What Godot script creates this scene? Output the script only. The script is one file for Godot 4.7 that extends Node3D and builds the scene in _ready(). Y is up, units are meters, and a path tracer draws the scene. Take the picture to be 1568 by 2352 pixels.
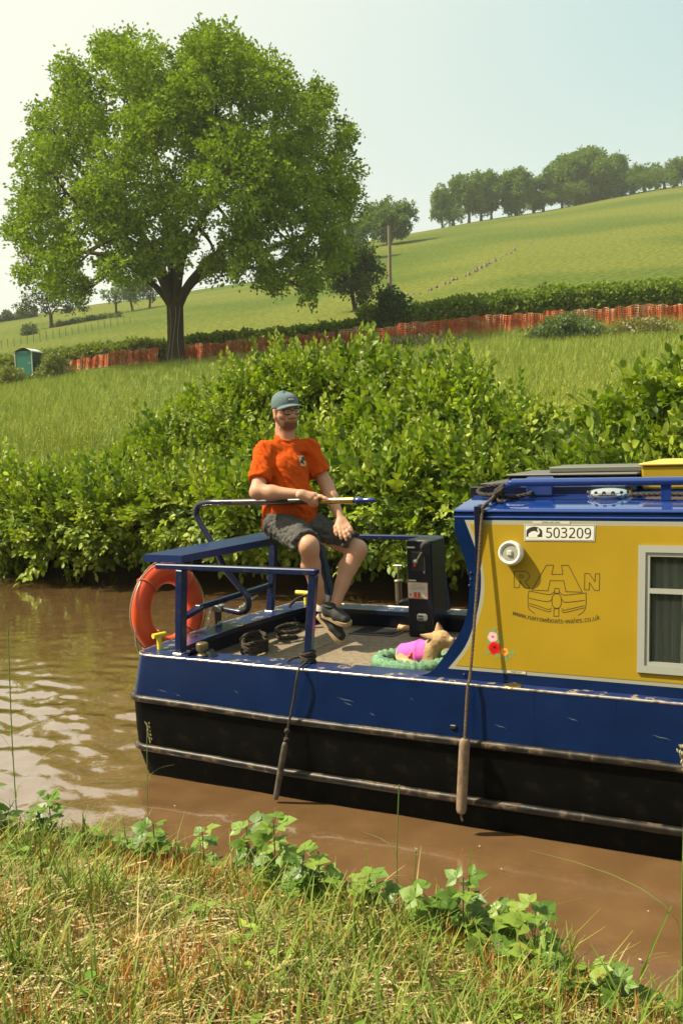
extends Node3D

func _ready() -> void:
	rng.seed = 1
	make_camera_and_light()
	cloth_materials()
	plant_materials()
	make_land()
	make_water()
	make_near_bank()
	make_boat()
	make_gear()
	make_person()
	make_big_tree()
	make_far_trees()
	make_hedges()
	make_far_things()
	make_shrubs()
	make_meadow_grass()
	make_foreground()
const SUN := Vector3(-0.54, 0.79, 0.29)
const EXPOSURE := 1.85
const EYE := Vector3(0, 2.047, 0)

func make_camera_and_light() -> void:
	var cam := Camera3D.new()
	cam.name = "camera"
	cam.transform = Transform3D(Basis(Vector3(0.879239, -0.037113, -0.474934), Vector3(-0.003773, 0.996387, -0.084847), Vector3(0.476367, 0.076392, 0.875922)), EYE)
	cam.fov = 54.1036
	cam.near = 0.05
	cam.far = 4000.0
	add_child(cam)
	cam.current = true
	var env := Environment.new()
	env.background_mode = Environment.BG_SKY
	var sky := Sky.new()
	var pm := PanoramaSkyMaterial.new()
	pm.panorama = sky_picture()
	sky.sky_material = pm
	env.sky = sky
	env.tonemap_mode = Environment.TONE_MAPPER_LINEAR
	env.tonemap_exposure = EXPOSURE
	env.background_energy_multiplier = 1.0
	env.fog_enabled = true
	env.fog_density = 0.0003
	env.fog_light_color = Color(0.93, 0.95, 0.9)
	env.sdfgi_enabled = true
	env.ssao_enabled = true
	env.ssil_enabled = true
	var we := WorldEnvironment.new()
	we.name = "environment"
	we.environment = env
	add_child(we)
	var sun := DirectionalLight3D.new()
	sun.name = "sun"
	add_child(sun)
	sun.look_at_from_position(Vector3.ZERO, -SUN, Vector3.UP)
	sun.light_energy = 1.6
	sun.light_color = Color(1.0, 0.955, 0.84)
	sun.light_angular_distance = 0.6
	sun.shadow_enabled = true

# hazy summer air: cream towards the sun's side and the horizon, pale blue away from it and higher up
func sky_picture() -> ImageTexture:
	var w := 512
	var h := 256
	var im := Image.create(w, h, false, Image.FORMAT_RGBF)
	var s := SUN.normalized()
	for y in h:
		var th := PI * (y + 0.5) / h
		for x in w:
			var ph := TAU * (x + 0.5) / w
			var d := Vector3(sin(th) * sin(ph), cos(th), -sin(th) * cos(ph))
			var g := rad_to_deg(acos(clampf(d.dot(s), -1, 1)))
			var el := rad_to_deg(asin(clampf(d.y, -1, 1)))
			var blue := smooth(56.0, 98.0, g) * smooth(-4.0, 30.0, el)
			blue = clampf(blue + 0.55 * smooth(28.0, 90.0, el), 0.0, 1.0)
			var c := Color(1.06, 1.03, 0.89).lerp(Color(0.24, 0.57, 0.66), blue) * (1.0 / EXPOSURE)
			var glow := exp(-g * g / (2.0 * 18.0 * 18.0)) * 0.5
			c = Color(c.r + glow, c.g + glow * 0.95, c.b + glow * 0.8)
			if el < -1.0:
				c = c.lerp(Color(0.25, 0.24, 0.15), smooth(-1.0, -12.0, el))
			im.set_pixel(x, y, c)
	return ImageTexture.create_from_image(im)

# ---------------------------------------------------------------- the lie of the land
# columns look along bearings across the valley, rows are metres away; values are the slope at which the ground is seen
const COL := [-900.0, 0.0, 300.0, 600.0, 900.0, 1200.0, 1568.0, 2300.0]
const ROW := [12.0, 20.0, 40.0, 60.0, 75.0, 100.0, 150.0, 250.0, 350.0, 500.0, 900.0]
const LAND := [
	[-0.05, -0.01, 0.03, 0.045, 0.052, 0.068, 0.09, 0.108, 0.112, 0.10, 0.06],
	[-0.05, -0.01, 0.034, 0.053, 0.060, 0.080, 0.103, 0.122, 0.1245, 0.11, 0.07],
	[-0.05, -0.005, 0.042, 0.066, 0.0755, 0.095, 0.119, 0.136, 0.138, 0.12, 0.08],
	[-0.05, 0.0, 0.050, 0.074, 0.083, 0.105, 0.13, 0.150, 0.152, 0.14, 0.09],
	[-0.05, 0.0, 0.055, 0.081, 0.094, 0.12, 0.15, 0.187, 0.189, 0.165, 0.1],
	[-0.05, 0.0, 0.056, 0.086, 0.108, 0.14, 0.17, 0.2, 0.2075, 0.19, 0.11],
	[-0.05, 0.0, 0.056, 0.090, 0.115, 0.148, 0.182, 0.215, 0.2305, 0.215, 0.13],
	[-0.05, 0.0, 0.056, 0.092, 0.12, 0.155, 0.192, 0.23, 0.25, 0.235, 0.14]]
const AHEAD := Vector2(-0.4778, -0.8785)   # the way the valley opens, on the ground plane (x, z)
const ASIDE := Vector2(0.8785, -0.4778)

func land(x: float, z: float) -> float:
	var q := Vector2(x, z)
	var D := maxf(q.dot(AHEAD), 6.0)
	var col := 784.0 + 2303.0 * q.dot(ASIDE) / D
	col = clampf(col, COL[0], COL[7])
	var ci := 0
	while ci < 6 and col > COL[ci + 1]: ci += 1
	var cf: float = smooth(COL[ci], COL[ci + 1], col) * 0.35 + 0.65 * (col - COL[ci]) / (COL[ci + 1] - COL[ci])
	var DD := clampf(D, ROW[0], ROW[10])
	var ri := 0
	while ri < 9 and DD > ROW[ri + 1]: ri += 1
	var f: float = log(DD / ROW[ri]) / log(ROW[ri + 1] / ROW[ri])
	var e := 0.0
	for j in 2:
		var t: Array = LAND[ci + j]
		var a: float = t[maxi(ri - 1, 0)]
		var b: float = t[ri]
		var c: float = t[ri + 1]
		var d: float = t[mini(ri + 2, 10)]
		var m1 := (c - a) * 0.5
		var m2 := (d - b) * 0.5
		var f2 := f * f
		var f3 := f2 * f
		e += (cf if j == 1 else 1.0 - cf) * ((2 * f3 - 3 * f2 + 1) * b + (f3 - 2 * f2 + f) * m1 + (-2 * f3 + 3 * f2) * c + (f3 - f2) * m2)
	var h := EYE.y + D * e
	var s := -11.7 - z + 0.25 * sin(x * 0.7) + 0.12 * sin(x * 1.9 + 1.0)
	var bank := -0.7 + 1.75 * smooth(-0.5, 1.6, s) + maxf(s - 1.6, 0.0) * 0.25
	return minf(h, bank)

# the ground point seen on a bearing (a column of LAND) at a distance ahead
func ground(col: float, D: float) -> Vector3:
	var q := AHEAD * D + ASIDE * D * (col - 784.0) / 2303.0
	return Vector3(q.x, land(q.x, q.y), q.y)

func make_land() -> void:
	var b := MB.new()
	var ds := []
	var D := 9.0
	while D < 900.0:
		ds.append(D)
		D *= 1.022
	var nc := 150
	var patch := FastNoiseLite.new()
	patch.seed = 5
	patch.frequency = 0.012
	patch.fractal_octaves = 3
	var fine := FastNoiseLite.new()
	fine.seed = 9
	fine.frequency = 0.12
	for k in ds.size():
		for j in nc + 1:
			var col := -1500.0 + 4600.0 * j / nc
			var q: Vector2 = AHEAD * ds[k] + ASIDE * ds[k] * (col - 784.0) / 2303.0
			var y := land(q.x, q.y)
			# pasture: yellow-green flowering grass in patches of greener sward
			var n := patch.get_noise_2d(q.x, q.y * 1.6) * 0.5 + 0.5
			var n2 := fine.get_noise_2d(q.x, q.y) * 0.5 + 0.5
			var c := Color(0.19, 0.215, 0.042).lerp(Color(0.105, 0.16, 0.028), smooth(0.35, 0.72, n))
			c = c.lerp(Color(0.21, 0.22, 0.05), 0.3 * n2)
			if y < 0.75: c = Color(0.075, 0.05, 0.028)
			b.col = c
			b.p(Vector3(q.x, y, q.y))
	for k in ds.size() - 1:
		for j in nc:
			var a := k * (nc + 1) + j
			b.t(a, a + nc + 1, a + 1)
			b.t(a + 1, a + nc + 1, a + nc + 2)
	var m := vmat(0.95, Color(0, 0, 0), 0.1)
	m.albedo_texture = gtex(3, 0.02, 0.52, 1.0, 512, 6)
	tri(m, 0.11)
	var o := single("hillside", b, m, "", "", "", "structure", true)
	o.set_meta("kind", "structure")

func make_water() -> void:
	var b := MB.new()
	var n1 := FastNoiseLite.new()
	n1.seed = 21
	n1.frequency = 0.55
	n1.fractal_octaves = 3
	n1.domain_warp_enabled = true
	n1.domain_warp_amplitude = 1.2
	n1.domain_warp_frequency = 0.35
	var n2 := FastNoiseLite.new()
	n2.seed = 22
	n2.frequency = 2.6
	n2.fractal_octaves = 3
	n2.domain_warp_enabled = true
	n2.domain_warp_amplitude = 0.4
	n2.domain_warp_frequency = 1.2
	var xs := []
	var x := -60.0
	while x < 14.0:
		xs.append(x)
		x += 0.045 if x > -14.0 and x < 1.0 else (0.12 if x > -22.0 and x < 5.0 else 1.5)
	var zs := []
	var z := -3.0
	while z > -13.2:
		zs.append(z)
		z -= 0.045 if z > -8.0 else 0.06
	for zz in zs:
		for xx in xs:
			var amp := 0.006
			# the screw churns up the water behind the stern; the wash spreads aft and towards the towpath
			var dx: float = -4.2 - xx
			var churn := smooth(-0.6, 0.4, dx) * (1.0 - smooth(2.0, 6.0, dx)) * exp(-pow((zz + 5.2 + dx * 0.05) / 1.5, 2.0))
			var wash := smooth(-2.5, 0.5, dx) * (1.0 - smooth(5.0, 11.0, dx)) * smooth(-8.8, -6.0, zz)
			var y := n1.get_noise_2d(xx, zz * 1.7) * (amp * 0.6 + 0.006 * wash)
			y += n2.get_noise_2d(xx * 0.8, zz * 1.3) * (0.0013 + 0.012 * churn + 0.0018 * wash)
			# faint bow-shaped ripples along the hull
			y += 0.0016 * sin((zz * 3.2 + xx * 0.9) * 6.0 + n1.get_noise_2d(xx, zz) * 9.0) * (0.3 + wash)
			b.p(Vector3(xx, y, zz))
	var w := xs.size()
	for k in zs.size() - 1:
		for j in w - 1:
			var a := k * w + j
			b.t(a, a + w, a + 1)
			b.t(a + 1, a + w, a + w + 1)
	var m := StandardMaterial3D.new()
	m.albedo_texture = ntex(31, 0.012, [[0.0, Color(0.125, 0.068, 0.029)], [1.0, Color(0.165, 0.092, 0.040)]], 256, 3)
	m.roughness = 0.05
	m.metallic_specular = 0.71
	m.clearcoat_enabled = true
	m.clearcoat = 1.0
	m.clearcoat_roughness = 0.05
	m.normal_enabled = true
	m.normal_texture = nmap(32, 0.03, 4.0, 512, 5)
	m.normal_scale = 0.15
	tri(m, 0.9)
	single("water", b, m, "", "", "", "structure")
	# muddy bed so that the canal is closed below
	var bed := MB.new()
	bed.cbox(Vector3(-20, -1.0, -8.0), Vector3(90, 0.2, 14), 0.02)
	single("canal_bed", bed, mat(0.08, 0.05, 0.025, 0.9), "", "", "", "structure")
	# floating bits of leaf and seed
	var fl := MB.new()
	rng.seed = 77
	for k in 260:
		var px := rf(-9.0, 0.2)
		var pz := rf(-11.2, -3.4)
		if pz < -4.5 and pz > -6.9 and px > -4.3: continue
		var s := rf(0.004, 0.011)
		var a := rf(0, TAU)
		var u := Vector3(cos(a), 0, sin(a)) * s
		var ww := Vector3(-sin(a), 0, cos(a)) * s * 0.55
		var cc := Vector3(px, 0.0115, pz)
		fl.col = Color(0.55, 0.5, 0.4) if rng.randf() < 0.6 else Color(0.3, 0.22, 0.08)
		fl.face([cc - u, cc + ww, cc + u, cc - ww], Vector3.UP)
	single("floating_seeds", fl, vmat(0.7), "pale specks of seed and leaf litter floating on brown canal water", "leaf litter", "", "stuff", true)

func bank_edge(x: float) -> float:
	# where the towpath bank meets the canal
	var k := [[-30.0, -3.2], [-3.8, -3.38], [-2.4, -3.50], [-1.7, -3.42], [-0.96, -3.25], [-0.56, -3.2], [12.0, -3.1]]
	for j in k.size() - 1:
		if x < k[j + 1][0]: return lerpf(k[j][1], k[j + 1][1], clampf((x - k[j][0]) / (k[j + 1][0] - k[j][0]), 0, 1))
	return -3.1

func bank_y(x: float, z: float) -> float:
	var s: float = z - bank_edge(x) + 0.04 * sin(x * 3.3) + 0.03 * sin(x * 7.1 + 2.0) + 0.06
	return -0.25 + 0.43 * smooth(-0.25, 0.22, s) + 0.2 * smooth(0.1, 1.6, s) + 0.03 * sin(x * 1.7) * smooth(0.2, 0.8, s)

func make_near_bank() -> void:
	var b := MB.new()
	var xs := []
	var x := -24.0
	while x < 12.0:
		xs.append(x)
		x += 0.06 if x > -5.5 and x < 1.5 else 0.4
	var zs := []
	var z := -4.0
	while z < 14.0:
		zs.append(z)
		z += 0.06 if z < -1.2 else 0.5
	var f := FastNoiseLite.new()
	f.seed = 12
	f.frequency = 1.6
	for zz in zs:
		for xx in xs:
			b.p(Vector3(xx, bank_y(xx, zz) + 0.012 * f.get_noise_2d(xx, zz), zz))
	var w := xs.size()
	for k in zs.size() - 1:
		for j in w - 1:
			var a := k * w + j
			b.t(a, a + 1, a + w)
			b.t(a + 1, a + w + 1, a + w)
	var m := worn(ntex(41, 0.03, [[0.0, Color(0.03, 0.02, 0.010)], [0.45, Color(0.07, 0.05, 0.022)], [0.7, Color(0.12, 0.09, 0.04)], [1.0, Color(0.07, 0.08, 0.02)]], 512, 5), 1.6, 0.95, 0.0, 0.1, nmap(42, 0.05, 6.0), 1.0)
	single("towpath_bank", b, m, "", "", "", "structure")
# ---------------------------------------------------------------- the narrowboat
const ZN := -4.68
const ZF := -6.74
const GUN := 0.755

func outline(ins: float) -> Array:
	# plan of the hull as [x, z], from the bow along the near side, round the stern, back along the far side
	var near := ZN - ins
	var far := ZF + ins
	var zm := (ZN + ZF) * 0.5
	var out := []
	for q in [[10.6, 0.0], [9.9, 0.42], [8.8, 0.84], [7.6, 1.0], [5.0, 1.0], [2.0, 1.0], [0.0, 1.0], [-1.0, 1.0], [-2.0, 1.0], [-3.0, 1.0], [-3.5, 1.0]]:
		out.append(Vector2(q[0] - ins, zm + (near - zm) * q[1]))
	var r := 0.13 - ins * 0.3
	var xs := -4.105 + ins
	for k in 9:
		var a := PI * 0.5 * k / 8
		out.append(Vector2(xs + r - sin(a) * r, near - r + cos(a) * r))
	for k in range(1, 9):
		var t := k / 9.0
		out.append(Vector2(xs - 0.05 * (1.0 - pow(2.0 * t - 1.0, 2.0)), lerpf(near - r, far + r, t)))
	for k in 9:
		var a := PI * 0.5 * k / 8
		out.append(Vector2(xs + r - cos(a) * r, far + r - sin(a) * r))
	for q in [[-3.5, 1.0], [-3.0, 1.0], [-2.0, 1.0], [0.0, 1.0], [2.0, 1.0], [5.0, 1.0], [7.6, 1.0], [8.8, 0.84], [9.9, 0.42]]:
		out.append(Vector2(q[0] - ins, zm + (far - zm) * q[1]))
	return out

func ringat(ins: float, y: float, sheer := 0.0) -> Array:
	var r := []
	for q in outline(ins):
		r.append(Vector3(q.x, y + sheer * smooth(-2.6, -4.1, q.x), q.y))
	return r

func wallz(y: float) -> float:
	return -4.81 - 0.126 * (y - 0.757)

func cab(x: float, y: float, off: float) -> Vector3:
	# a point on the near cabin side, «off» metres proud of the steel
	return Vector3(x, y + off * 0.125, wallz(y) + off)

const CAB_N := Vector3(0, 0.125, 0.992)

func cabpoly(pts: Array, off: float) -> Array:
	var r := []
	for q in pts: r.append(cab(q[0], q[1], off))
	return r

# a thin line of paint or lettering on the cabin side
func ink(b: MB, pts: Array, w: float, off: float, closed := false) -> void:
	var n := pts.size()
	var e := n if closed else n - 1
	for k in e:
		var p0 := Vector2(pts[k][0], pts[k][1])
		var p1 := Vector2(pts[(k + 1) % n][0], pts[(k + 1) % n][1])
		var d := (p1 - p0).normalized()
		var s := Vector2(-d.y, d.x) * w * 0.5
		p0 -= d * w * 0.4
		p1 += d * w * 0.4
		b.face([cab(p0.x + s.x, p0.y + s.y, off), cab(p1.x + s.x, p1.y + s.y, off), cab(p1.x - s.x, p1.y - s.y, off), cab(p0.x - s.x, p0.y - s.y, off)], CAB_N)

func disc(b: MB, x: float, y: float, rx: float, ry: float, off: float, turn := 0.0, n := 14, wob := 0.0) -> void:
	var q := []
	for k in n:
		var a := TAU * k / n
		var s := 1.0 + wob * sin(a * 5.0 + x * 90.0)
		var u := Vector2(cos(a) * rx * s, sin(a) * ry * s).rotated(turn)
		q.append(cab(x + u.x, y + u.y, off))
	b.flat(q, CAB_N)

func lettering(called: String, txt: String, h: float, m: Material, parent: Node3D, tr: Transform3D, bold := false, depth := 0.0006) -> MeshInstance3D:
	var t := TextMesh.new()
	var f := SystemFont.new()
	f.font_names = PackedStringArray(["Droid Sans"])
	if bold: f.font_weight = 700
	t.font = f
	t.text = txt
	t.font_size = 64
	t.pixel_size = h / 64.0 * 1.37
	t.depth = depth
	t.horizontal_alignment = HORIZONTAL_ALIGNMENT_CENTER
	t.vertical_alignment = VERTICAL_ALIGNMENT_CENTER
	var o := MeshInstance3D.new()
	o.name = called
	o.mesh = t
	o.material_override = m
	parent.add_child(o, true)
	tr.origin -= parent.global_position
	o.transform = tr
	return o

func cabbasis() -> Basis:
	# letters lie on the sloping side: x along the boat, y up the side, z outwards
	var z := CAB_N.normalized()
	var x := Vector3.RIGHT
	return Basis(x, z.cross(x).normalized(), z)

func boat_materials() -> void:
	# cellulose enamel, a little sun-bleached and scuffed
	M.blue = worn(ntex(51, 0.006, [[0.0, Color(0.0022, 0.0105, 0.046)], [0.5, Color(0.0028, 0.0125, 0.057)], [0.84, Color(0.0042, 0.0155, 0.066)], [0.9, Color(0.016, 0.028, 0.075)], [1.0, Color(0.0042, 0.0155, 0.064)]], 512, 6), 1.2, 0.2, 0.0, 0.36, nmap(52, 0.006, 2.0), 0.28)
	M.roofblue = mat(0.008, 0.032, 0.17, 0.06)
	M.roofblue.clearcoat_enabled = true
	M.roofblue.clearcoat = 0.6
	M.roofblue.clearcoat_roughness = 0.05
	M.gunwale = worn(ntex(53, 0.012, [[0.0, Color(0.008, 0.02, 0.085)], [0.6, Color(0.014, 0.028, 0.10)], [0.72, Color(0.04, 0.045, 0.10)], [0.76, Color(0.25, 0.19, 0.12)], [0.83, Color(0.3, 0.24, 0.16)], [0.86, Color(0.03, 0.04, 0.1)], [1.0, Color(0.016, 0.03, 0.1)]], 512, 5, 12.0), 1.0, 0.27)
	M.edge = worn(ntex(54, 0.03, [[0.0, Color(0.42, 0.40, 0.38)], [0.62, Color(0.5, 0.46, 0.42)], [0.72, Color(0.2, 0.13, 0.09)], [0.8, Color(0.05, 0.06, 0.13)], [1.0, Color(0.4, 0.36, 0.32)]], 256, 4), 1.1, 0.22, 0.6)
	M.black = worn(ntex(55, 0.01, [[0.0, Color(0.0022, 0.0022, 0.0022)], [0.72, Color(0.004, 0.0038, 0.0034)], [0.85, Color(0.012, 0.010, 0.007)], [1.0, Color(0.004, 0.004, 0.004)]], 512, 5), 1.4, 0.6, 0.0, 0.14, nmap(56, 0.02, 2.0), 0.3)
	M.strake = worn(ntex(57, 0.012, [[0.0, Color(0.004, 0.0035, 0.003)], [0.50, Color(0.012, 0.009, 0.006)], [0.61, Color(0.04, 0.025, 0.014)], [0.68, Color(0.14, 0.095, 0.055)], [0.74, Color(0.02, 0.014, 0.009)], [1.0, Color(0.008, 0.006, 0.005)]], 512, 6, 10.0), 0.55, 0.42, 0.0, 0.38, nmap(58, 0.03, 3.0), 0.4)
	M.yellow = worn(ntex(59, 0.004, [[0.0, Color(0.295, 0.190, 0.009)], [0.5, Color(0.315, 0.204, 0.010)], [1.0, Color(0.34, 0.222, 0.013)]], 512, 6), 0.9, 0.32, 0.0, 0.45, nmap(60, 0.006, 2.0), 0.16)
	M.cream = mat(0.27, 0.26, 0.19, 0.45)
	M.ink = mat(0.012, 0.010, 0.008, 0.5)
	M.darkblue = mat(0.004, 0.007, 0.024, 0.3)
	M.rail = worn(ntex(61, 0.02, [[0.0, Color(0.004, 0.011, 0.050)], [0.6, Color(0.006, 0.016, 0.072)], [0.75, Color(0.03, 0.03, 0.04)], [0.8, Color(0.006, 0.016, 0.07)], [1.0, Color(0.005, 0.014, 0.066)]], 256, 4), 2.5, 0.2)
	M.steel = mat(0.55, 0.54, 0.52, 0.3, 0.9)
	M.chrome = mat(0.85, 0.84, 0.80, 0.08, 1.0)
	M.brass = mat(0.62, 0.44, 0.13, 0.25, 0.95)
	M.oldbrass = worn(ntex(62, 0.04, [[0.0, Color(0.14, 0.10, 0.05)], [0.6, Color(0.27, 0.2, 0.1)], [1.0, Color(0.1, 0.08, 0.05)]], 128), 4.0, 0.4, 0.7)
	M.alu = mat(0.42, 0.42, 0.37, 0.35, 0.35)
	M.white = mat(0.66, 0.65, 0.58, 0.35)
	M.plate = mat(0.58, 0.57, 0.50, 0.4)
	M.deck = worn(ntex(63, 0.02, [[0.0, Color(0.12, 0.095, 0.065)], [0.5, Color(0.20, 0.155, 0.105)], [0.8, Color(0.24, 0.19, 0.13)], [1.0, Color(0.15, 0.115, 0.08)]], 512, 6), 1.5, 0.75, 0.0, 0.25, nmap(64, 0.12, 3.0), 0.5)
	M.rubber = mat(0.012, 0.012, 0.012, 0.7)
	M.dullgrey = mat(0.16, 0.16, 0.13, 0.5)
	M.tape = mat(0.75, 0.56, 0.03, 0.4)
	M.rope = worn(ntex(65, 0.06, [[0.0, Color(0.05, 0.035, 0.02)], [0.5, Color(0.13, 0.09, 0.055)], [1.0, Color(0.2, 0.14, 0.09)]], 128), 9.0, 0.9, 0.0, 0.2)
	M.darkrope = worn(ntex(66, 0.06, [[0.0, Color(0.02, 0.017, 0.013)], [0.5, Color(0.055, 0.045, 0.035)], [1.0, Color(0.11, 0.09, 0.07)]], 128), 9.0, 0.9, 0.0, 0.2)
	M.paleline = worn(ntex(67, 0.06, [[0.0, Color(0.22, 0.18, 0.11)], [1.0, Color(0.42, 0.36, 0.24)]], 128), 9.0, 0.85, 0.0, 0.2)
	var g := StandardMaterial3D.new()
	g.albedo_color = Color(0.5, 0.55, 0.5, 0.06)
	g.transparency = BaseMaterial3D.TRANSPARENCY_ALPHA
	g.roughness = 0.02
	g.metallic_specular = 0.6
	M.glass = g

const REAR := [[-2.17, 0.757], [-2.10, 0.79], [-2.011, 0.909], [-1.942, 1.02], [-1.913, 1.127], [-1.909, 1.248], [-1.922, 1.337], [-1.959, 1.434], [-1.994, 1.516], [-1.997, 1.63]]
const CREAM_OUT := [[-2.016, 0.803], [-1.923, 0.924], [-1.873, 1.056], [-1.849, 1.162], [-1.842, 1.267], [-1.851, 1.356], [-1.871, 1.42], [-1.939, 1.579]]
const CREAM_IN := [[-1.973, 0.823], [-1.901, 0.925], [-1.854, 1.057], [-1.827, 1.163], [-1.823, 1.252], [-1.833, 1.34], [-1.851, 1.42], [-1.910, 1.557]]
const WIN := [-1.042, -0.32, 0.862, 1.466]

func round_off(pts: Array) -> Array:
	var p3 := []
	for q in pts: p3.append(Vector3(q[0], q[1], 0))
	var out := []
	for q in curve(p3, 4): out.append([q.x, q.y])
	return out

# one skin of the cabin side between two heights, with the window left open
func skin(b: MB, rear: Array, lo: float, hi: float, off: float, thick: float) -> void:
	var left := rear.duplicate()
	left.append([WIN[0], hi])
	left.append([WIN[0], lo])
	b.plate(cabpoly(left, off), CAB_N, thick)
	b.plate(cabpoly([[WIN[0], hi], [WIN[1], hi], [WIN[1], WIN[3]], [WIN[0], WIN[3]]], off), CAB_N, thick)
	b.plate(cabpoly([[WIN[0], lo], [WIN[1], lo], [WIN[1], WIN[2]], [WIN[0], WIN[2]]], off), CAB_N, thick)
	b.plate(cabpoly([[WIN[1], hi], [7.4, hi], [7.4, lo], [WIN[1], lo]], off), CAB_N, thick)

func roofy(z: float) -> float:
	var t := (z + 5.71) / 0.79
	return 1.705 - 0.075 * t * t

func bar(b: MB, a: Vector3, c: Vector3, w: float, h: float, bev := 0.004) -> void:
	# a flat-sided bar from a to c: w across, h the other way
	var d := c - a
	var z := d.normalized()
	var up := Vector3.UP if absf(z.y) < 0.8 else Vector3.RIGHT
	var x := up.cross(z).normalized()
	b.cbox((a + c) * 0.5, Vector3(w, h, d.length()), bev, Basis(x, z.cross(x), z))

func make_boat() -> void:
	boat_materials()
	var boat := thing("narrowboat", "blue and yellow narrowboat with black hull moving along the canal", "boat", Vector3(-1, 0, -5.71))
	var b := MB.new()
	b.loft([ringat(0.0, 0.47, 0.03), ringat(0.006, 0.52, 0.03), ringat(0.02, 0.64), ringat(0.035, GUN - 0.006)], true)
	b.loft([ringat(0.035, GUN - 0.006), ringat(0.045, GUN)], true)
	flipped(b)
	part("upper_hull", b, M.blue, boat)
	b = MB.new()
	b.loft([ringat(0.10, -0.45), ringat(0.05, 0.0), ringat(0.012, 0.16), ringat(0.004, 0.3), ringat(0.0, 0.475, 0.03)], true)
	flipped(b)
	part("lower_hull", b, M.black, boat)
	b = MB.new()
	b.tube(ringat(-0.002, 0.463, 0.03), 0.022, 10, false, true)
	tag(part("rubbing_strake", b, M.strake, boat), "upper rubbing strake of scuffed brown steel", "")
	b = MB.new()
	b.tube(ringat(0.008, 0.158, 0.03), 0.023, 10, false, true)
	tag(part("rubbing_strake", b, M.strake, boat), "lower rubbing strake with rusty scrapes near the waterline", "")
	b = MB.new()
	b.tube(ringat(0.038, GUN - 0.002), 0.007, 8, false, true)
	part("gunwale_edge", b, M.edge, boat)
	# side deck all round
	b = MB.new()
	var o1 := ringat(0.045, GUN)
	var o2 := ringat(0.235, GUN)
	for k in o1.size():
		var j := (k + 1) % o1.size()
		b.face([o1[k], o1[j], o2[j], o2[k]], Vector3.UP)
	part("gunwale", b, M.gunwale, boat)
	# bulwark inside the stern: a lip, then the recess under the side deck
	b = MB.new()
	b.loft([ringat(0.235, GUN), ringat(0.235, GUN - 0.03)], true)
	b.loft([ringat(0.235, GUN - 0.03), ringat(0.215, GUN - 0.03)], true)
	b.loft([ringat(0.215, GUN - 0.03), ringat(0.17, 0.60)], true)
	part("bulwark", b, M.darkblue, boat)
	# deck plates
	for q in [[-4.0, -3.36, -4.80, -6.62], [-3.354, -1.9, -4.80, -5.30], [-3.354, -1.9, -5.306, -6.05], [-3.354, -1.9, -6.056, -6.62]]:
		b = MB.new()
		b.cbox(Vector3((q[0] + q[1]) / 2, 0.61, (q[2] + q[3]) / 2), Vector3(q[1] - q[0], 0.02, q[2] - q[3]), 0.003)
		part("deck_plate", b, M.deck, boat)
	b = MB.new()
	b.cbox(Vector3(-2.86, 0.56, -5.71), Vector3(2.0, 0.06, 1.66), 0.003)
	part("deck_bearer", b, M.darkblue, boat)
	# ---- cabin
	b = MB.new()
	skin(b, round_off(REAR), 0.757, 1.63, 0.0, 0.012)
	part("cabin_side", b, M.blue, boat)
	b = MB.new()
	skin(b, round_off(CREAM_OUT), 0.803, 1.579, 0.0018, 0.0016)
	part("border_stripe", b, M.cream, boat)
	b = MB.new()
	skin(b, round_off(CREAM_IN), 0.823, 1.557, 0.0036, 0.0016)
	tag(part("side_panel", b, M.yellow, boat), "yellow painted side panel with black lettering", "")
	# far side and bulkhead close the cabin
	b = MB.new()
	var far := []
	for q in round_off(REAR): far.append(Vector3(q[0], q[1], -11.42 - wallz(q[1])))
	far.append(Vector3(7.4, 1.63, -11.42 - wallz(1.63)))
	far.append(Vector3(7.4, 0.757, -11.42 - wallz(0.757)))
	b.plate(far, Vector3(0, 0.125, -0.992), 0.012)
	part("cabin_side", b, M.blue, boat)
	b = MB.new()
	b.cbox(Vector3(-1.86, 1.13, -5.71), Vector3(0.03, 1.05, 1.66), 0.003)
	part("bulkhead", b, M.darkblue, boat)
	b = MB.new()
	b.cbox(Vector3(7.38, 1.15, -5.71), Vector3(0.03, 1.0, 1.6), 0.003)
	part("bulkhead", b, M.darkblue, boat)
	b = MB.new()
	b.cbox(Vector3(2.77, 0.50, -5.71), Vector3(9.2, 0.04, 1.9), 0.003)
	part("cabin_floor", b, M.darkblue, boat)
	# roof
	b = MB.new()
	var r0 := []
	var prof := []
	prof.append(Vector2(wallz(1.622) + 0.006, 1.622))
	prof.append(Vector2(wallz(1.63) + 0.007, 1.629))
	prof.append(Vector2(wallz(1.63) - 0.004, 1.6345))
	for k in range(1, 24):
		var z := lerpf(wallz(1.63) - 0.004, -11.42 - wallz(1.63) + 0.004, k / 24.0)
		prof.append(Vector2(z, roofy(z) + 0.003))
	prof.append(Vector2(-11.42 - wallz(1.63) + 0.004, 1.6345))
	prof.append(Vector2(-11.42 - wallz(1.63) - 0.007, 1.629))
	prof.append(Vector2(-11.42 - wallz(1.622) - 0.006, 1.622))
	var ra := []
	for q in prof: ra.append(Vector3(-2.0, q.y, q.x))
	var rb := []
	for q in prof: rb.append(Vector3(7.45, q.y, q.x))
	b.loft([ra, rb], false)
	var ru := []
	for q in prof: ru.append(Vector3(-2.0, q.y - 0.03, q.x))
	b.loft([ru, ra], false)
	var ru2 := []
	for q in prof: ru2.append(Vector3(7.45, q.y - 0.03, q.x))
	b.loft([ru2, ru], false)
	part("roof", b, M.roofblue, boat)
	# grab rail along the roof
	b = MB.new()
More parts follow.
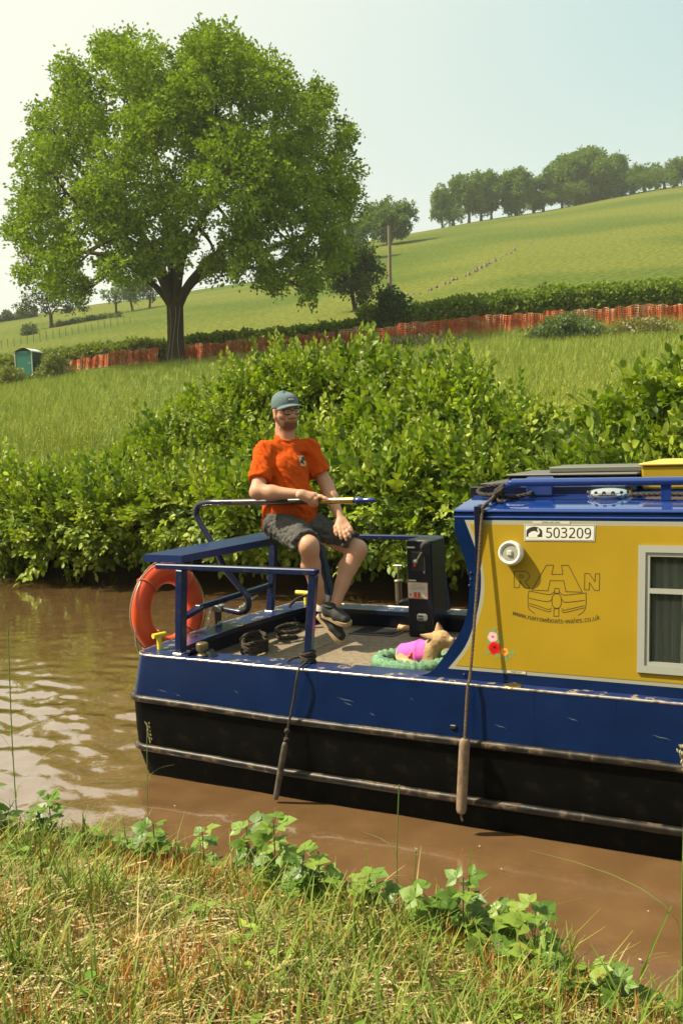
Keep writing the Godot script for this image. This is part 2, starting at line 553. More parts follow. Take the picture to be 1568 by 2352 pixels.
	b.tube(curve([Vector3(-1.845, 1.655, -5.10), Vector3(-1.832, 1.69, -5.10), Vector3(-1.79, 1.735, -5.10), Vector3(-1.70, 1.758, -5.10), Vector3(-1.4, 1.762, -5.10), Vector3(2.0, 1.762, -5.10), Vector3(7.2, 1.762, -5.10)], 6), 0.021, 12)
	part("grab_rail", b, M.roofblue, boat)
	for x in [-0.95, 0.4, 1.8]:
		b = MB.new()
		b.cbox(Vector3(x, 1.71, -5.10), Vector3(0.05, 0.09, 0.012), 0.002)
		part("rail_foot", b, M.roofblue, boat)
	b = MB.new()
	b.cbox(Vector3(-1.625, 1.735, -5.22), Vector3(0.14, 0.10, 0.05), 0.006)
	part("rail_bracket", b, M.roofblue, boat)
	# sliding hatch: runners, black lid with a pale rim
	var hatch := part("sliding_hatch", box(Vector3(-1.50, 1.738, -5.60), Vector3(0.70, 0.085, 0.48), 0.008), mat(0.012, 0.012, 0.016, 0.25), boat)
	part("hatch_rim", box(Vector3(-1.50, 1.7885, -5.60), Vector3(0.72, 0.012, 0.50), 0.005), mat(0.10, 0.097, 0.08, 0.5), hatch)
	for z in [-5.31, -6.09]:
		part("hatch_runner", box(Vector3(-1.62, 1.705, z), Vector3(0.86, 0.05, 0.04), 0.004), M.darkblue, boat)
	part("hatch_step", box(Vector3(-1.935, 1.712, -5.70), Vector3(0.13, 0.055, 0.74), 0.005), mat(0.02, 0.022, 0.03, 0.3), boat)
	part("hatch_rim", box(Vector3(-1.935, 1.7425, -5.70), Vector3(0.14, 0.006, 0.75), 0.002), mat(0.06, 0.06, 0.055, 0.5), boat)
	# mushroom ventilator with a ring of holes
	b = MB.new()
	b.lathe([[0.0, 0.060], [0.05, 0.058], [0.09, 0.050], [0.112, 0.038], [0.118, 0.028], [0.116, 0.012], [0.105, 0.004], [0.10, -0.01]], Vector3(-1.262, 1.668, -5.24), Vector3.UP, 32)
	var vent := part("roof_vent", b, M.chrome, boat)
	for k in 16:
		b = MB.new()
		var a := TAU * k / 16
		var dir := Vector3(cos(a), 0.28, sin(a)).normalized()
		b.lathe([[0.0, 0.0], [0.010, 0.0], [0.010, -0.006]], Vector3(-1.262, 1.668 + 0.034, -5.24) + Vector3(cos(a), 0, sin(a)) * 0.1155, dir, 10)
		part("vent_hole", b, M.ink, vent)
	# ---- window
	var wf := MB.new()
	var fw := 0.034
	for e in [[WIN[0], WIN[1], WIN[3] - fw, WIN[3]], [WIN[0], WIN[1], WIN[2], WIN[2] + fw], [WIN[0], WIN[0] + fw, WIN[2] + fw, WIN[3] - fw], [WIN[1] - fw, WIN[1], WIN[2] + fw, WIN[3] - fw]]:
		wf.plate(cabpoly([[e[0], e[2]], [e[1], e[2]], [e[1], e[3]], [e[0], e[3]]], 0.016), CAB_N, 0.05)
	var win := part("window", wf, M.alu, boat)
	wf = MB.new()
	var g := 0.018
	var ix0: float = WIN[0] + fw + 0.001
	var ix1: float = WIN[1] - fw - 0.001
	var iy0: float = WIN[2] + fw + 0.001
	var iy1: float = WIN[3] - fw - 0.001
	for e in [[ix0, ix1, iy1 - g, iy1], [ix0, ix1, iy0, iy0 + g], [ix0, ix0 + g, iy0 + g, iy1 - g], [ix1 - g, ix1, iy0 + g, iy1 - g], [ix0 + g, ix1 - g, 1.238, 1.262]]:
		wf.plate(cabpoly([[e[0], e[2]], [e[1], e[2]], [e[1], e[3]], [e[0], e[3]]], 0.008), CAB_N, 0.03)
	part("window_frame", wf, M.alu, win)
	for e in [[iy0 + g, 1.238], [1.262, iy1 - g]]:
		wf = MB.new()
		wf.plate(cabpoly([[ix0 + g, e[0]], [ix1 - g, e[0]], [ix1 - g, e[1]], [ix0 + g, e[1]]], -0.008), CAB_N, 0.004)
		part("pane", wf, M.glass, win)
	for s in [0, 1]:
		wf = MB.new()
		var top := []
		var bot := []
		for k in 61:
			var t := k / 60.0
			var x := lerpf(-1.0, -0.72, t) if s == 0 else lerpf(-0.62, -0.34, t)
			var dz := -0.075 + 0.016 * sin(t * 34.0 + s) + 0.006 * sin(t * 71.0)
			top.append(cab(x, 1.43, dz))
			bot.append(cab(x + 0.012 * sin(t * 9.0), 0.88, dz + 0.01 * sin(t * 23.0)))
		wf.loft([bot, top], false)
		part("curtain", wf, mat(0.055, 0.058, 0.042, 0.9), win)
	# ---- round bulkhead lamp
	var lc := cab(-1.669, 1.413, 0.004)
	b = MB.new()
	b.lathe([[0.052, 0.0], [0.060, 0.012], [0.063, 0.045], [0.060, 0.062], [0.054, 0.066], [0.048, 0.064], [0.044, 0.057], [0.0, 0.055]], lc, CAB_N, 36)
	var lamp := part("cowl_vent", b, M.white, boat)
	b = MB.new()
	b.lathe([[0.0, 0.057], [0.043, 0.057], [0.0435, 0.0555]], lc, CAB_N, 28)
	part("recess", b, mat(0.30, 0.30, 0.24, 0.5), lamp)
	b = MB.new()
	b.cbox(lc + CAB_N * 0.060, Vector3(0.030, 0.030, 0.014), 0.006, cabbasis())
	part("knob", b, mat(0.44, 0.43, 0.36, 0.4), lamp)
	# ---- number plate
	b = MB.new()
	var pl := []
	for q in [[-1.614, 1.559, 0], [-1.252, 1.561, 1], [-1.255, 1.480, 2], [-1.613, 1.477, 3]]: pl.append([q[0], q[1]])
	b.plate(cabpoly(pl, 0.0065), CAB_N, 0.0025)
	var plate := part("number_plate", b, M.plate, boat)
	b = MB.new()
	ink(b, [[-1.610, 1.555], [-1.256, 1.557], [-1.259, 1.484], [-1.609, 1.481]], 0.0022, 0.0071, true)
	part("plate_border", b, M.ink, plate)
	b = MB.new()
	b.flat(cabpoly([[-1.602, 1.497], [-1.601, 1.529], [-1.592, 1.538], [-1.578, 1.5455], [-1.561, 1.549], [-1.544, 1.546], [-1.529, 1.538], [-1.520, 1.529], [-1.519, 1.497]], 0.0071), CAB_N)
	part("plate_emblem", b, M.ink, plate)
	b = MB.new()   # the white bird under the bridge
	b.flat(cabpoly([[-1.592, 1.493], [-1.590, 1.512], [-1.578, 1.522], [-1.560, 1.527], [-1.545, 1.521], [-1.540, 1.524], [-1.546, 1.534], [-1.543, 1.541], [-1.536, 1.539], [-1.538, 1.533], [-1.531, 1.524], [-1.534, 1.512], [-1.545, 1.504], [-1.542, 1.493]], 0.0076), CAB_N)
	part("plate_bird", b, M.plate, plate)
	lettering("plate_number", "503209", 0.052, M.ink, plate, Transform3D(cabbasis(), cab(-1.3865, 1.519, 0.0071)))
	# ---- firm's mark in outline
	b = MB.new()
	var L := {
		"R": [[-1.664, 1.321], [-1.603, 1.323], [-1.587, 1.312], [-1.583, 1.295], [-1.590, 1.280], [-1.605, 1.272], [-1.579, 1.238], [-1.609, 1.239], [-1.632, 1.273], [-1.635, 1.24], [-1.662, 1.238]],
		"Rin": [[-1.634, 1.303], [-1.619, 1.302], [-1.615, 1.296], [-1.621, 1.289], [-1.635, 1.289]],
		"H": [[-1.496, 1.357], [-1.459, 1.358], [-1.468, 1.312], [-1.412, 1.314], [-1.419, 1.359], [-1.383, 1.359], [-1.313, 1.23], [-1.395, 1.229], [-1.406, 1.282], [-1.475, 1.281], [-1.486, 1.229], [-1.569, 1.23]],
		"N": [[-1.302, 1.322], [-1.279, 1.322], [-1.251, 1.283], [-1.249, 1.322], [-1.228, 1.323], [-1.23, 1.241], [-1.252, 1.241], [-1.278, 1.278], [-1.279, 1.242], [-1.302, 1.242]],
		"box1": [[-1.452, 1.242], [-1.429, 1.243], [-1.429, 1.22], [-1.452, 1.219]],
		"box2": [[-1.454, 1.142], [-1.429, 1.143], [-1.429, 1.106], [-1.454, 1.105]]}
	for k in L: ink(b, L[k], 0.0032, 0.0042, true)
	var ov := []
	for k in 22:
		var a := TAU * k / 22
		ov.append([-1.441 + 0.024 * signf(cos(a)) * pow(absf(cos(a)), 0.8), 1.181 + 0.036 * signf(sin(a)) * pow(absf(sin(a)), 0.8)])
	ink(b, ov, 0.0032, 0.0042, true)
	for q in [[[-1.585, 1.225], [-1.589, 1.183], [-1.586, 1.144], [-1.577, 1.129], [-1.552, 1.113]], [[-1.294, 1.227], [-1.293, 1.179], [-1.298, 1.149], [-1.309, 1.132], [-1.331, 1.116]],
		[[-1.585, 1.225], [-1.524, 1.216], [-1.479, 1.211], [-1.464, 1.217], [-1.453, 1.228]], [[-1.428, 1.229], [-1.417, 1.217], [-1.399, 1.212], [-1.347, 1.219], [-1.294, 1.227]],
		[[-1.582, 1.189], [-1.524, 1.179], [-1.488, 1.176], [-1.473, 1.181], [-1.465, 1.19]], [[-1.416, 1.191], [-1.405, 1.179], [-1.39, 1.177], [-1.346, 1.183], [-1.3, 1.191]],
		[[-1.581, 1.163], [-1.523, 1.148], [-1.487, 1.137], [-1.476, 1.138], [-1.467, 1.145]], [[-1.415, 1.145], [-1.405, 1.138], [-1.394, 1.139], [-1.346, 1.152], [-1.302, 1.165]],
		[[-1.581, 1.152], [-1.532, 1.138], [-1.487, 1.126], [-1.476, 1.127], [-1.467, 1.132]], [[-1.415, 1.133], [-1.405, 1.127], [-1.394, 1.127], [-1.346, 1.141], [-1.302, 1.154]]]:
		ink(b, round_off(q), 0.0032, 0.0042)
	part("emblem", b, M.ink, boat)
	# web address on a hanging arc, letter by letter so that it bends
	var web := "www.narrowboats-wales.co.uk"
	var wide := {"w": 1.38, "m": 1.5, ".": 0.55, "-": 0.7, "r": 0.72, "t": 0.68, "l": 0.5, "k": 0.98, "s": 0.88, "c": 0.9}
	var total := 0.0
	for ch in web: total += wide.get(ch, 1.05)
	var address := Node3D.new()
	address.name = "web_address"
	boat.add_child(address)
	address.position = cab(-1.445, 1.085, 0.0) - boat.position
	var run := 0.0
	for ch in web:
		var w: float = wide.get(ch, 1.05)
		var t := (run + w * 0.5) / total * 2.0 - 1.0
		run += w
		var x := -1.4465 + 0.222 * t
		var y := 1.083 + 0.030 * t * t
		var tilt := Basis(CAB_N.normalized(), atan(0.060 * t / 0.222))
		lettering("letter", ch, 0.0245, M.ink, address, Transform3D(tilt * cabbasis(), cab(x, y, 0.0042)))
	# little name strips on the border
	b = MB.new()
	b.plate(cabpoly([[-1.571, 1.5765], [-1.38, 1.5765], [-1.38, 1.5635], [-1.571, 1.5635]], 0.0045), CAB_N, 0.002)
	var strip := part("name_strip", b, mat(0.46, 0.44, 0.34, 0.4), boat)
	lettering("strip_text", "EVANS AND SONS", 0.0085, M.ink, strip, Transform3D(cabbasis(), cab(-1.4755, 1.570, 0.0048)))
	b = MB.new()
	b.plate(cabpoly([[-1.693, 0.8205], [-1.594, 0.8205], [-1.594, 0.8075], [-1.693, 0.8075]], 0.0056), CAB_N, 0.002)
	strip = part("name_strip", b, mat(0.46, 0.44, 0.34, 0.4), boat)
	lettering("strip_text", "PUMP OUT", 0.0085, M.ink, strip, Transform3D(cabbasis(), cab(-1.6435, 0.814, 0.0060)))
	# painted roses
	var roses := Node3D.new()
	roses.name = "painted_roses"
	boat.add_child(roses)
	roses.position = cab(-1.75, 0.94, 0) - boat.position
	rng.seed = 5
	for q in [[-1.768, 1.018, 0.9], [-1.795, 0.998, 2.4], [-1.742, 0.992, 0.3], [-1.732, 0.958, 0.6], [-1.795, 0.905, 3.6], [-1.748, 0.895, 4.6], [-1.690, 0.895, 5.6], [-1.672, 0.912, 0.0], [-1.700, 0.882, 4.4], [-1.788, 0.955, 2.9]]:
		b = MB.new()
		disc(b, q[0], q[1], 0.022, 0.011, 0.0041, q[2], 10)
		part("painted_leaf", b, mat(0.16, 0.24, 0.07, 0.5), roses)
	var flowers := [[-1.773, 0.982, 0.027, [Color(0.62, 0.36, 0.36), Color(0.70, 0.52, 0.50), Color(0.55, 0.10, 0.14)]], [-1.763, 0.927, 0.032, [Color(0.55, 0.012, 0.014), Color(0.42, 0.006, 0.010), Color(0.10, 0.006, 0.006)]], [-1.708, 0.911, 0.022, [Color(0.66, 0.26, 0.03), Color(0.72, 0.40, 0.06), Color(0.50, 0.06, 0.02)]]]
	for q in flowers:
		var cs: Array = q[3]
		b = MB.new()
		b.col = cs[0]
		disc(b, q[0], q[1], q[2], q[2], 0.0046, 0.0, 20, 0.07)
		b.col = cs[1]
		for k in 5:
			var a: float = TAU * k / 5 + q[0] * 40.0
			disc(b, q[0] + cos(a) * q[2] * 0.5, q[1] + sin(a) * q[2] * 0.5, q[2] * 0.30, q[2] * 0.17, 0.005 + 0.0001 * k, a + 1.3, 10)
		b.col = cs[2]
		disc(b, q[0] + 0.002, q[1] + 0.003, q[2] * 0.26, q[2] * 0.22, 0.0057, 0.4, 10)
		part("painted_rose", b, vmat(0.45), roses, true)
	# bolts on the wing of the cabin side
	for q in [[-1.898, 1.305], [-1.898, 1.273], [-1.905, 1.24], [-1.925, 0.779]]:
		b = MB.new()
		b.lathe([[0.0, 0.008], [0.006, 0.007], [0.008, 0.0]], cab(q[0], q[1], 0.0), CAB_N, 10)
		part("bolt", b, M.darkblue, boat)
	# brass filler on the side deck, drain hole in the hull
	b = MB.new()
	b.lathe([[0.0, 0.004], [0.030, 0.004], [0.034, 0.006], [0.045, 0.005], [0.047, 0.0]], Vector3(-1.643, GUN + 0.001, -4.757), Vector3.UP, 24)
	part("deck_filler", b, M.brass, boat)
	b = MB.new()
	b.cbox(Vector3(-1.942, 0.535, ZN - 0.002), Vector3(0.034, 0.022, 0.012), 0.004)
	part("drain_hole", b, M.ink, boat)
	# scrapes along the topsides and the upright welds between plates
	rng.seed = 12
	for q in [[-2.62, 0.62, 0.10], [-2.58, 0.60, 0.05], [-2.2, 0.66, 0.03], [-3.85, 0.56, 0.07], [-3.72, 0.545, 0.04], [-1.72, 0.57, 0.06], [-1.35, 0.64, 0.05], [-0.95, 0.60, 0.08], [-2.42, 0.56, 0.03], [-3.3, 0.60, 0.03], [-1.55, 0.68, 0.04]]:
		b = MB.new()
		var sc := []
		for k in 6:
			var t := k / 5.0
			var yy: float = q[1] - 0.012 * t + 0.002 * sin(k * 2.2)
			sc.append(Vector3(q[0] + q[2] * t, yy, ZN - 0.035 * smooth(0.50, 0.75, yy) + 0.0015))
		for k in 5:
			var w := 0.0016 * sin(PI * (k + 0.5) / 5.0)
			b.face([sc[k] + Vector3(0, w, 0), sc[k + 1] + Vector3(0, w, 0), sc[k + 1] - Vector3(0, w, 0), sc[k] - Vector3(0, w, 0)], Vector3(0, 0, 1))
		part("scratch", b, mat(0.16, 0.17, 0.20, 0.5), boat)
	for x in [-1.52, -1.12, -2.75]:
		b = MB.new()
		b.tube([Vector3(x, 0.49, ZN - 0.0015), Vector3(x, 0.52, ZN - 0.008), Vector3(x, 0.64, ZN - 0.022), Vector3(x, 0.745, ZN - 0.036)], 0.003, 5, false)
		part("plate_weld", b, M.blue, boat)
	# ---- stern rails
	var rails := [
		[Vector3(-3.925, 1.288, -4.83), Vector3(-2.795, 1.288, -4.83), 0.055, 0.034], [Vector3(-3.83, 1.288, -6.60), Vector3(-2.775, 1.288, -6.60), 0.055, 0.034]]
	for q in rails:
		b = MB.new()
		bar(b, q[0], q[1], q[2], q[3], 0.006)
		part("hand_rail", b, M.rail, boat)
	var posts := [[Vector3(-3.775, GUN, -4.825), Vector3(-3.742, 1.271, -4.83), 0.062, 0.05], [Vector3(-2.905, GUN, -4.875), Vector3(-2.82, 1.271, -4.83), 0.044, 0.044],
		[Vector3(-2.765, GUN, -6.615), Vector3(-2.815, 1.271, -6.60), 0.075, 0.03], [Vector3(-3.70, GUN, -6.615), Vector3(-3.79, 1.271, -6.60), 0.075, 0.03], [Vector3(-4.035, GUN, -6.25), Vector3(-3.985, 1.30, -6.27), 0.045, 0.05]]
	for q in posts:
		b = MB.new()
		bar(b, q[0], q[1], q[2], q[3], 0.005)
		var po := part("rail_post", b, M.rail, boat)
		b = MB.new()   # weld at the foot
		b.cbox(q[0] + Vector3(0, 0.004, 0), Vector3(q[3] + 0.016, 0.010, q[2] + 0.016), 0.004)
		part("weld", b, M.edge, po)
	b = MB.new()
	bar(b, Vector3(-3.80, 0.955, -4.85), Vector3(-3.93, 0.955, -5.25), 0.055, 0.03)
	part("stern_rail", b, M.rail, boat)
	b = MB.new()
	bar(b, Vector3(-3.93, 0.961, -5.22), Vector3(-4.02, 0.955, -6.24), 0.04, 0.035)
	part("stern_rail", b, M.rail, boat)
	# helmsman's plank
	b = MB.new()
	b.plate([Vector3(-4.04, 1.355, -4.84), Vector3(-3.745, 1.355, -4.84), Vector3(-3.70, 1.355, -6.5), Vector3(-4.03, 1.355, -6.5)], Vector3.UP, 0.045)
	part("seat_plank", b, mat(0.006, 0.022, 0.10, 0.28), boat)
	# ---- rudder stock, swan-neck and tiller
	b = MB.new()
	b.lathe([[0.026, -0.1], [0.026, 0.10], [0.0, 0.10]], Vector3(-4.125, 0.76, -5.71), Vector3.UP, 16)
	part("rudder_stock", b, mat(0.05, 0.05, 0.045, 0.45, 0.4), boat)
	b = MB.new()
	b.cbox(Vector3(-4.12, 0.868, -5.71), Vector3(0.10, 0.05, 0.06), 0.008)
	part("tiller_block", b, M.dullgrey, boat)
	b = MB.new()
	b.tube(curve([Vector3(-4.08, 0.862, -5.71), Vector3(-4.0, 0.852, -5.71), Vector3(-3.92, 0.848, -5.71), Vector3(-3.873, 0.873, -5.71), Vector3(-3.862, 0.92, -5.71), Vector3(-3.885, 0.98, -5.71), Vector3(-4.037, 1.136, -5.71), Vector3(-4.12, 1.285, -5.71), Vector3(-4.245, 1.475, -5.71), Vector3(-4.268, 1.535, -5.71), Vector3(-4.245, 1.59, -5.71), Vector3(-4.16, 1.610, -5.71), Vector3(-4.05, 1.612, -5.71), Vector3(-3.93, 1.614, -5.71)], 6), 0.0215, 14)
	part("swan_neck", b, mat(0.012, 0.016, 0.04, 0.16), boat)
	b = MB.new()
	b.tube([Vector3(-3.95, 1.614, -5.71), Vector3(-3.30, 1.621, -5.71)], 0.0225, 14)
	var bar_ := part("tiller_bar", b, worn(ntex(68, 0.03, [[0.0, Color(0.02, 0.014, 0.012)], [0.6, Color(0.05, 0.03, 0.02)], [1.0, Color(0.10, 0.06, 0.035)]], 128), 4.0, 0.36), boat)
	b = MB.new()
	b.tube([Vector3(-3.30, 1.621, -5.71), Vector3(-3.012, 1.6245, -5.71)], 0.0215, 16)
	part("brass_sleeve", b, M.brass, bar_)
	b = MB.new()
	b.lathe([[0.0, 0.152], [0.012, 0.148], [0.0165, 0.13], [0.017, 0.10], [0.0145, 0.08], [0.0145, 0.07], [0.019, 0.05], [0.0195, 0.03], [0.018, 0.0], [0.0, 0.0]], Vector3(-3.012, 1.6245, -5.71), Vector3(1, 0.012, 0), 16)
	part("tiller_grip", b, mat(0.012, 0.035, 0.16, 0.2), bar_)
	# chains from the stern rail
	for q in [[Vector3(-3.95, 0.945, -5.40), Vector3(-4.0, 0.77, -5.40)], [Vector3(-3.97, 0.92, -5.98), Vector3(-4.06, 0.775, -5.62)]]:
		b = MB.new()
		var len: float = (q[1] - q[0]).length()
		var n := int(len / 0.021)
		for k in n:
			var at: Vector3 = q[0].lerp(q[1], (k + 0.5) / n)
			var d: Vector3 = (q[1] - q[0]).normalized()
			var s := d.cross(Vector3.UP if absf(d.y) < 0.9 else Vector3.RIGHT).normalized()
			if k % 2 == 1: s = s.cross(d)
			var lp := []
			for j in 10:
				var a := TAU * j / 10
				lp.append(at + d * cos(a) * 0.015 + s * sin(a) * 0.008)
			b.tube(lp, 0.0028, 5, false, true)
		part("chain", b, M.steel, boat)
	# yellow mooring pins
	for q in [[Vector3(-3.985, GUN, -4.885), Vector3(0.3, 0, -0.95)], [Vector3(-3.93, GUN, -6.60), Vector3(1, 0, 0.1)]]:
		b = MB.new()
		b.lathe([[0.016, 0.0], [0.016, 0.085], [0.0, 0.088]], q[0], Vector3.UP, 12)
		var dd: Vector3 = q[1].normalized() * (0.045 if q[0].z > -5 else 0.09)
		b.tube([q[0] + Vector3(0, 0.088, 0) - dd, q[0] + Vector3(0, 0.088, 0) + dd], 0.0165, 12)
		part("mooring_pin", b, M.tape, boat)
	# stern lamp: brass drum in a bent bracket
	b = MB.new()
	b.lathe([[0.034, 0.0], [0.034, 0.006], [0.024, 0.010], [0.024, 0.028], [0.036, 0.032], [0.038, 0.070], [0.030, 0.078], [0.0, 0.078]], Vector3(-3.60, GUN + 0.004, -4.81), Vector3.UP, 20)
	var drum := part("breather_cap", b, M.oldbrass, boat)
	for s in [-1, 1]:
		b = MB.new()
		b.plate([Vector3(-3.60 + s * 0.095, GUN, -4.775), Vector3(-3.60 + s * 0.065, GUN + 0.045, -4.79), Vector3(-3.60 + s * 0.05, GUN + 0.045, -4.84), Vector3(-3.60 + s * 0.085, GUN, -4.86)], Vector3(s, 0.8, 0), 0.006)
		part("bracket", b, M.darkblue, drum)
	# ---- engine control pedestal
	var ped := part("control_pedestal", box(Vector3(-2.836, 0.962, -6.43), Vector3(0.19, 0.684, 0.24), 0.008), mat(0.006, 0.008, 0.02, 0.3), boat)
	var pz := -6.309
	b = MB.new()
	b.cbox(Vector3(-2.842, 1.155, pz), Vector3(0.095, 0.135, 0.008), 0.003)
	part("control_face", b, mat(0.03, 0.03, 0.03, 0.35), ped)
	b = MB.new()
	b.lathe([[0.018, 0.0], [0.016, 0.018], [0.0, 0.02]], Vector3(-2.856, 1.155, pz + 0.004), Vector3(0, 0, 1), 16)
	part("lever_hub", b, M.steel, ped)
	b = MB.new()
	b.tube(curve([Vector3(-2.85, 1.15, pz + 0.022), Vector3(-2.825, 1.19, pz + 0.03), Vector3(-2.795, 1.235, pz + 0.035)], 4), 0.006, 8)
	part("lever", b, M.steel, ped)
	b = MB.new()
	b.tube(curve([Vector3(-2.80, 1.228, pz + 0.035), Vector3(-2.785, 1.265, pz + 0.036), Vector3(-2.762, 1.288, pz + 0.036), Vector3(-2.735, 1.29, pz + 0.034)], 4), [0.010, 0.013, 0.016, 0.018, 0.020, 0.021, 0.022, 0.022, 0.022, 0.021, 0.020, 0.018, 0.013], 10)
	part("lever_grip", b, mat(0.03, 0.03, 0.028, 0.8), ped)
	b = MB.new()
	b.lathe([[0.009, 0.0], [0.009, 0.014], [0.0, 0.016]], Vector3(-2.858, 1.128, pz + 0.012), Vector3(0, 0, 1), 12)
	part("red_button", b, mat(0.62, 0.02, 0.015, 0.3), ped)
	part("label_strip", box(Vector3(-2.80, 1.13, pz), Vector3(0.012, 0.115, 0.004), 0.001), mat(0.4, 0.4, 0.36, 0.5), ped)
	part("label_strip", box(Vector3(-2.895, 1.252, pz - 0.001), Vector3(0.06, 0.011, 0.003), 0.001), M.plate, ped)
	part("label_strip", box(Vector3(-2.893, 1.020, pz - 0.001), Vector3(0.06, 0.010, 0.003), 0.001), M.plate, ped)
	var notice := part("safety_notice", box(Vector3(-2.852, 0.950, pz - 0.001), Vector3(0.155, 0.118, 0.003), 0.001), mat(0.5, 0.10, 0.04, 0.4), ped)
	part("notice_sheet", box(Vector3(-2.852, 0.951, pz), Vector3(0.145, 0.108, 0.0035), 0.001), mat(0.62, 0.60, 0.52, 0.5), notice)
	b = MB.new()
	for r in 4:
		b.cbox(Vector3(-2.852 + 0.004 * (r % 2), 0.983 - r * 0.0085, pz + 0.0022), Vector3(0.12 - 0.016 * (r % 2), 0.0022, 0.001), 0.0003)
	part("notice_text", b, mat(0.16, 0.13, 0.11, 0.6), notice)
	lettering("notice_title", "Safety Notice", 0.010, mat(0.5, 0.12, 0.06, 0.5), notice, Transform3D(Basis(), Vector3(-2.852, 0.996, pz + 0.002)))
	b = MB.new()
	b.flat([Vector3(-2.918, 0.921, pz + 0.0022), Vector3(-2.902, 0.935, pz + 0.0022), Vector3(-2.902, 0.907, pz + 0.0022)], Vector3(0, 0, 1))
	part("notice_diagram", b, mat(0.6, 0.06, 0.02, 0.5), notice)
	for x in [-2.870, -2.843]:
		part("notice_diagram", box(Vector3(x, 0.920, pz + 0.0022), Vector3(0.022, 0.037, 0.001), 0.0003), mat(0.6, 0.06, 0.02, 0.5), notice)
	b = MB.new()
	b.cbox(Vector3(-2.8855, 0.920, pz + 0.0022), Vector3(0.006, 0.037, 0.001), 0.0003)
	part("notice_diagram", b, mat(0.5, 0.48, 0.42, 0.5), notice)
	b = MB.new()
	ink_free(b, [Vector3(-2.900, 0.940, pz + 0.0024), Vector3(-2.82, 0.942, pz + 0.0024), Vector3(-2.795, 0.932, pz + 0.0024), Vector3(-2.788, 0.920, pz + 0.0024), Vector3(-2.795, 0.909, pz + 0.0024), Vector3(-2.82, 0.900, pz + 0.0024), Vector3(-2.900, 0.902, pz + 0.0024)], 0.002)
	part("notice_outline", b, mat(0.25, 0.28, 0.12, 0.5), notice)
	var bl := part("pedestal_light", box(Vector3(-2.822, 0.765, pz + 0.006), Vector3(0.078, 0.052, 0.026), 0.012), mat(0.62, 0.6, 0.54, 0.35), ped)
	for s in [-1, 1]:
		part("lens", box(Vector3(-2.828, 0.765 + s * 0.010, pz + 0.0185), Vector3(0.042, 0.014, 0.006), 0.002), mat(0.10, 0.10, 0.09, 0.15), bl)
	part("grille", box(Vector3(-2.832, 0.692, pz - 0.001), Vector3(0.05, 0.05, 0.004), 0.002), mat(0.02, 0.02, 0.02, 0.4), ped)
	# stern-tube greaser beside it
	b = MB.new()
	b.lathe([[0.018, 0.0], [0.018, 0.02], [0.024, 0.022], [0.024, 0.16], [0.030, 0.162], [0.030, 0.178], [0.008, 0.18], [0.006, 0.18], [0.006, 0.28], [0.0, 0.281]], Vector3(-3.09, 0.812, -6.50), Vector3.UP, 18)
	var gr := part("greaser", b, mat(0.27, 0.23, 0.15, 0.3, 0.7), boat)
	b = MB.new()
	b.tube([Vector3(-3.122, 1.092, -6.50), Vector3(-3.058, 1.092, -6.50)], 0.007, 8)
	part("greaser_handle", b, M.steel, gr)
	b = MB.new()
	b.tube(curve([Vector3(-3.085, 0.82, -6.50), Vector3(-3.04, 0.835, -6.49), Vector3(-2.99, 0.845, -6.47), Vector3(-2.93, 0.845, -6.47)], 4), 0.022, 10)
	part("greaser_elbow", b, mat(0.012, 0.012, 0.012, 0.4), gr)

func box(mid: Vector3, size: Vector3, bev: float) -> MB:
	var b := MB.new()
	b.cbox(mid, size, bev)
	return b

func flipped(b: MB) -> void:
	for k in range(0, b.ix.size(), 3):
		var a := b.ix[k]
		b.ix[k] = b.ix[k + 1]
		b.ix[k + 1] = a

func ink_free(b: MB, pts: Array, w: float) -> void:
	for k in pts.size() - 1:
		var d: Vector3 = (pts[k + 1] - pts[k]).normalized()
		var s := Vector3(-d.y, d.x, 0) * w * 0.5
		b.face([pts[k] + s, pts[k + 1] + s, pts[k + 1] - s, pts[k] - s], Vector3(0, 0, 1))
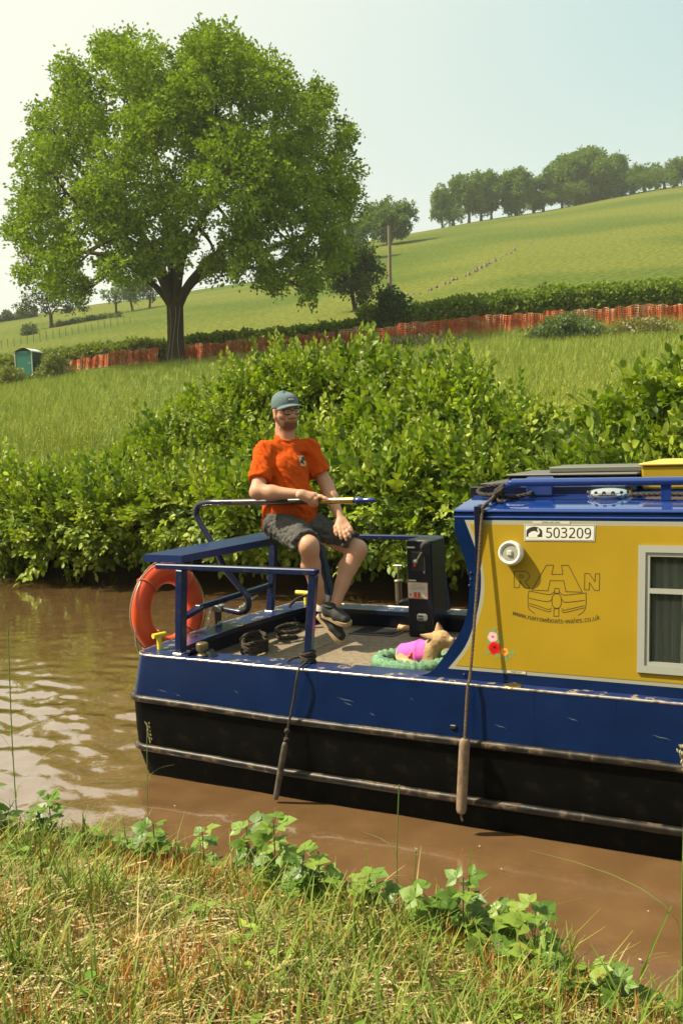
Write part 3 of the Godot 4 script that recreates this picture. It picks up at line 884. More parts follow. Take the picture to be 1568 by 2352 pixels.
# ---------------------------------------------------------------- loose gear on the boat
func make_gear() -> void:
	var b := MB.new()
	# lifebuoy hung outside the stern rail
	var c := Vector3(-4.255, 0.915, -5.325)
	var n := Vector3(-0.992, -0.08, -0.11).normalized()
	var u := n.cross(Vector3.UP).normalized()
	var w := u.cross(n).normalized()
	var ring := thing("lifebuoy", "orange lifebuoy hung on the stern rail beside the tiller", "lifebuoy", c)
	var rr := []
	for k in 48:
		var a := TAU * k / 48
		var dir := u * cos(a) + w * sin(a)
		var sec := []
		for j in 16:
			var t := TAU * j / 16
			sec.append(c + dir * (0.250 + cos(t) * 0.074) + n * sin(t) * 0.058)
		rr.append(sec)
	rr.append(rr[0])
	b.loft(rr, true)
	part("float_ring", b, worn(ntex(71, 0.01, [[0.0, Color(0.60, 0.055, 0.010)], [0.6, Color(0.66, 0.075, 0.014)], [1.0, Color(0.70, 0.11, 0.025)]], 256, 5), 1.5, 0.33), ring)
	for k in 4:
		var a0 := TAU * k / 4 + 0.75
		var path := []
		for j in 13:
			var t := j / 12.0
			var a := a0 + TAU / 4 * t
			var dir := u * cos(a) + w * sin(a)
			path.append(c + dir * (0.330 + 0.022 * sin(t * PI)) + n * (-0.01) + Vector3(0, -0.015 * sin(t * PI), 0))
		part("grab_line", strand_rope(path, 0.006), M.paleline, ring)
		var dir2 := u * cos(a0) + w * sin(a0)
		b = MB.new()
		var lp := []
		for j in 20:
			var t := TAU * j / 20
			lp.append(c + dir2 * (0.250 + cos(t) * 0.078) + n * sin(t) * 0.062)
		b.tube(lp, 0.006, 6, false, true)
		part("line_lashing", b, mat(0.42, 0.10, 0.05, 0.6), ring)
	# line trailing from it
	var tail := single("buoy_line", strand_rope(curve([c + Vector3(0.0, -0.05, 0.335), c + Vector3(0.0, -0.15, 0.345), c + Vector3(0.02, -0.25, 0.335), c + Vector3(0.03, -0.33, 0.33)], 5), 0.006), M.paleline, "thin pale cord with a knot dangling below the orange lifebuoy", "rope")
	# ---- rope fenders
	var fa := thing("rope_fender", "thin dark fender on a rope tied to the stern rail post, tip in the water", "fender", Vector3(-2.92, 0.36, -4.62))
	b = MB.new()
	b.lathe([[0.0, 0.0], [0.014, 0.003], [0.017, 0.03], [0.0185, 0.2], [0.018, 0.33], [0.015, 0.345], [0.0, 0.35]], Vector3(-3.006, 0.02, -4.628), Vector3(0.085, 0.34, 0.006), 14)
	part("fender_body", b, worn(ntex(72, 0.03, [[0.0, Color(0.03, 0.024, 0.018)], [0.6, Color(0.075, 0.06, 0.045)], [1.0, Color(0.14, 0.11, 0.08)]], 128), 4.0, 0.7), fa)
	part("fender_rope", strand_rope(curve([Vector3(-2.885, 0.775, -4.84), Vector3(-2.86, 0.772, -4.74), Vector3(-2.845, 0.752, -4.662), Vector3(-2.875, 0.58, -4.645), Vector3(-2.912, 0.42, -4.632), Vector3(-2.918, 0.36, -4.628)], 5), 0.0075), M.darkrope, fa)
	for q in [Vector3(-2.911, 0.425, -4.630), Vector3(-2.917, 0.375, -4.628)]:
		b = MB.new()
		var kn := []
		for j in 12:
			var a := TAU * j / 12
			kn.append(q + Vector3(cos(a) * 0.011, 0.006 * sin(a * 2.0), sin(a) * 0.011))
		b.tube(kn, 0.007, 6, false, true)
		part("knot", b, M.darkrope, fa)
	# the hitch round the post foot
	for k in 5:
		b = MB.new()
		var kn := []
		for j in 16:
			var a := TAU * j / 16
			kn.append(Vector3(-2.902 + cos(a) * 0.040, 0.768 + k * 0.011 + 0.007 * sin(a + k * 2.0), -4.872 + sin(a) * 0.042))
		part("hitch", strand_rope(kn + [kn[0]], 0.0085), M.darkrope, fa)
	part("rope_end", strand_rope(curve([Vector3(-2.94, 0.79, -4.85), Vector3(-2.975, 0.785, -4.82), Vector3(-3.005, 0.765, -4.81)], 4), 0.008), M.darkrope, fa)
	var fb := thing("rope_fender", "brown fender hanging from a long rope over the yellow cabin side", "fender", Vector3(-1.86, 0.5, -4.62))
	b = MB.new()
	b.lathe([[0.0, 0.0], [0.02, 0.004], [0.026, 0.02], [0.0275, 0.1], [0.0275, 0.36], [0.025, 0.385], [0.014, 0.392], [0.0, 0.392]], Vector3(-1.884, 0.112, -4.612), Vector3(0.03, 0.39, -0.004), 16)
	part("fender_body", b, worn(ntex(73, 0.025, [[0.0, Color(0.10, 0.065, 0.04)], [0.55, Color(0.21, 0.14, 0.085)], [1.0, Color(0.29, 0.21, 0.13)]], 128, 5), 4.0, 0.7), fb)
	part("fender_tail", strand_rope(curve([Vector3(-1.884, 0.115, -4.612), Vector3(-1.882, 0.09, -4.612), Vector3(-1.876, 0.075, -4.612)], 3), 0.006), M.rope, fb)
	part("fender_rope", strand_rope(curve([Vector3(-1.826, 1.70, -5.085), Vector3(-1.828, 1.675, -5.0), Vector3(-1.834, 1.648, -4.905), Vector3(-1.835, 1.60, -4.888), Vector3(-1.838, 1.20, -4.79), Vector3(-1.846, 0.82, -4.695), Vector3(-1.850, 0.762, -4.668), Vector3(-1.853, 0.64, -4.645), Vector3(-1.855, 0.50, -4.617)], 6), 0.0085), M.rope, fb)
	# ---- mooring line made up on the grab rail
	var ml := thing("mooring_rope", "dark rope looped and knotted round the grab rail on the blue roof", "rope", Vector3(-1.83, 1.69, -5.1))
	for k in 4:
		var kn := []
		for j in 17:
			var a := TAU * j / 16
			kn.append(Vector3(-1.832 + k * 0.014 + 0.012 * sin(a), 1.694 + 0.034 * sin(a) + k * 0.009, -5.10 + cos(a) * 0.034))
		part("knot_turn", strand_rope(kn, 0.011), M.darkrope, ml)
	part("rope_loop", strand_rope(curve([Vector3(-1.83, 1.70, -5.08), Vector3(-1.90, 1.70, -5.10), Vector3(-1.95, 1.715, -5.15), Vector3(-1.915, 1.735, -5.19), Vector3(-1.84, 1.745, -5.20), Vector3(-1.75, 1.75, -5.21), Vector3(-1.70, 1.745, -5.22)], 6), 0.012), M.darkrope, ml)
	part("rope_loop", strand_rope(curve([Vector3(-1.83, 1.69, -5.12), Vector3(-1.76, 1.682, -5.15), Vector3(-1.70, 1.69, -5.17), Vector3(-1.66, 1.70, -5.18), Vector3(-1.69, 1.70, -5.23)], 6), 0.012), M.darkrope, ml)
	part("rope_end", strand_rope(curve([Vector3(-1.815, 1.68, -5.07), Vector3(-1.79, 1.668, -5.04), Vector3(-1.77, 1.668, -5.035)], 4), 0.009), M.darkrope, ml)
	single("mooring_rope", strand_rope(curve([Vector3(-1.14, 1.690, -5.19), Vector3(-1.0, 1.692, -5.17), Vector3(-0.8, 1.690, -5.16), Vector3(-0.3, 1.692, -5.17), Vector3(0.6, 1.692, -5.17)], 6), 0.012), M.darkrope, "dark rope lying along the roof beneath the grab rail past the vent", "rope")
	# ---- things standing on the roof
	single("roof_panel", box(Vector3(-1.33, 1.811, -5.60), Vector3(0.62, 0.032, 0.32), 0.006), mat(0.11, 0.11, 0.085, 0.5), "flat grey panel lying on the closed hatch", "panel")
	var yb := thing("roof_box", "yellow roof box with a pale glazed top beside the hatch", "box", Vector3(-0.4, 1.7, -5.7))
	b = MB.new()
	b.cbox(Vector3(-0.40, 1.765, -5.70), Vector3(1.46, 0.125, 0.62), 0.012)
	part("box_side", b, M.yellow, yb)
	part("box_lid", box(Vector3(-0.40, 1.8345, -5.70), Vector3(1.48, 0.014, 0.64), 0.005), mat(0.60, 0.40, 0.06, 0.45), yb)
	part("glazed_top", box(Vector3(-0.32, 1.852, -5.70), Vector3(1.16, 0.02, 0.5), 0.006), mat(0.62, 0.64, 0.62, 0.08), yb)
	for x in [-0.76, -0.62]:
		b = MB.new()
		b.lathe([[0.006, 0.0], [0.006, 0.012], [0.0, 0.014]], Vector3(x, 1.862, -5.5), Vector3.UP, 8)
		part("stud", b, M.brass, yb)
	# ---- on the deck
	b = MB.new()
	var mt := thing("rubber_mat", "black rubber ring mat on the stern deck beside the control pedestal", "mat", Vector3(-3.21, 0.62, -6.38))
	b.cbox(Vector3(-3.21, 0.6245, -6.275), Vector3(0.36, 0.009, 0.02), 0.003)
	b.cbox(Vector3(-3.21, 0.6245, -6.515), Vector3(0.36, 0.009, 0.02), 0.003)
	for s in [-1, 1]: b.cbox(Vector3(-3.21 + s * 0.17, 0.6245, -6.395), Vector3(0.02, 0.009, 0.22), 0.003)
	part("mat_border", b, mat(0.075, 0.072, 0.062, 0.6), mt)
	b = MB.new()
	for k in 15: b.cbox(Vector3(-3.21 + (k - 7) * 0.0215, 0.6265, -6.395), Vector3(0.006, 0.012, 0.22), 0.001)
	for k in 9: b.cbox(Vector3(-3.21, 0.6255, -6.395 + (k - 4) * 0.0235), Vector3(0.32, 0.010, 0.006), 0.001)
	part("mat_grid", b, M.rubber, mt)
	b = MB.new()
	b.lathe([[0.0, 0.0], [0.022, 0.001], [0.027, 0.006], [0.027, 0.014], [0.0225, 0.02], [0.022, 0.16], [0.024, 0.17], [0.0, 0.172]], Vector3(-3.085, 0.645, -6.47), Vector3(1, 0.02, 0.05), 18)
	single("wooden_roller", b, worn(ntex(74, 0.03, [[0.0, Color(0.42, 0.22, 0.09)], [1.0, Color(0.55, 0.33, 0.16)]], 128), 3.0, 0.5), "tan wooden roller on deck against the control pedestal", "roller")
	# coil of old rope under the bulwark
	var coil := []
	rng.seed = 8
	for k in 90:
		var a := TAU * k / 18.0
		var r := 0.085 + 0.03 * sin(k * 0.7)
		coil.append(Vector3(-3.72 + cos(a) * r * 1.1, 0.635 + k * 0.0009 + 0.01 * sin(k * 1.3), -5.55 + sin(a) * r * 1.7))
	single("rope_coil", strand_rope(coil, 0.016), M.darkrope, "coil of dark old rope on the deck under the helmsman's plank", "rope")
	var k2 := []
	for k in 40:
		var a := TAU * k / 20.0
		k2.append(Vector3(-3.70 + cos(a) * 0.07, 0.645 + k * 0.002, -5.95 + sin(a) * 0.10))
	single("rope_coil", strand_rope(k2, 0.016), M.darkrope, "smaller coil of dark rope near the far stern corner of the deck", "rope")
	# stern line hanging in a loop from the far mooring pin
	single("stern_line", strand_rope(curve([Vector3(-3.90, 0.83, -6.58), Vector3(-3.95, 0.81, -6.50), Vector3(-3.99, 0.75, -6.44), Vector3(-3.93, 0.70, -6.40), Vector3(-3.88, 0.655, -6.36), Vector3(-3.80, 0.637, -6.33), Vector3(-3.70, 0.634, -6.32)], 6), 0.012), M.darkrope, "rope looped down from the far yellow mooring pin to the deck", "rope")
	make_dog()

func ruffle(b: MB, c: Vector3, rx: float, rz: float, r: float, seed_: int) -> void:
	# soft gathered rim of the dog's bed
	var f := FastNoiseLite.new()
	f.seed = seed_
	f.frequency = 1.0
	var rings := []
	for k in 72:
		var a := TAU * k / 72
		var sec := []
		for j in 12:
			var t := TAU * j / 12
			var s := 1.0 + 0.20 * sin(k * 2.9 + 1.3 * sin(k * 0.7)) + 0.18 * f.get_noise_2d(k * 0.5, j * 0.6)
			sec.append(c + Vector3(cos(a) * (rx + cos(t) * r * s), 0.0 + r + sin(t) * r * s * 0.95, sin(a) * (rz + cos(t) * r * s)))
		rings.append(sec)
	rings.append(rings[0])
	b.loft(rings, true)

func make_dog() -> void:
	var c := Vector3(-2.50, 0.621, -5.44)
	var bed := thing("dog_bed", "green patterned dog bed with ruffled rim on the stern deck", "dog bed", c)
	var cloth := worn(ntex(75, 0.022, [[0.0, Color(0.04, 0.13, 0.08)], [0.40, Color(0.08, 0.20, 0.12)], [0.50, Color(0.32, 0.38, 0.22)], [0.60, Color(0.06, 0.17, 0.10)], [1.0, Color(0.36, 0.40, 0.25)]], 256, 3, 20.0), 4.5, 0.9, 0.0, 0.1)
	var b := MB.new()
	ruffle(b, c, 0.215, 0.190, 0.046, 4)
	part("rim", b, cloth, bed)
	b = MB.new()
	b.lathe([[0.0, 0.03], [0.10, 0.032], [0.17, 0.03], [0.20, 0.02], [0.205, 0.0]], c, Vector3.UP, 28)
	part("cushion", b, cloth, bed)
	b = MB.new()
	b.cbox(c + Vector3(-0.17, 0.083, 0.07), Vector3(0.03, 0.012, 0.035), 0.004, Basis(Vector3.UP, 0.7))
	part("toggle", b, M.rubber, bed)
	# small tan dog lying in the bed, head raised and turned towards the bow
	var dog := thing("dog", "small tan dog in a pink coat lying in the green bed", "dog", c + Vector3(0.05, 0.03, 0))
	var g := Field.new(Vector3(-2.70, 0.63, -5.62), Vector3(-2.15, 0.96, -5.26), 0.0055, 0.010)
	var P := func(x, y, z): return Vector3(x, y, z)
	g.bone(P.call(-2.57, 0.70, -5.46), P.call(-2.46, 0.715, -5.45), 0.055, 0.062)
	g.bone(P.call(-2.46, 0.715, -5.45), P.call(-2.385, 0.715, -5.44), 0.062, 0.055)
	g.bone(P.call(-2.40, 0.735, -5.44), P.call(-2.345, 0.795, -5.445), 0.056, 0.046)    # neck
	g.bone(P.call(-2.345, 0.815, -5.445), P.call(-2.312, 0.822, -5.445), 0.048, 0.044)  # skull
	g.bone(P.call(-2.310, 0.815, -5.445), P.call(-2.250, 0.812, -5.44), 0.034, 0.018)  # muzzle
	g.bone(P.call(-2.31, 0.792, -5.445), P.call(-2.258, 0.793, -5.44), 0.026, 0.014)     # jaw
	g.bone(P.call(-2.39, 0.69, -5.41), P.call(-2.36, 0.665, -5.395), 0.032, 0.022)      # shoulder and forelegs
	g.bone(P.call(-2.36, 0.665, -5.395), P.call(-2.27, 0.655, -5.39), 0.019, 0.015)
	g.bone(P.call(-2.385, 0.69, -5.48), P.call(-2.27, 0.657, -5.49), 0.026, 0.015)
	g.bone(P.call(-2.56, 0.69, -5.42), P.call(-2.52, 0.672, -5.385), 0.040, 0.028)      # haunch and hind foot
	g.bone(P.call(-2.52, 0.665, -5.385), P.call(-2.45, 0.655, -5.365), 0.020, 0.015)
	g.rough = 0.0025
	g.noise.frequency = 38.0
	b = g.surface()
	var fur := FastNoiseLite.new()
	fur.seed = 3
	fur.frequency = 30.0
	for k in b.v.size():
		var q := b.v[k]
		var t := fur.get_noise_3dv(q) * 0.5 + 0.5
		var cc := Color(0.33, 0.195, 0.085).lerp(Color(0.52, 0.35, 0.18), t)
		if q.y < 0.70 or q.x > -2.262: cc = cc.lerp(Color(0.60, 0.46, 0.30), 0.6)
		b.c[k] = cc
	var body := part("body", b, vmat(0.9), dog, true)
	# ears: two thin cups
	for e in [[Vector3(-2.340, 0.848, -5.470), Vector3(-2.352, 0.908, -5.478), Vector3(0.35, 0.1, 0.9)], [Vector3(-2.350, 0.842, -5.412), Vector3(-2.428, 0.846, -5.385), Vector3(0.1, 0.75, 0.65)]]:
		b = MB.new()
		var d: Vector3 = e[1] - e[0]
		var nn: Vector3 = e[2].normalized()
		var s := d.normalized().cross(nn)
		var rings := []
		for k in 6:
			var t := k / 5.0
			var wd := 0.030 * (1.0 - t * 0.92) * (1.0 + 0.6 * t)
			var sec := []
			for j in 10:
				var a := TAU * j / 10
				sec.append(e[0] + d * t + s * cos(a) * wd + nn * (sin(a) * 0.005 - 0.010 * cos(a) * cos(a)))
			rings.append(sec)
		b.loft(rings, true, true)
		part("ear", b, mat(0.42, 0.26, 0.13, 0.9), dog)
	for s in [-1, 1]:
		b = MB.new()
		b.lathe([[0.0, 0.006], [0.005, 0.0045], [0.0065, 0.0], [0.005, -0.0045]], Vector3(-2.285, 0.836, -5.445 + s * 0.031), Vector3(0.6, 0.2, s * 0.75), 10)
		part("eye", b, mat(0.012, 0.008, 0.006, 0.1), dog)
	b = MB.new()
	b.lathe([[0.0, 0.008], [0.007, 0.005], [0.009, 0.0], [0.006, -0.006]], Vector3(-2.236, 0.818, -5.44), Vector3(1, 0.15, 0), 10)
	part("nose", b, mat(0.02, 0.014, 0.012, 0.3), dog)
	# collar and coat
	b = MB.new()
	var cl := []
	var cd := Vector3(0.055, 0.06, -0.005).normalized()
	var cx := cd.cross(Vector3(0, 0, 1)).normalized()
	var cy := cd.cross(cx)
	for j in 24:
		var a := TAU * j / 24
		cl.append(Vector3(-2.378, 0.757, -5.442) + (cx * cos(a) + cy * sin(a)) * 0.0475)
	b.tube(cl, 0.006, 6, false, true)
	b.cbox(Vector3(-2.34, 0.722, -5.412), Vector3(0.022, 0.022, 0.005), 0.002, Basis(Vector3.UP, 0.5))
	part("collar", b, mat(0.35, 0.06, 0.03, 0.5), dog)
	var coat := Field.new(Vector3(-2.68, 0.64, -5.56), Vector3(-2.36, 0.82, -5.34), 0.0055, 0.010)
	coat.rough = 0.006
	coat.bone(P.call(-2.585, 0.700, -5.46), P.call(-2.46, 0.724, -5.45), 0.064, 0.074, true, true)
	coat.bone(P.call(-2.46, 0.724, -5.45), P.call(-2.395, 0.730, -5.445), 0.074, 0.068, true, true)
	b = coat.surface()
	var ct := part("coat", b, mat(0.70, 0.10, 0.42, 0.85), dog)
	b = MB.new()
	var tr := []
	for k in 26:
		var t := k / 25.0
		var a := lerpf(-0.6, 2.3, t)
		tr.append(Vector3(-2.425 - 0.10 * t + 0.008 * sin(k * 1.9), 0.716 + cos(a) * 0.05 + 0.006 * sin(k * 2.3), -5.452 + sin(a) * 0.076))
	b.tube(tr, 0.006, 6)
	part("coat_trim", b, mat(0.70, 0.16, 0.03, 0.7), dog)
# ---------------------------------------------------------------- the helmsman
func make_person() -> void:
	var o := thing("person", "bearded man in orange t-shirt, grey shorts, cap and glasses steering the boat", "person", Vector3(-3.6, 1.355, -5.85))
	var skin := vmat(0.55, Color(0, 0, 0), 0.4)
	skin.subsurf_scatter_enabled = true
	skin.subsurf_scatter_strength = 0.08
	var V := {
		"neck": Vector3(-3.655, 2.03, -5.95), "shR": Vector3(-3.722, 1.948, -5.780), "shL": Vector3(-3.540, 1.955, -6.070),
		"elR": Vector3(-3.668, 1.690, -5.585), "wrR": Vector3(-3.385, 1.672, -5.645),
		"elL": Vector3(-3.415, 1.690, -6.085), "wrL": Vector3(-3.250, 1.478, -5.955),
		"hipR": Vector3(-3.625, 1.452, -5.795), "hipL": Vector3(-3.590, 1.448, -5.985), "pelvis": Vector3(-3.655, 1.465, -5.905),
		"kneeR": Vector3(-3.292, 1.340, -5.590), "kneeL": Vector3(-3.152, 1.270, -6.005),
		"anR": Vector3(-3.322, 0.905, -5.795), "anL": Vector3(-3.232, 0.905, -5.800)}
	# ---- skin: one body, arms, neck and legs
	var g := Field.new(Vector3(-3.95, 0.80, -6.28), Vector3(-3.02, 2.14, -5.46), 0.0105, 0.012)
	g.bone(V.neck, V.neck + Vector3(0.02, 0.09, 0.01), 0.062, 0.058)
	g.bone(V.neck + Vector3(0.0, -0.03, 0), V.neck + Vector3(0.0, -0.10, 0), 0.062, 0.075)
	g.bone(V.neck + Vector3(0.0, -0.14, 0), V.pelvis + Vector3(0.02, 0.10, 0), 0.085, 0.13)
	g.bone(V.shR, V.shL, 0.048, 0.048)
	g.bone(V.shR, V.elR, 0.054, 0.047)
	g.bone(V.elR, V.elR.lerp(V.wrR, 0.35), 0.047, 0.047)
	g.bone(V.elR.lerp(V.wrR, 0.35), V.wrR, 0.047, 0.031)
	g.bone(V.shL, V.elL, 0.054, 0.046)
	g.bone(V.elL, V.elL.lerp(V.wrL, 0.35), 0.046, 0.045)
	g.bone(V.elL.lerp(V.wrL, 0.35), V.wrL, 0.045, 0.030)
	for s in ["R", "L"]:
		var hip: Vector3 = V["hip" + s]
		var knee: Vector3 = V["knee" + s]
		var an: Vector3 = V["an" + s]
		g.bone(hip, knee, 0.082, 0.060)
		g.bone(knee, knee.lerp(an, 0.08), 0.060, 0.056)
		var back: Vector3 = Vector3(-0.022, 0, -0.006)
		g.bone(knee.lerp(an, 0.06), knee.lerp(an, 0.32) + back, 0.054, 0.060)
		g.bone(knee.lerp(an, 0.32) + back, knee.lerp(an, 0.62) + back * 0.6, 0.060, 0.044)
		g.bone(knee.lerp(an, 0.62) + back * 0.6, an, 0.044, 0.036)
	var b := g.surface()
	# ---- hands, each on a finer grid and added to the same mesh
	b.add(hand_surface_right(V.wrR), Transform3D())
	b.add(hand_surface_left(V.wrL), Transform3D())
	b.add(head_surface(), Transform3D())
	var tone := FastNoiseLite.new()
	tone.seed = 2
	tone.frequency = 7.0
	for k in b.v.size():
		var p := b.v[k]
		var t := tone.get_noise_3dv(p) * 0.5 + 0.5
		var t2 := tone.get_noise_3dv(p * 9.0) * 0.5 + 0.5
		var c := Color(0.42, 0.205, 0.118).lerp(Color(0.54, 0.295, 0.185), 0.6 * t + 0.4 * t2)
		if p.y < 1.40 and p.y > 0.8: c = c.lerp(Color(0.56, 0.30, 0.19), 0.6)
		if p.y > 2.06: c = face_color(p, c)
		b.c[k] = c
	part("body", b, skin, o, true)
	# ---- t-shirt
	var sh := Field.new(Vector3(-3.98, 1.36, -6.28), Vector3(-3.28, 2.14, -5.56), 0.0095, 0.011)
	sh.rough = 0.010
	sh.noise.frequency = 6.0
	var chest := Vector3(-3.645, 1.82, -5.925)
	var belly := Vector3(-3.615, 1.60, -5.895)
	sh.bone(V.neck + Vector3(-0.008, -0.085, 0), chest, 0.106, 0.150)
	sh.bone(chest + Vector3(-0.03, 0, -0.05), belly + Vector3(-0.03, 0, -0.05), 0.142, 0.150)
	sh.bone(chest + Vector3(0.02, 0.0, 0.045), belly + Vector3(0.03, 0, 0.03), 0.142, 0.158)
	sh.bone(belly, Vector3(-3.63, 1.455, -5.895), 0.175, 0.178)
	sh.bone(belly + Vector3(0.05, -0.02, 0), Vector3(-3.56, 1.47, -5.87), 0.145, 0.140)
	sh.bone(V.shR + Vector3(0.01, 0.0, -0.01), V.shL + Vector3(-0.01, 0.0, 0.01), 0.066, 0.066)
	sh.bone(V.shR + Vector3(0.03, 0.01, -0.04), V.neck + Vector3(-0.016, -0.016, 0.022), 0.048, 0.050)
	sh.bone(V.shL + Vector3(-0.03, 0.01, 0.04), V.neck + Vector3(0.006, -0.016, -0.026), 0.048, 0.050)
	sh.bone(V.shR, V.shR.lerp(V.elR, 0.72), 0.070, 0.077, false, true)
	sh.bone(V.shL, V.shL.lerp(V.elL, 0.66), 0.070, 0.074, false, true)
	sh.cuts.append([Vector3(-3.60, 1.405, -5.9), Vector3(0.10, -1.0, 0.02).normalized()])
	var nk: Vector3 = V.neck + Vector3(0.006, 0.014, 0.003)
	b = sh.surface()
	fold(b, 1)
	var shirt := part("t_shirt", b, M.shirt, o)
	# printed badge on the chest, laid on the cloth
	badge(shirt)
	# collar band
	b = MB.new()
	var col := []
	var cn := Vector3(0.30, 0.92, 0.18).normalized()
	var cu := cn.cross(Vector3.RIGHT).normalized()
	var cv := cn.cross(cu)
	for j in 28:
		var a := TAU * j / 28
		col.append(nk + (cu * cos(a) + cv * sin(a)) * 0.074)
	b.tube(col, 0.010, 8, false, true)
	part("collar", b, M.shirt, shirt)
	# ---- shorts
	var st := Field.new(Vector3(-3.92, 1.16, -6.22), Vector3(-3.02, 1.68, -5.46), 0.0105, 0.014)
	st.rough = 0.013
	st.noise.frequency = 7.0
	st.bone(V.pelvis + Vector3(0.0, 0.03, 0.0), V.pelvis + Vector3(0.02, 0.03, 0), 0.150, 0.150)
	st.bone(V.hipR + Vector3(0, 0.0, 0), V.hipL, 0.112, 0.112)
	st.bone(V.hipR, V.hipR.lerp(V.kneeR, 0.92), 0.108, 0.098, false, true)
	st.bone(V.hipL, V.hipL.lerp(V.kneeL, 0.90), 0.108, 0.096, false, true)
	var mid: Vector3 = (V.hipR + V.hipL) * 0.5
	st.bone(mid, mid + Vector3(0.16, -0.03, 0.0), 0.10, 0.07)
	# cloth hanging below the thighs
	st.bone(V.hipR.lerp(V.kneeR, 0.45) + Vector3(0, -0.05, 0), V.hipR.lerp(V.kneeR, 0.92) + Vector3(-0.02, -0.065, 0.0), 0.075, 0.085, false, true)
	st.bone(V.hipL.lerp(V.kneeL, 0.45) + Vector3(0, -0.05, 0), V.hipL.lerp(V.kneeL, 0.90) + Vector3(-0.02, -0.06, 0), 0.075, 0.080, false, true)
	st.cuts.append([Vector3(-3.6, 1.357, -5.9), Vector3(-0.16, -0.98, 0.0).normalized()])
	b = st.surface()
	fold(b, 2)
	part("shorts", b, M.shorts, o)
	# ---- shoes and socks
	shoe(o, Vector3(-3.347, 0.855, -5.785), Vector3(-3.160, 0.672, -5.772), Vector3(0.62, 0.74, 0.12), V.anR)
	shoe(o, Vector3(-3.300, 0.862, -5.762), Vector3(-3.083, 0.812, -5.725), Vector3(0.25, 0.95, 0.22), V.anL)
	b = MB.new()
	b.tube(curve([V.anR + Vector3(0.010, 0.075, -0.018), V.anR + Vector3(0.002, 0.03, -0.002), V.anR + Vector3(-0.005, -0.03, 0.0)], 4), [0.043, 0.0425, 0.043, 0.044, 0.046, 0.047, 0.048, 0.048, 0.046], 16)
	part("sock", b, mat(0.56, 0.50, 0.44, 0.9), o)
	make_cap_and_glasses(o)

# creases: push the cloth in and out along slanting waves
func fold(b: MB, which: int) -> void:
	var f := FastNoiseLite.new()
	f.seed = 30 + which
	f.frequency = 5.0
	f.fractal_octaves = 2
	var nrm := PackedVector3Array()
	nrm.resize(b.v.size())
	for k in range(0, b.ix.size(), 3):
		var a := b.v[b.ix[k]]
		var w := (b.v[b.ix[k + 2]] - a).cross(b.v[b.ix[k + 1]] - a)
		for j in 3: nrm[b.ix[k + j]] += w
	for k in b.v.size():
		var p := b.v[k]
		var q := Vector3(p.x * 1.2 + p.y * 0.8, p.y * 0.55, p.z * 1.2 - p.y * 0.4) if which == 1 else Vector3(p.x * 0.5, p.y * 2.2, p.z * 1.4 + p.x)
		var e := f.get_noise_3dv(q)
		e = 1.0 - absf(e) * 2.2
		var e2 := f.get_noise_3dv(q * 2.7 + Vector3(9, 3, 1))
		e += 0.6 * (1.0 - absf(e2) * 3.0)
		b.v[k] = p + nrm[k].normalized() * (e - 0.6) * (0.0095 if which == 1 else 0.0105)

func finger(g: Field, pts: Array, r0: float, r1: float) -> void:
	for k in pts.size() - 1:
		var a := lerpf(r0, r1, float(k) / (pts.size() - 1))
		var c := lerpf(r0, r1, float(k + 1) / (pts.size() - 1))
		g.bone(pts[k], pts[k + 1], a, c)

func hand_surface_right(w: Vector3) -> MB:
	# closed over the tiller bar from above, forefinger lying along it
	var g := Field.new(Vector3(-3.43, 1.565, -5.76), Vector3(-3.12, 1.725, -5.60), 0.0036, 0.0045)
	var kx := -3.285
	g.bone(w + Vector3(-0.01, 0, 0), w + Vector3(0.03, 0.0, 0.0), 0.030, 0.028)
	# palm: three rays from wrist to knuckles, over the bar
	g.bone(w + Vector3(0.02, 0.0, -0.012), Vector3(kx, 1.662, -5.690), 0.024, 0.018)
	g.bone(w + Vector3(0.02, 0.0, 0.002), Vector3(kx - 0.004, 1.658, -5.668), 0.025, 0.019)
	g.bone(w + Vector3(0.02, -0.004, 0.014), Vector3(kx - 0.018, 1.642, -5.652), 0.024, 0.018)
	g.bone(w + Vector3(0.02, -0.010, 0.018), Vector3(kx - 0.036, 1.628, -5.650), 0.022, 0.016)
	# forefinger along the bar, pointing forward and down a little
	finger(g, [Vector3(kx, 1.660, -5.688), Vector3(kx + 0.045, 1.652, -5.686), Vector3(kx + 0.078, 1.640, -5.684), Vector3(kx + 0.102, 1.628, -5.683)], 0.0125, 0.0088)
	# the other three curl round the near side of the bar and under it
	finger(g, [Vector3(kx - 0.002, 1.654, -5.666), Vector3(kx + 0.020, 1.636, -5.664), Vector3(kx + 0.018, 1.610, -5.672), Vector3(kx + 0.012, 1.596, -5.690)], 0.0120, 0.0090)
	finger(g, [Vector3(kx - 0.016, 1.640, -5.652), Vector3(kx - 0.002, 1.618, -5.660), Vector3(kx - 0.006, 1.598, -5.674), Vector3(kx - 0.010, 1.590, -5.694)], 0.0115, 0.0086)
	finger(g, [Vector3(kx - 0.036, 1.628, -5.650), Vector3(kx - 0.024, 1.608, -5.662), Vector3(kx - 0.026, 1.594, -5.676), Vector3(kx - 0.030, 1.588, -5.692)], 0.0105, 0.0078)
	# thumb on the far side
	finger(g, [w + Vector3(0.035, 0.004, -0.022), Vector3(kx - 0.022, 1.655, -5.722), Vector3(kx + 0.012, 1.640, -5.736), Vector3(kx + 0.034, 1.628, -5.738)], 0.0150, 0.0100)
	return g.surface()

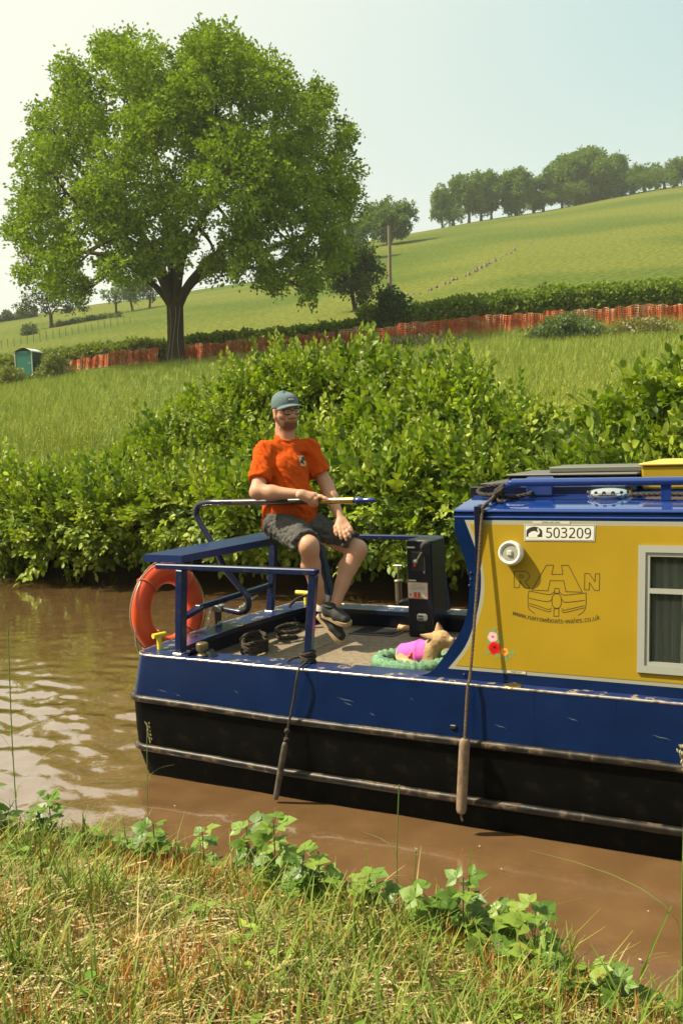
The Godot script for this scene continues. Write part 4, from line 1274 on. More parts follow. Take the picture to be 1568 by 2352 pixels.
func hand_surface_left(w: Vector3) -> MB:
	# laid flat on the left thigh, fingers spread towards the knee
	var g := Field.new(Vector3(-3.34, 1.26, -6.08), Vector3(-3.08, 1.54, -5.82), 0.0036, 0.0045)
	var d := Vector3(0.52, -0.74, 0.40).normalized()
	var across := Vector3(0.72, 0.30, -0.62).normalized()
	across = (across - d * across.dot(d)).normalized()
	var n := d.cross(across).normalized()
	if n.x < 0: n = -n
	var kn := w + d * 0.095 + n * 0.012
	g.bone(w - d * 0.015, w + d * 0.03, 0.030, 0.028)
	var lens := [0.074, 0.084, 0.078, 0.060]
	for k in 4:
		var off := (k - 1.4) * 0.0225
		var root := kn + across * off - d * (0.010 * absf(k - 1.2))
		g.bone(w + d * 0.02 + across * off * 0.55, root, 0.0235, 0.0145)
		var fd := (d + across * (k - 1.4) * 0.10).normalized()
		var l: float = lens[k]
		finger(g, [root, root + fd * l * 0.45 + n * 0.006, root + fd * l * 0.78 + n * 0.001, root + fd * l - n * 0.006], 0.0112, 0.0082)
	finger(g, [w + d * 0.02 - across * 0.022, w + d * 0.055 - across * 0.050 + n * 0.004, w + d * 0.088 - across * 0.060, w + d * 0.112 - across * 0.060 - n * 0.004], 0.0155, 0.0098)
	return g.surface()

# ---- head: made in its own axes (x his left, y up, z where he looks), then turned into place
const HEAD := Vector3(-3.632, 2.215, -5.928)

func head_basis() -> Basis:
	var z := Vector3(0.852, -0.04, 0.521).normalized()
	var x := Vector3.UP.cross(z).normalized()
	var bs := Basis(x, z.cross(x), z)
	return bs * Basis(Vector3(0, 0, 1), 0.04)

func head_surface() -> MB:
	var g := Field.new(Vector3(-0.105, -0.17, -0.125), Vector3(0.105, 0.145, 0.135), 0.0042, 0.0065)
	g.bone(Vector3(0, 0.045, -0.022), Vector3(0, 0.045, 0.018), 0.084, 0.080, false, false, Vector3(1.08, 1.0, 1.0))   # skull
	g.bone(Vector3(0, -0.01, 0.03), Vector3(0, -0.045, 0.038), 0.066, 0.058)               # face
	g.bone(Vector3(0, -0.07, 0.048), Vector3(0, -0.088, 0.056), 0.046, 0.034)              # chin
	for s in [-1.0, 1.0]:
		g.bone(Vector3(s * 0.058, -0.035, -0.005), Vector3(s * 0.032, -0.082, 0.045), 0.026, 0.026)  # jaw
		g.bone(Vector3(s * 0.044, -0.010, 0.062), Vector3(s * 0.050, -0.014, 0.040), 0.022, 0.024)   # cheek
		g.bone(Vector3(s * 0.018, 0.030, 0.088), Vector3(s * 0.048, 0.028, 0.070), 0.012, 0.012)     # brow
		g.bone(Vector3(s * 0.078, 0.020, -0.012), Vector3(s * 0.082, -0.022, -0.006), 0.016, 0.011, false, false, Vector3(1.6, 1, 0.8))  # ear
		g.bone(Vector3(s * 0.012, -0.026, 0.100), Vector3(s * 0.010, -0.026, 0.094), 0.0095, 0.010)  # nostril
		g.bone(Vector3(s * 0.002, -0.052, 0.092), Vector3(s * 0.024, -0.047, 0.080), 0.0075, 0.006)  # lips
		g.bone(Vector3(s * 0.002, -0.063, 0.090), Vector3(s * 0.020, -0.058, 0.080), 0.0075, 0.006)
	g.bone(Vector3(0, 0.024, 0.090), Vector3(0, -0.020, 0.110), 0.0105, 0.0135)            # nose
	g.bone(Vector3(0, -0.06, -0.03), Vector3(0, -0.19, -0.05), 0.060, 0.062)               # neck
	var b := g.surface()
	var bs := head_basis()
	for k in b.v.size(): b.v[k] = HEAD + bs * b.v[k]
	return b

func face_color(p: Vector3, c: Color) -> Color:
	var q := head_basis().inverse() * (p - HEAD)
	var hair := Color(0.10, 0.055, 0.03)
	# beard along jaw, chin and lip, a moustache, hair round the back below the cap
	var beard := 0.0
	if q.z > 0.0:
		beard = smooth(-0.045, -0.066, q.y) * smooth(-0.14, -0.10, q.y)
		beard = maxf(beard, smooth(0.036, 0.050, absf(q.x)) * smooth(-0.015, -0.05, q.y) * smooth(-0.14, -0.11, q.y))
		if absf(q.y + 0.041) < 0.0085 and absf(q.x) < 0.034: beard = maxf(beard, 0.75)
		if absf(q.x) < 0.028 and absf(q.y + 0.058) < 0.009: beard *= 0.15
	if q.z < 0.0 and q.z > -0.16 and absf(q.x) < 0.083 and q.y > -0.055 and q.y < 0.08: beard = 0.8 if absf(q.x) < 0.074 or q.z < -0.03 else beard
	if absf(q.y + 0.0575) < 0.0065 and absf(q.x) < 0.026 and q.z > 0.07: c = Color(0.42, 0.16, 0.12)
	if absf(q.y + 0.0572) < 0.0026 and absf(q.x) < 0.020 and q.z > 0.07: c = Color(0.10, 0.03, 0.03)
	if absf(q.y - 0.040) < 0.006 and absf(q.x) > 0.014 and absf(q.x) < 0.052 and q.z > 0.05: beard = 0.85
	return c.lerp(hair, clampf(beard, 0.0, 1.0) * 0.9)

func hp(x: float, y: float, z: float) -> Vector3:
	return HEAD + head_basis() * Vector3(x, y, z)

func make_cap_and_glasses(o: Node3D) -> void:
	# eyes
	for s in [-1.0, 1.0]:
		var b := MB.new()
		b.lathe([[0.0, 0.010], [0.006, 0.008], [0.0095, 0.003], [0.010, -0.004]], hp(s * 0.030, 0.010, 0.0845), head_basis() * Vector3(0, 0, 1), 14)
		var e := part("eye", b, mat(0.6, 0.56, 0.52, 0.2), o)
		b = MB.new()
		b.lathe([[0.0, 0.0118], [0.0052, 0.0103], [0.0055, 0.008]], hp(s * 0.030, 0.010, 0.0845), head_basis() * Vector3(0.1, -0.05, 1), 12)
		part("iris", b, mat(0.02, 0.018, 0.015, 0.1), e)
	# cap: crown of gores, stiff peak, patch on the front
	var cap := Node3D.new()
	cap.name = "cap"
	o.add_child(cap)
	cap.position = HEAD + Vector3(0, 0.09, 0) - o.position
	var b := MB.new()
	var rings := []
	for k in 11:
		var t := k / 10.0
		var el := lerpf(0.02, PI / 2.0 - 0.02, t)
		var ring := []
		for j in 36:
			var a := TAU * j / 36
			var seam := 1.0 - 0.012 * pow(absf(cos(a * 3.0)), 12.0)
			var r := pow(cos(el), 0.72) * seam
			var low := 0.055 - 0.012 * sin(a)       # sits lower at the back
			ring.append(hp(cos(a) * 0.0925 * r, low + 0.088 * pow(sin(el), 0.9) * (1.0 + 0.10 * sin(a) * cos(el)), -0.004 + sin(a) * 0.108 * r))
		rings.append(ring)
	b.loft(rings, true, true)
	var low2 := []
	for j in 36:
		var a := TAU * j / 36
		low2.append(hp(cos(a) * 0.091, 0.040 - 0.024 * (1.0 if sin(a) < 0.0 else 0.0) * absf(sin(a)), -0.004 + sin(a) * 0.106))
	b.loft([low2, rings[0]], true)
	part("crown", b, M.cap, cap)
	b = MB.new()
	var top := []
	var bot := []
	for i in 5:
		var rt := []
		var rb := []
		for j in 21:
			var u := j / 20.0 * 2.0 - 1.0
			var a := PI / 2.0 - u * 1.18
			var out := i / 4.0
			var reach := 0.062 * sqrt(maxf(0.0, 1.0 - pow(absf(u), 2.6))) * out
			var y := 0.056 - 0.020 * u * u - 0.012 * out + 0.004 * (1.0 - u * u)
			var base := Vector3(cos(a) * 0.093, y, -0.004 + sin(a) * 0.108)
			base += Vector3(cos(a) * 0.25, 0, 1.0) * reach
			rt.append(hp(base.x, base.y + 0.0025, base.z))
			rb.append(hp(base.x, base.y - 0.0025, base.z))
		top.append(rt)
		bot.append(rb)
	b.loft(top, false)
	b.loft(bot, false)
	b.loft([top[4], bot[4]], false)
	part("peak", b, M.cap, cap)
	b = MB.new()
	var f0 := []
	for j in 9:
		var u := j / 8.0 * 2.0 - 1.0
		f0.append(u)
	var ra := []
	var rb2 := []
	for u in f0:
		ra.append(hp(u * 0.030 - 0.002, 0.081, 0.1045 - 0.006 * u * u))
		rb2.append(hp(u * 0.030 - 0.002, 0.105, 0.0965 - 0.006 * u * u))
	b.loft([ra, rb2], false)
	var patch := part("patch", b, mat(0.13, 0.08, 0.09, 0.8), cap)
	b = MB.new()
	ra = []
	rb2 = []
	for u in f0:
		ra.append(hp(u * 0.024 - 0.002, 0.087, 0.1042 - 0.006 * u * u))
		rb2.append(hp(u * 0.024 - 0.002, 0.099, 0.1002 - 0.006 * u * u))
	b.loft([ra, rb2], false)
	part("patch_print", b, mat(0.45, 0.40, 0.36, 0.8), patch)
	# glasses
	var gl := Node3D.new()
	gl.name = "glasses"
	o.add_child(gl)
	gl.position = HEAD + Vector3(0.07, 0, 0.05) - o.position
	b = MB.new()
	for s in [-1.0, 1.0]:
		var rim := []
		for j in 28:
			var a := TAU * j / 28
			var ex := signf(cos(a)) * pow(absf(cos(a)), 0.55)
			var ey := signf(sin(a)) * pow(absf(sin(a)), 0.6)
			rim.append(hp(s * 0.0335 + ex * 0.0265, 0.010 + ey * 0.0185 - 0.002, 0.106 - absf(s * 0.0335 + ex * 0.0265) * 0.18))
		b.tube(rim, 0.0034, 6, false, true)
		b.tube(curve([hp(s * 0.061, 0.018, 0.094), hp(s * 0.077, 0.019, 0.06), hp(s * 0.084, 0.018, 0.0), hp(s * 0.084, 0.008, -0.018)], 4), 0.0022, 6)
	b.tube([hp(-0.008, 0.012, 0.108), hp(0.0, 0.015, 0.112), hp(0.008, 0.012, 0.108)], 0.0022, 6)
	part("frame", b, mat(0.012, 0.010, 0.010, 0.25), gl)
	for s in [-1.0, 1.0]:
		b = MB.new()
		var rim := []
		for j in 20:
			var a := TAU * j / 20
			var ex := signf(cos(a)) * pow(absf(cos(a)), 0.55)
			var ey := signf(sin(a)) * pow(absf(sin(a)), 0.6)
			rim.append(hp(s * 0.0335 + ex * 0.0255, 0.008 + ey * 0.0175, 0.1055 - absf(s * 0.0335 + ex * 0.0255) * 0.18))
		b.flat(rim, head_basis() * Vector3(s * 0.18, 0, 1))
		part("lens", b, M.glass, gl)

func badge(shirt: Node3D) -> void:
	# a small picture print: pale strokes and dark patches, set just off the cloth by finding the surface
	var mesh: ArrayMesh = shirt.mesh
	var vs: PackedVector3Array = mesh.surface_get_arrays(0)[Mesh.ARRAY_VERTEX]
	var off := shirt.global_position
	var fwd := Vector3(0.70, 0.05, 0.71).normalized()
	var right := Vector3(0.71, 0, -0.70).normalized()
	var front := func(x: float, y: float) -> Vector3:
		var best := -99.0
		for v in vs:
			var p := v + off
			var dx := (p - Vector3(-3.645, 1.82, -5.925)).dot(right) - x
			var dy := p.y - y
			if dx * dx + dy * dy < 0.00022:
				best = maxf(best, (p - Vector3(-3.645, 1.82, -5.925)).dot(fwd))
		return Vector3(-3.645, 1.82, -5.925) + right * x + Vector3(0, y - 1.82, 0) + fwd * (best + 0.0035 - (y - 1.82) * 0.05)
	var rects := [[0.073, 1.905, 0.030, 0.007, 0], [0.066, 1.890, 0.012, 0.020, 0], [0.092, 1.888, 0.014, 0.016, 1], [0.082, 1.866, 0.016, 0.017, 1], [0.100, 1.864, 0.012, 0.014, 0], [0.068, 1.850, 0.008, 0.010, 0], [0.084, 1.846, 0.012, 0.007, 0], [0.104, 1.846, 0.009, 0.007, 0]]
	for q in rects:
		var b := MB.new()
		var c0: Vector3 = front.call(q[0] - q[2], q[1] - q[3])
		var c1: Vector3 = front.call(q[0] + q[2], q[1] - q[3])
		var c2: Vector3 = front.call(q[0] + q[2], q[1] + q[3])
		var c3: Vector3 = front.call(q[0] - q[2], q[1] + q[3])
		b.face([c0, c1, c2, c3], fwd)
		part("print", b, mat(0.62, 0.40, 0.18, 0.8) if q[4] == 0 else mat(0.03, 0.025, 0.05, 0.8), shirt)

func shoe(o: Node3D, heel: Vector3, toe: Vector3, up: Vector3, ankle: Vector3) -> void:
	var f := (toe - heel).normalized()
	up = (up - f * up.dot(f)).normalized()
	var s := f.cross(up)
	var L := (toe - heel).length()
	# outline of the sole, heel to toe
	var wid := [0.0, 0.026, 0.033, 0.034, 0.034, 0.038, 0.043, 0.046, 0.046, 0.041, 0.030, 0.0]
	var pos := [0.0, 0.03, 0.10, 0.2, 0.32, 0.45, 0.58, 0.68, 0.80, 0.90, 0.97, 1.0]
	var ring := func(hgt: float, grow: float) -> Array:
		var a := []
		for k in pos.size(): a.append(heel + f * L * (0.5 + (pos[k] - 0.5) * (1.0 + grow)) + s * (wid[k] * (1.0 + grow)) + up * hgt)
		for k in range(pos.size() - 2, 0, -1): a.append(heel + f * L * (0.5 + (pos[k] - 0.5) * (1.0 + grow)) - s * (wid[k] * (1.0 + grow)) + up * hgt)
		return a
	var b := MB.new()
	b.loft([ring.call(-0.018, -0.03), ring.call(-0.016, 0.02), ring.call(0.008, 0.03), ring.call(0.010, 0.0)], true, true)
	var so := part("shoe", b, M.sole, o)
	var g := Field.new(Vector3(minf(heel.x, toe.x) - 0.12, minf(heel.y, toe.y) - 0.12, minf(heel.z, toe.z) - 0.12), Vector3(maxf(heel.x, toe.x) + 0.12, maxf(heel.y, toe.y) + 0.14, maxf(heel.z, toe.z) + 0.12), 0.005, 0.008)
	g.bone(heel + f * L * 0.15 + up * 0.022, heel + f * L * 0.16 + up * 0.055, 0.036, 0.036)
	g.bone(heel + f * L * 0.25 + up * 0.030, heel + f * L * 0.60 + up * 0.028, 0.038, 0.036)
	g.bone(heel + f * L * 0.58 + up * 0.022 + s * 0.012, heel + f * L * 0.82 + up * 0.018 + s * 0.010, 0.034, 0.028)
	g.bone(heel + f * L * 0.58 + up * 0.022 - s * 0.012, heel + f * L * 0.82 + up * 0.018 - s * 0.010, 0.034, 0.028)
	g.bone(heel + f * L * 0.35 + up * 0.045, heel + f * L * 0.5 + up * 0.035, 0.034, 0.034)
	g.cuts.append([heel - up * 0.002, -up])
	part("upper", g.surface(), M.shoe, so)
	b = MB.new()
	var lp := []
	for j in 20:
		var a := TAU * j / 20
		lp.append(heel + f * L * 0.22 + up * 0.078 + f * cos(a) * 0.042 + s * sin(a) * 0.034)
	b.tube(lp, 0.006, 6, false, true)
	part("shoe_collar", b, M.shoe, so)

func cloth_materials() -> void:
	M.shirt = worn(ntex(95, 0.05, [[0.0, Color(0.45, 0.060, 0.005)], [1.0, Color(0.53, 0.079, 0.008)]], 128), 6.0, 0.9, 0.0, 0.2, nmap(96, 0.2, 4.0), 0.25)
	M.shorts = worn(ntex(97, 0.04, [[0.0, Color(0.055, 0.053, 0.050)], [0.5, Color(0.082, 0.078, 0.071)], [1.0, Color(0.13, 0.12, 0.107)]], 256, 5), 3.0, 0.9, 0.0, 0.2, nmap(98, 0.2, 4.0), 0.3)
	M.cap = worn(ntex(99, 0.08, [[0.0, Color(0.06, 0.10, 0.105)], [0.5, Color(0.105, 0.15, 0.155)], [1.0, Color(0.22, 0.26, 0.26)]], 128, 4), 9.0, 0.9, 0.0, 0.2)
	M.shoe = mat(0.018, 0.018, 0.015, 0.75)
	M.sole = worn(ntex(94, 0.05, [[0.0, Color(0.30, 0.20, 0.10)], [1.0, Color(0.42, 0.31, 0.18)]], 128), 6.0, 0.7)
	M.stone = worn(ntex(93, 0.05, [[0.0, Color(0.12, 0.08, 0.055)], [0.6, Color(0.2, 0.14, 0.1)], [1.0, Color(0.3, 0.24, 0.18)]], 128), 0.5, 0.95)
const ORD := ["first", "second", "third", "fourth", "fifth", "sixth", "seventh", "eighth", "ninth", "tenth", "eleventh", "twelfth", "thirteenth", "fourteenth", "fifteenth", "sixteenth", "seventeenth", "eighteenth", "nineteenth", "twentieth", "twenty-first", "twenty-second", "twenty-third", "twenty-fourth", "twenty-fifth", "twenty-sixth", "twenty-seventh", "twenty-eighth", "twenty-ninth", "thirtieth"]
# ---------------------------------------------------------------- things on the hillside
func make_far_things() -> void:
	rng.seed = 1000
	# telegraph pole
	var b := MB.new()
	var foot := ground_at(896.0, 745.0, 80.0)
	var head := sight(893.5, 519.0, 80.0)
	var pole := thing("telegraph_pole", "grey wooden telegraph pole standing in the hedge", "pole", foot)
	b.tube([foot - Vector3(0, 0.3, 0), head], [0.17, 0.13], 10)
	part("pole", b, mat(0.23, 0.18, 0.12, 0.9), pole)
	b = MB.new()
	b.cbox(head + Vector3(0, -0.35, 0), Vector3(0.35, 0.08, 0.08), 0.01)
	part("insulator_arm", b, mat(0.16, 0.13, 0.1, 0.8), pole)
	var far := sight(240.0, 665.0, 150.0)
	b = MB.new()
	var line := []
	for k in 25:
		var t := k / 24.0
		line.append(head.lerp(far, t) + Vector3(0, -2.2 * 4.0 * t * (1.0 - t), 0))
	b.tube(line, 0.016, 4, false)
	single("overhead_wire", b, mat(0.12, 0.12, 0.11, 0.6), "thin overhead wire running left from the telegraph pole", "wire")
	# portable toilet
	var g := ground_at(70.0, 884.0, 80.0)
	var wc := thing("portable_toilet", "teal green portable toilet with white domed roof in the meadow", "toilet", g)
	var turn := Basis(Vector3.UP, 0.25)
	var teal := mat(0.012, 0.15, 0.105, 0.35)
	var X := func(v: Vector3) -> Vector3: return g + turn * v
	b = MB.new()
	b.cbox(X.call(Vector3(0, 1.08, 0)), Vector3(1.5, 2.0, 1.45), 0.03, turn)
	part("cabin", b, mat(0.010, 0.06, 0.045, 0.4), wc)
	b = MB.new()
	var arch := []
	for k in 13:
		var t := k / 12.0
		arch.append(Vector3(lerpf(-0.66, 0.66, t), 1.86 + 0.24 * sin(PI * t), 0.76))
	var door := [X.call(Vector3(-0.66, 0.12, 0.76))]
	for q in arch: door.append(X.call(q))
	door.append(X.call(Vector3(0.66, 0.12, 0.76)))
	b.plate(door, turn * Vector3(0, 0, 1), 0.05)
	var dr := part("door", b, teal, wc)
	b = MB.new()
	b.cbox(X.call(Vector3(0.5, 1.1, 0.775)), Vector3(0.06, 0.16, 0.03), 0.01, turn)
	part("handle", b, mat(0.5, 0.5, 0.48, 0.4), dr)
	for s in [-1, 1]:
		part("corner_post", boxt(X.call(Vector3(s * 0.73, 1.08, 0.74)), Vector3(0.09, 2.0, 0.10), 0.02, turn), mat(0.42, 0.45, 0.4, 0.5), wc)
	b = MB.new()
	var r0 := []
	var r1 := []
	for k in 17:
		var t := k / 16.0
		var v := Vector3(lerpf(-0.80, 0.80, t), 2.02 + 0.30 * sin(PI * t), 0.82)
		r0.append(X.call(v))
		r1.append(X.call(v * Vector3(1, 1, -1)))
	r0.append(X.call(Vector3(0.80, 1.95, 0.82)))
	r1.append(X.call(Vector3(0.80, 1.95, -0.82)))
	r0.append(X.call(Vector3(-0.80, 1.95, 0.82)))
	r1.append(X.call(Vector3(-0.80, 1.95, -0.82)))
	b.loft([r1, r0], true)
	part("roof", b, mat(0.62, 0.62, 0.56, 0.5), wc)
	# orange safety netting strung on stakes along the foot of the hedge
	var line2 := [[-60.0, 86.0], [40.0, 83.0], [150.0, 79.0], [400.0, 74.0], [650.0, 69.5], [900.0, 66.5], [1200.0, 65.0], [1568.0, 64.0], [1800.0, 64.0]]
	var runs := [[-60.0, 38.0, "short end of orange netting left of the portable toilet"], [142.0, 386.0, "sagging orange netting between the portable toilet and the big trunk"], [430.0, 790.0, "orange netting behind the big trunk, half hidden by the bushes"], [795.0, 1800.0, "long orange safety netting along the foot of the right hedge"]]
	var orange := worn(ntex(91, 0.015, [[0.0, Color(0.36, 0.050, 0.011)], [0.45, Color(0.54, 0.092, 0.02)], [0.60, Color(0.58, 0.17, 0.05)], [0.74, Color(0.56, 0.36, 0.22)], [1.0, Color(0.58, 0.45, 0.33)]], 256, 5), 0.23, 0.7)
	orange.backlight_enabled = true
	orange.backlight = Color(0.5, 0.2, 0.1)
	var sag := FastNoiseLite.new()
	sag.seed = 6
	sag.frequency = 0.012
	for q in runs:
		var D0 := func(x: float) -> float:
			for k in line2.size() - 1:
				if x <= line2[k + 1][0]: return lerpf(line2[k][1], line2[k + 1][1], (x - line2[k][0]) / (line2[k + 1][0] - line2[k][0]))
			return 64.0
		var o := thing("safety_netting", q[2], "fence", ground(q[0], D0.call(q[0])), "orange safety netting")
		b = MB.new()
		var cols := []
		var x: float = q[0]
		while x < q[1]:
			var D: float = D0.call(x) + 0.25 * sin(x * 0.11) + 0.12 * sin(x * 0.37)
			var gg := ground(x, D)
			var h := 1.12 + 0.22 * sag.get_noise_1d(x) + 0.05 * sin(x * 0.19) - (0.38 * smooth(360.0, 150.0, x) if x < 400.0 else 0.0)
			cols.append([gg + Vector3(0.12 * sag.get_noise_1d(x * 2.3 + 500.0), 0.06, 0.5 * sag.get_noise_1d(x * 1.7)), h])
			x += 3.6
		for k in cols.size() - 1:
			var a: Vector3 = cols[k][0]
			var c: Vector3 = cols[k + 1][0]
			# ribbons along, bulging differently from stake to stake
			for r in 9:
				var t0: float = r / 8.0
				var wv := 0.03 * sin(k * 0.9 + r * 1.7)
				var y0: float = cols[k][1] * t0
				var y1: float = cols[k + 1][1] * t0
				var wd := 0.05
				wv -= 0.18 * t0
				b.face([a + Vector3(0, y0, wv), c + Vector3(0, y1, wv), c + Vector3(0, y1 + wd, wv), a + Vector3(0, y0 + wd, wv)], Vector3(0.3, 0.2, 1))
			# uprights of the mesh
			var w := (c - a) * 0.36
			b.face([a, a + w, a + w + Vector3(0.10 * sin(k * 0.31), cols[k][1], -0.18), a + Vector3(0.10 * sin(k * 0.31), cols[k][1], -0.18)], Vector3(0.3, 0.2, 1))
		part("netting", b, orange, o)
		for k in range(0, cols.size(), 17):
			b = MB.new()
			var a: Vector3 = cols[k][0] + Vector3(0, 0, 0.06)
			b.tube([a - Vector3(0, 0.2, 0), a + Vector3(0.03, 1.3, 0)], 0.025, 6)
			part("stake", b, mat(0.16, 0.10, 0.06, 0.9), o)
	# row of old stumps and stones running up the hill
	var n := 30
	var nth := 0
	for k in n:
		var t := k / (n - 1.0)
		if k in [3, 7, 12]: continue
		var x := lerpf(936.0, 1206.0, pow(t, 0.9)) + rf(-3, 3)
		var y := 682.0 - 118.0 * pow(t, 1.15) + rf(-2, 2)
		if k > 26:
			x = [1212.0, 1218.0, 1232.0][k - 27]
			y = [561.0, 560.0, 548.0][k - 27]
		# walk out along the bearing until the hill is met
		var D := 90.0
		while D < 260.0:
			var p := sight(x, y, D)
			if land(p.x, p.z) >= p.y: break
			D += 1.0
		var gg := ground_at(x, y, D)
		var r := rf(0.15, 0.32) * (0.7 if k > 26 else 1.0)
		b = MB.new()
		var f := FastNoiseLite.new()
		f.seed = k
		f.frequency = 1.3
		var prof := []
		for j in 6:
			var tt := j / 5.0
			var ring := []
			for m in 9:
				var a := TAU * m / 9
				var rr := r * (1.0 - 0.55 * tt * tt) * (1.0 + 0.5 * f.get_noise_2d(m * 1.7, j * 0.9))
				ring.append(gg + Vector3(cos(a) * rr, -0.1 + tt * r * 2.0, sin(a) * rr))
			prof.append(ring)
		b.loft(prof, true, true)
		nth += 1
		single("hill_stone", b, M.stone, "%s rough brown stone from the bottom of the row climbing the hill" % ORD[nth - 1], "stone", "stones in a row up the hill")
	# post-and-wire boundary across the pasture on the left
	var fo := thing("field_fence", "thin post fence with rough scrub crossing the pasture at far left", "fence", ground_at(150.0, 765.0, 165.0))
	for k in 22:
		var t := k / 21.0
		var x := lerpf(-10.0, 300.0, t)
		var y := lerpf(806.0, 742.0, t)
		var D := 90.0
		while D < 260.0:
			var p := sight(x, y, D)
			if land(p.x, p.z) >= p.y: break
			D += 1.0
		var gg := ground_at(x, y, D)
		b = MB.new()
		b.tube([gg - Vector3(0, 0.2, 0), gg + Vector3(rf(-0.1, 0.1), rf(0.9, 1.3), 0)], 0.045, 5)
		part("post", b, mat(0.13, 0.11, 0.08, 0.9), fo)
	# scrub along it and the hedge on the skyline
	for q in [["dark thorn bush on the field fence at far left", 68.0, 775.0, 16.0, 1.6, 120, 160.0], ["low scrub along the field fence below the open tree", 200.0, 757.0, 80.0, 0.7, 260, 172.0], ["skyline hedge at the far left of the hill", 10.0, 742.0, 75.0, 2.6, 420, 255.0]]:
		var o := thing("thorn_scrub", q[0], "bush", ground_at(q[1], q[2], q[6]), "scrub on the pasture boundary")
		var tr := []
		var cl := PackedColorArray()
		for k in q[5]:
			var a := rf(-1, 1)
			var p := ground_at(q[1] + a * q[3], q[2], q[6] + rf(-2, 2))
			tr.append(Transform3D(aim(rv() + Vector3.UP, Vector3.UP + rv(), rf(0.5, 1.0)), p + Vector3(0, q[4] * rf(0.1, 1.0) * (0.7 + 0.3 * sin(a * 14.0)), 0) - o.position))
			cl.append(tint(Color(0.05, 0.08, 0.02), Color(0.10, 0.12, 0.035)))
		scatter("foliage", o, M.bigspray[0] if q[6] < 200.0 else M.farspray[0], M.leaf, tr, cl)

func boxt(mid: Vector3, size: Vector3, bev: float, basis: Basis) -> MB:
	var b := MB.new()
	b.cbox(mid, size, bev, basis)
	return b
# ---------------------------------------------------------------- leaves, twigs and everything grown from them
func leaf_shape(b: MB, at: Vector3, fwd: Vector3, up: Vector3, l: float, w: float, droop := 0.12, notch := 0.0) -> void:
	# a blade folded along its midrib, pointed at the tip
	var f := fwd.normalized()
	var s := f.cross(up).normalized()
	var n := s.cross(f).normalized()
	var rib := []
	var lef := []
	var rig := []
	for q in [[0.0, 0.04], [0.22, 0.42], [0.48, 0.5], [0.75, 0.32 + notch]]:
		var t: float = q[0]
		var c := at + f * l * t - n * l * droop * t * t
		rib.append(b.p(c))
		lef.append(b.p(c - s * w * q[1] + n * w * 0.16 * q[1] * 2.0))
		rig.append(b.p(c + s * w * q[1] + n * w * 0.16 * q[1] * 2.0))
	var tip := b.p(at + f * l - n * l * droop)
	for k in 3:
		b.t(rib[k], lef[k], rib[k + 1]); b.t(lef[k], lef[k + 1], rib[k + 1])
		b.t(rib[k], rib[k + 1], rig[k]); b.t(rig[k], rib[k + 1], rig[k + 1])
	b.t(rib[3], lef[3], tip)
	b.t(rib[3], tip, rig[3])

func one_leaf(l: float, w: float) -> ArrayMesh:
	var b := MB.new()
	leaf_shape(b, Vector3.ZERO, Vector3(0, 0, 1), Vector3.UP, l, w)
	return b.mesh(true)

func twig(n: int, length: float, l: float, w: float, bark := Color(0.45, 0.35, 0.3)) -> ArrayMesh:
	var b := MB.new()
	b.col = bark
	b.tube([Vector3.ZERO, Vector3(0.0, 0.03, 0.5) * length, Vector3(0.0, 0.0, 1.0) * length], [0.004, 0.003, 0.0015], 3, false)
	for k in n:
		var t := 0.15 + 0.85 * k / maxf(1.0, n - 1)
		var a := k * 2.4 + rf(-0.3, 0.3)
		var side := Vector3(cos(a), sin(a) * 0.55 + 0.15, 0.55 + rf(-0.2, 0.4)).normalized()
		if k == n - 1: side = Vector3(rf(-0.2, 0.2), 0.1, 1).normalized()
		var g := rf(0.86, 1.14)
		b.col = Color(g, g, g * rf(0.85, 1.1))
		leaf_shape(b, Vector3(0, 0.0, t * length), side, Vector3(rf(-0.5, 0.5), 1, rf(-0.5, 0.5)).normalized(), l * rf(0.7, 1.1), w * rf(0.8, 1.1), rf(0.0, 0.3))
	return b.mesh(true)

func spray(n: int, r: float, l: float) -> ArrayMesh:
	# loose bunch of plain leaf faces for crowns far off
	var b := MB.new()
	for k in n:
		var c := rv() * r * pow(rng.randf(), 0.5)
		c.y *= 0.7
		var f := (rv() + Vector3(0, -0.2, 0)).normalized()
		var up := (rv() * 0.8 + Vector3.UP).normalized()
		var s := f.cross(up).normalized() * l * 0.36
		var g := rf(0.85, 1.15)
		b.col = Color(g, g, g)
		var i0 := b.p(c)
		var i1 := b.p(c + f * l * 0.45 + s)
		var i2 := b.p(c + f * l)
		var i3 := b.p(c + f * l * 0.45 - s)
		b.t(i0, i1, i2)
		b.t(i0, i2, i3)
	return b.mesh(true)

func scatter(called: String, parent: Node, m: Mesh, material: Material, tr: Array, cols: PackedColorArray, top := false) -> MultiMeshInstance3D:
	var mm := MultiMesh.new()
	mm.transform_format = MultiMesh.TRANSFORM_3D
	mm.use_colors = true
	mm.mesh = m
	mm.instance_count = tr.size()
	for k in tr.size():
		mm.set_instance_transform(k, tr[k])
		mm.set_instance_color(k, cols[k])
	var o := MultiMeshInstance3D.new()
	o.name = numbered(called) if top else called
	o.multimesh = mm
	o.material_override = material
	parent.add_child(o, true)
	o.set_meta("kind", "stuff")
	return o

func aim(z: Vector3, up: Vector3, s: float) -> Basis:
	z = z.normalized()
	var x := up.cross(z)
	if x.length() < 0.05: x = Vector3.RIGHT
	x = x.normalized()
	return Basis(x, z.cross(x), z).scaled(Vector3(s, s, s))

func tint(a: Color, b: Color) -> Color:
	var c := a.lerp(b, rng.randf())
	var g := rf(0.85, 1.15)
	return Color(c.r * g, c.g * g, c.b * g)

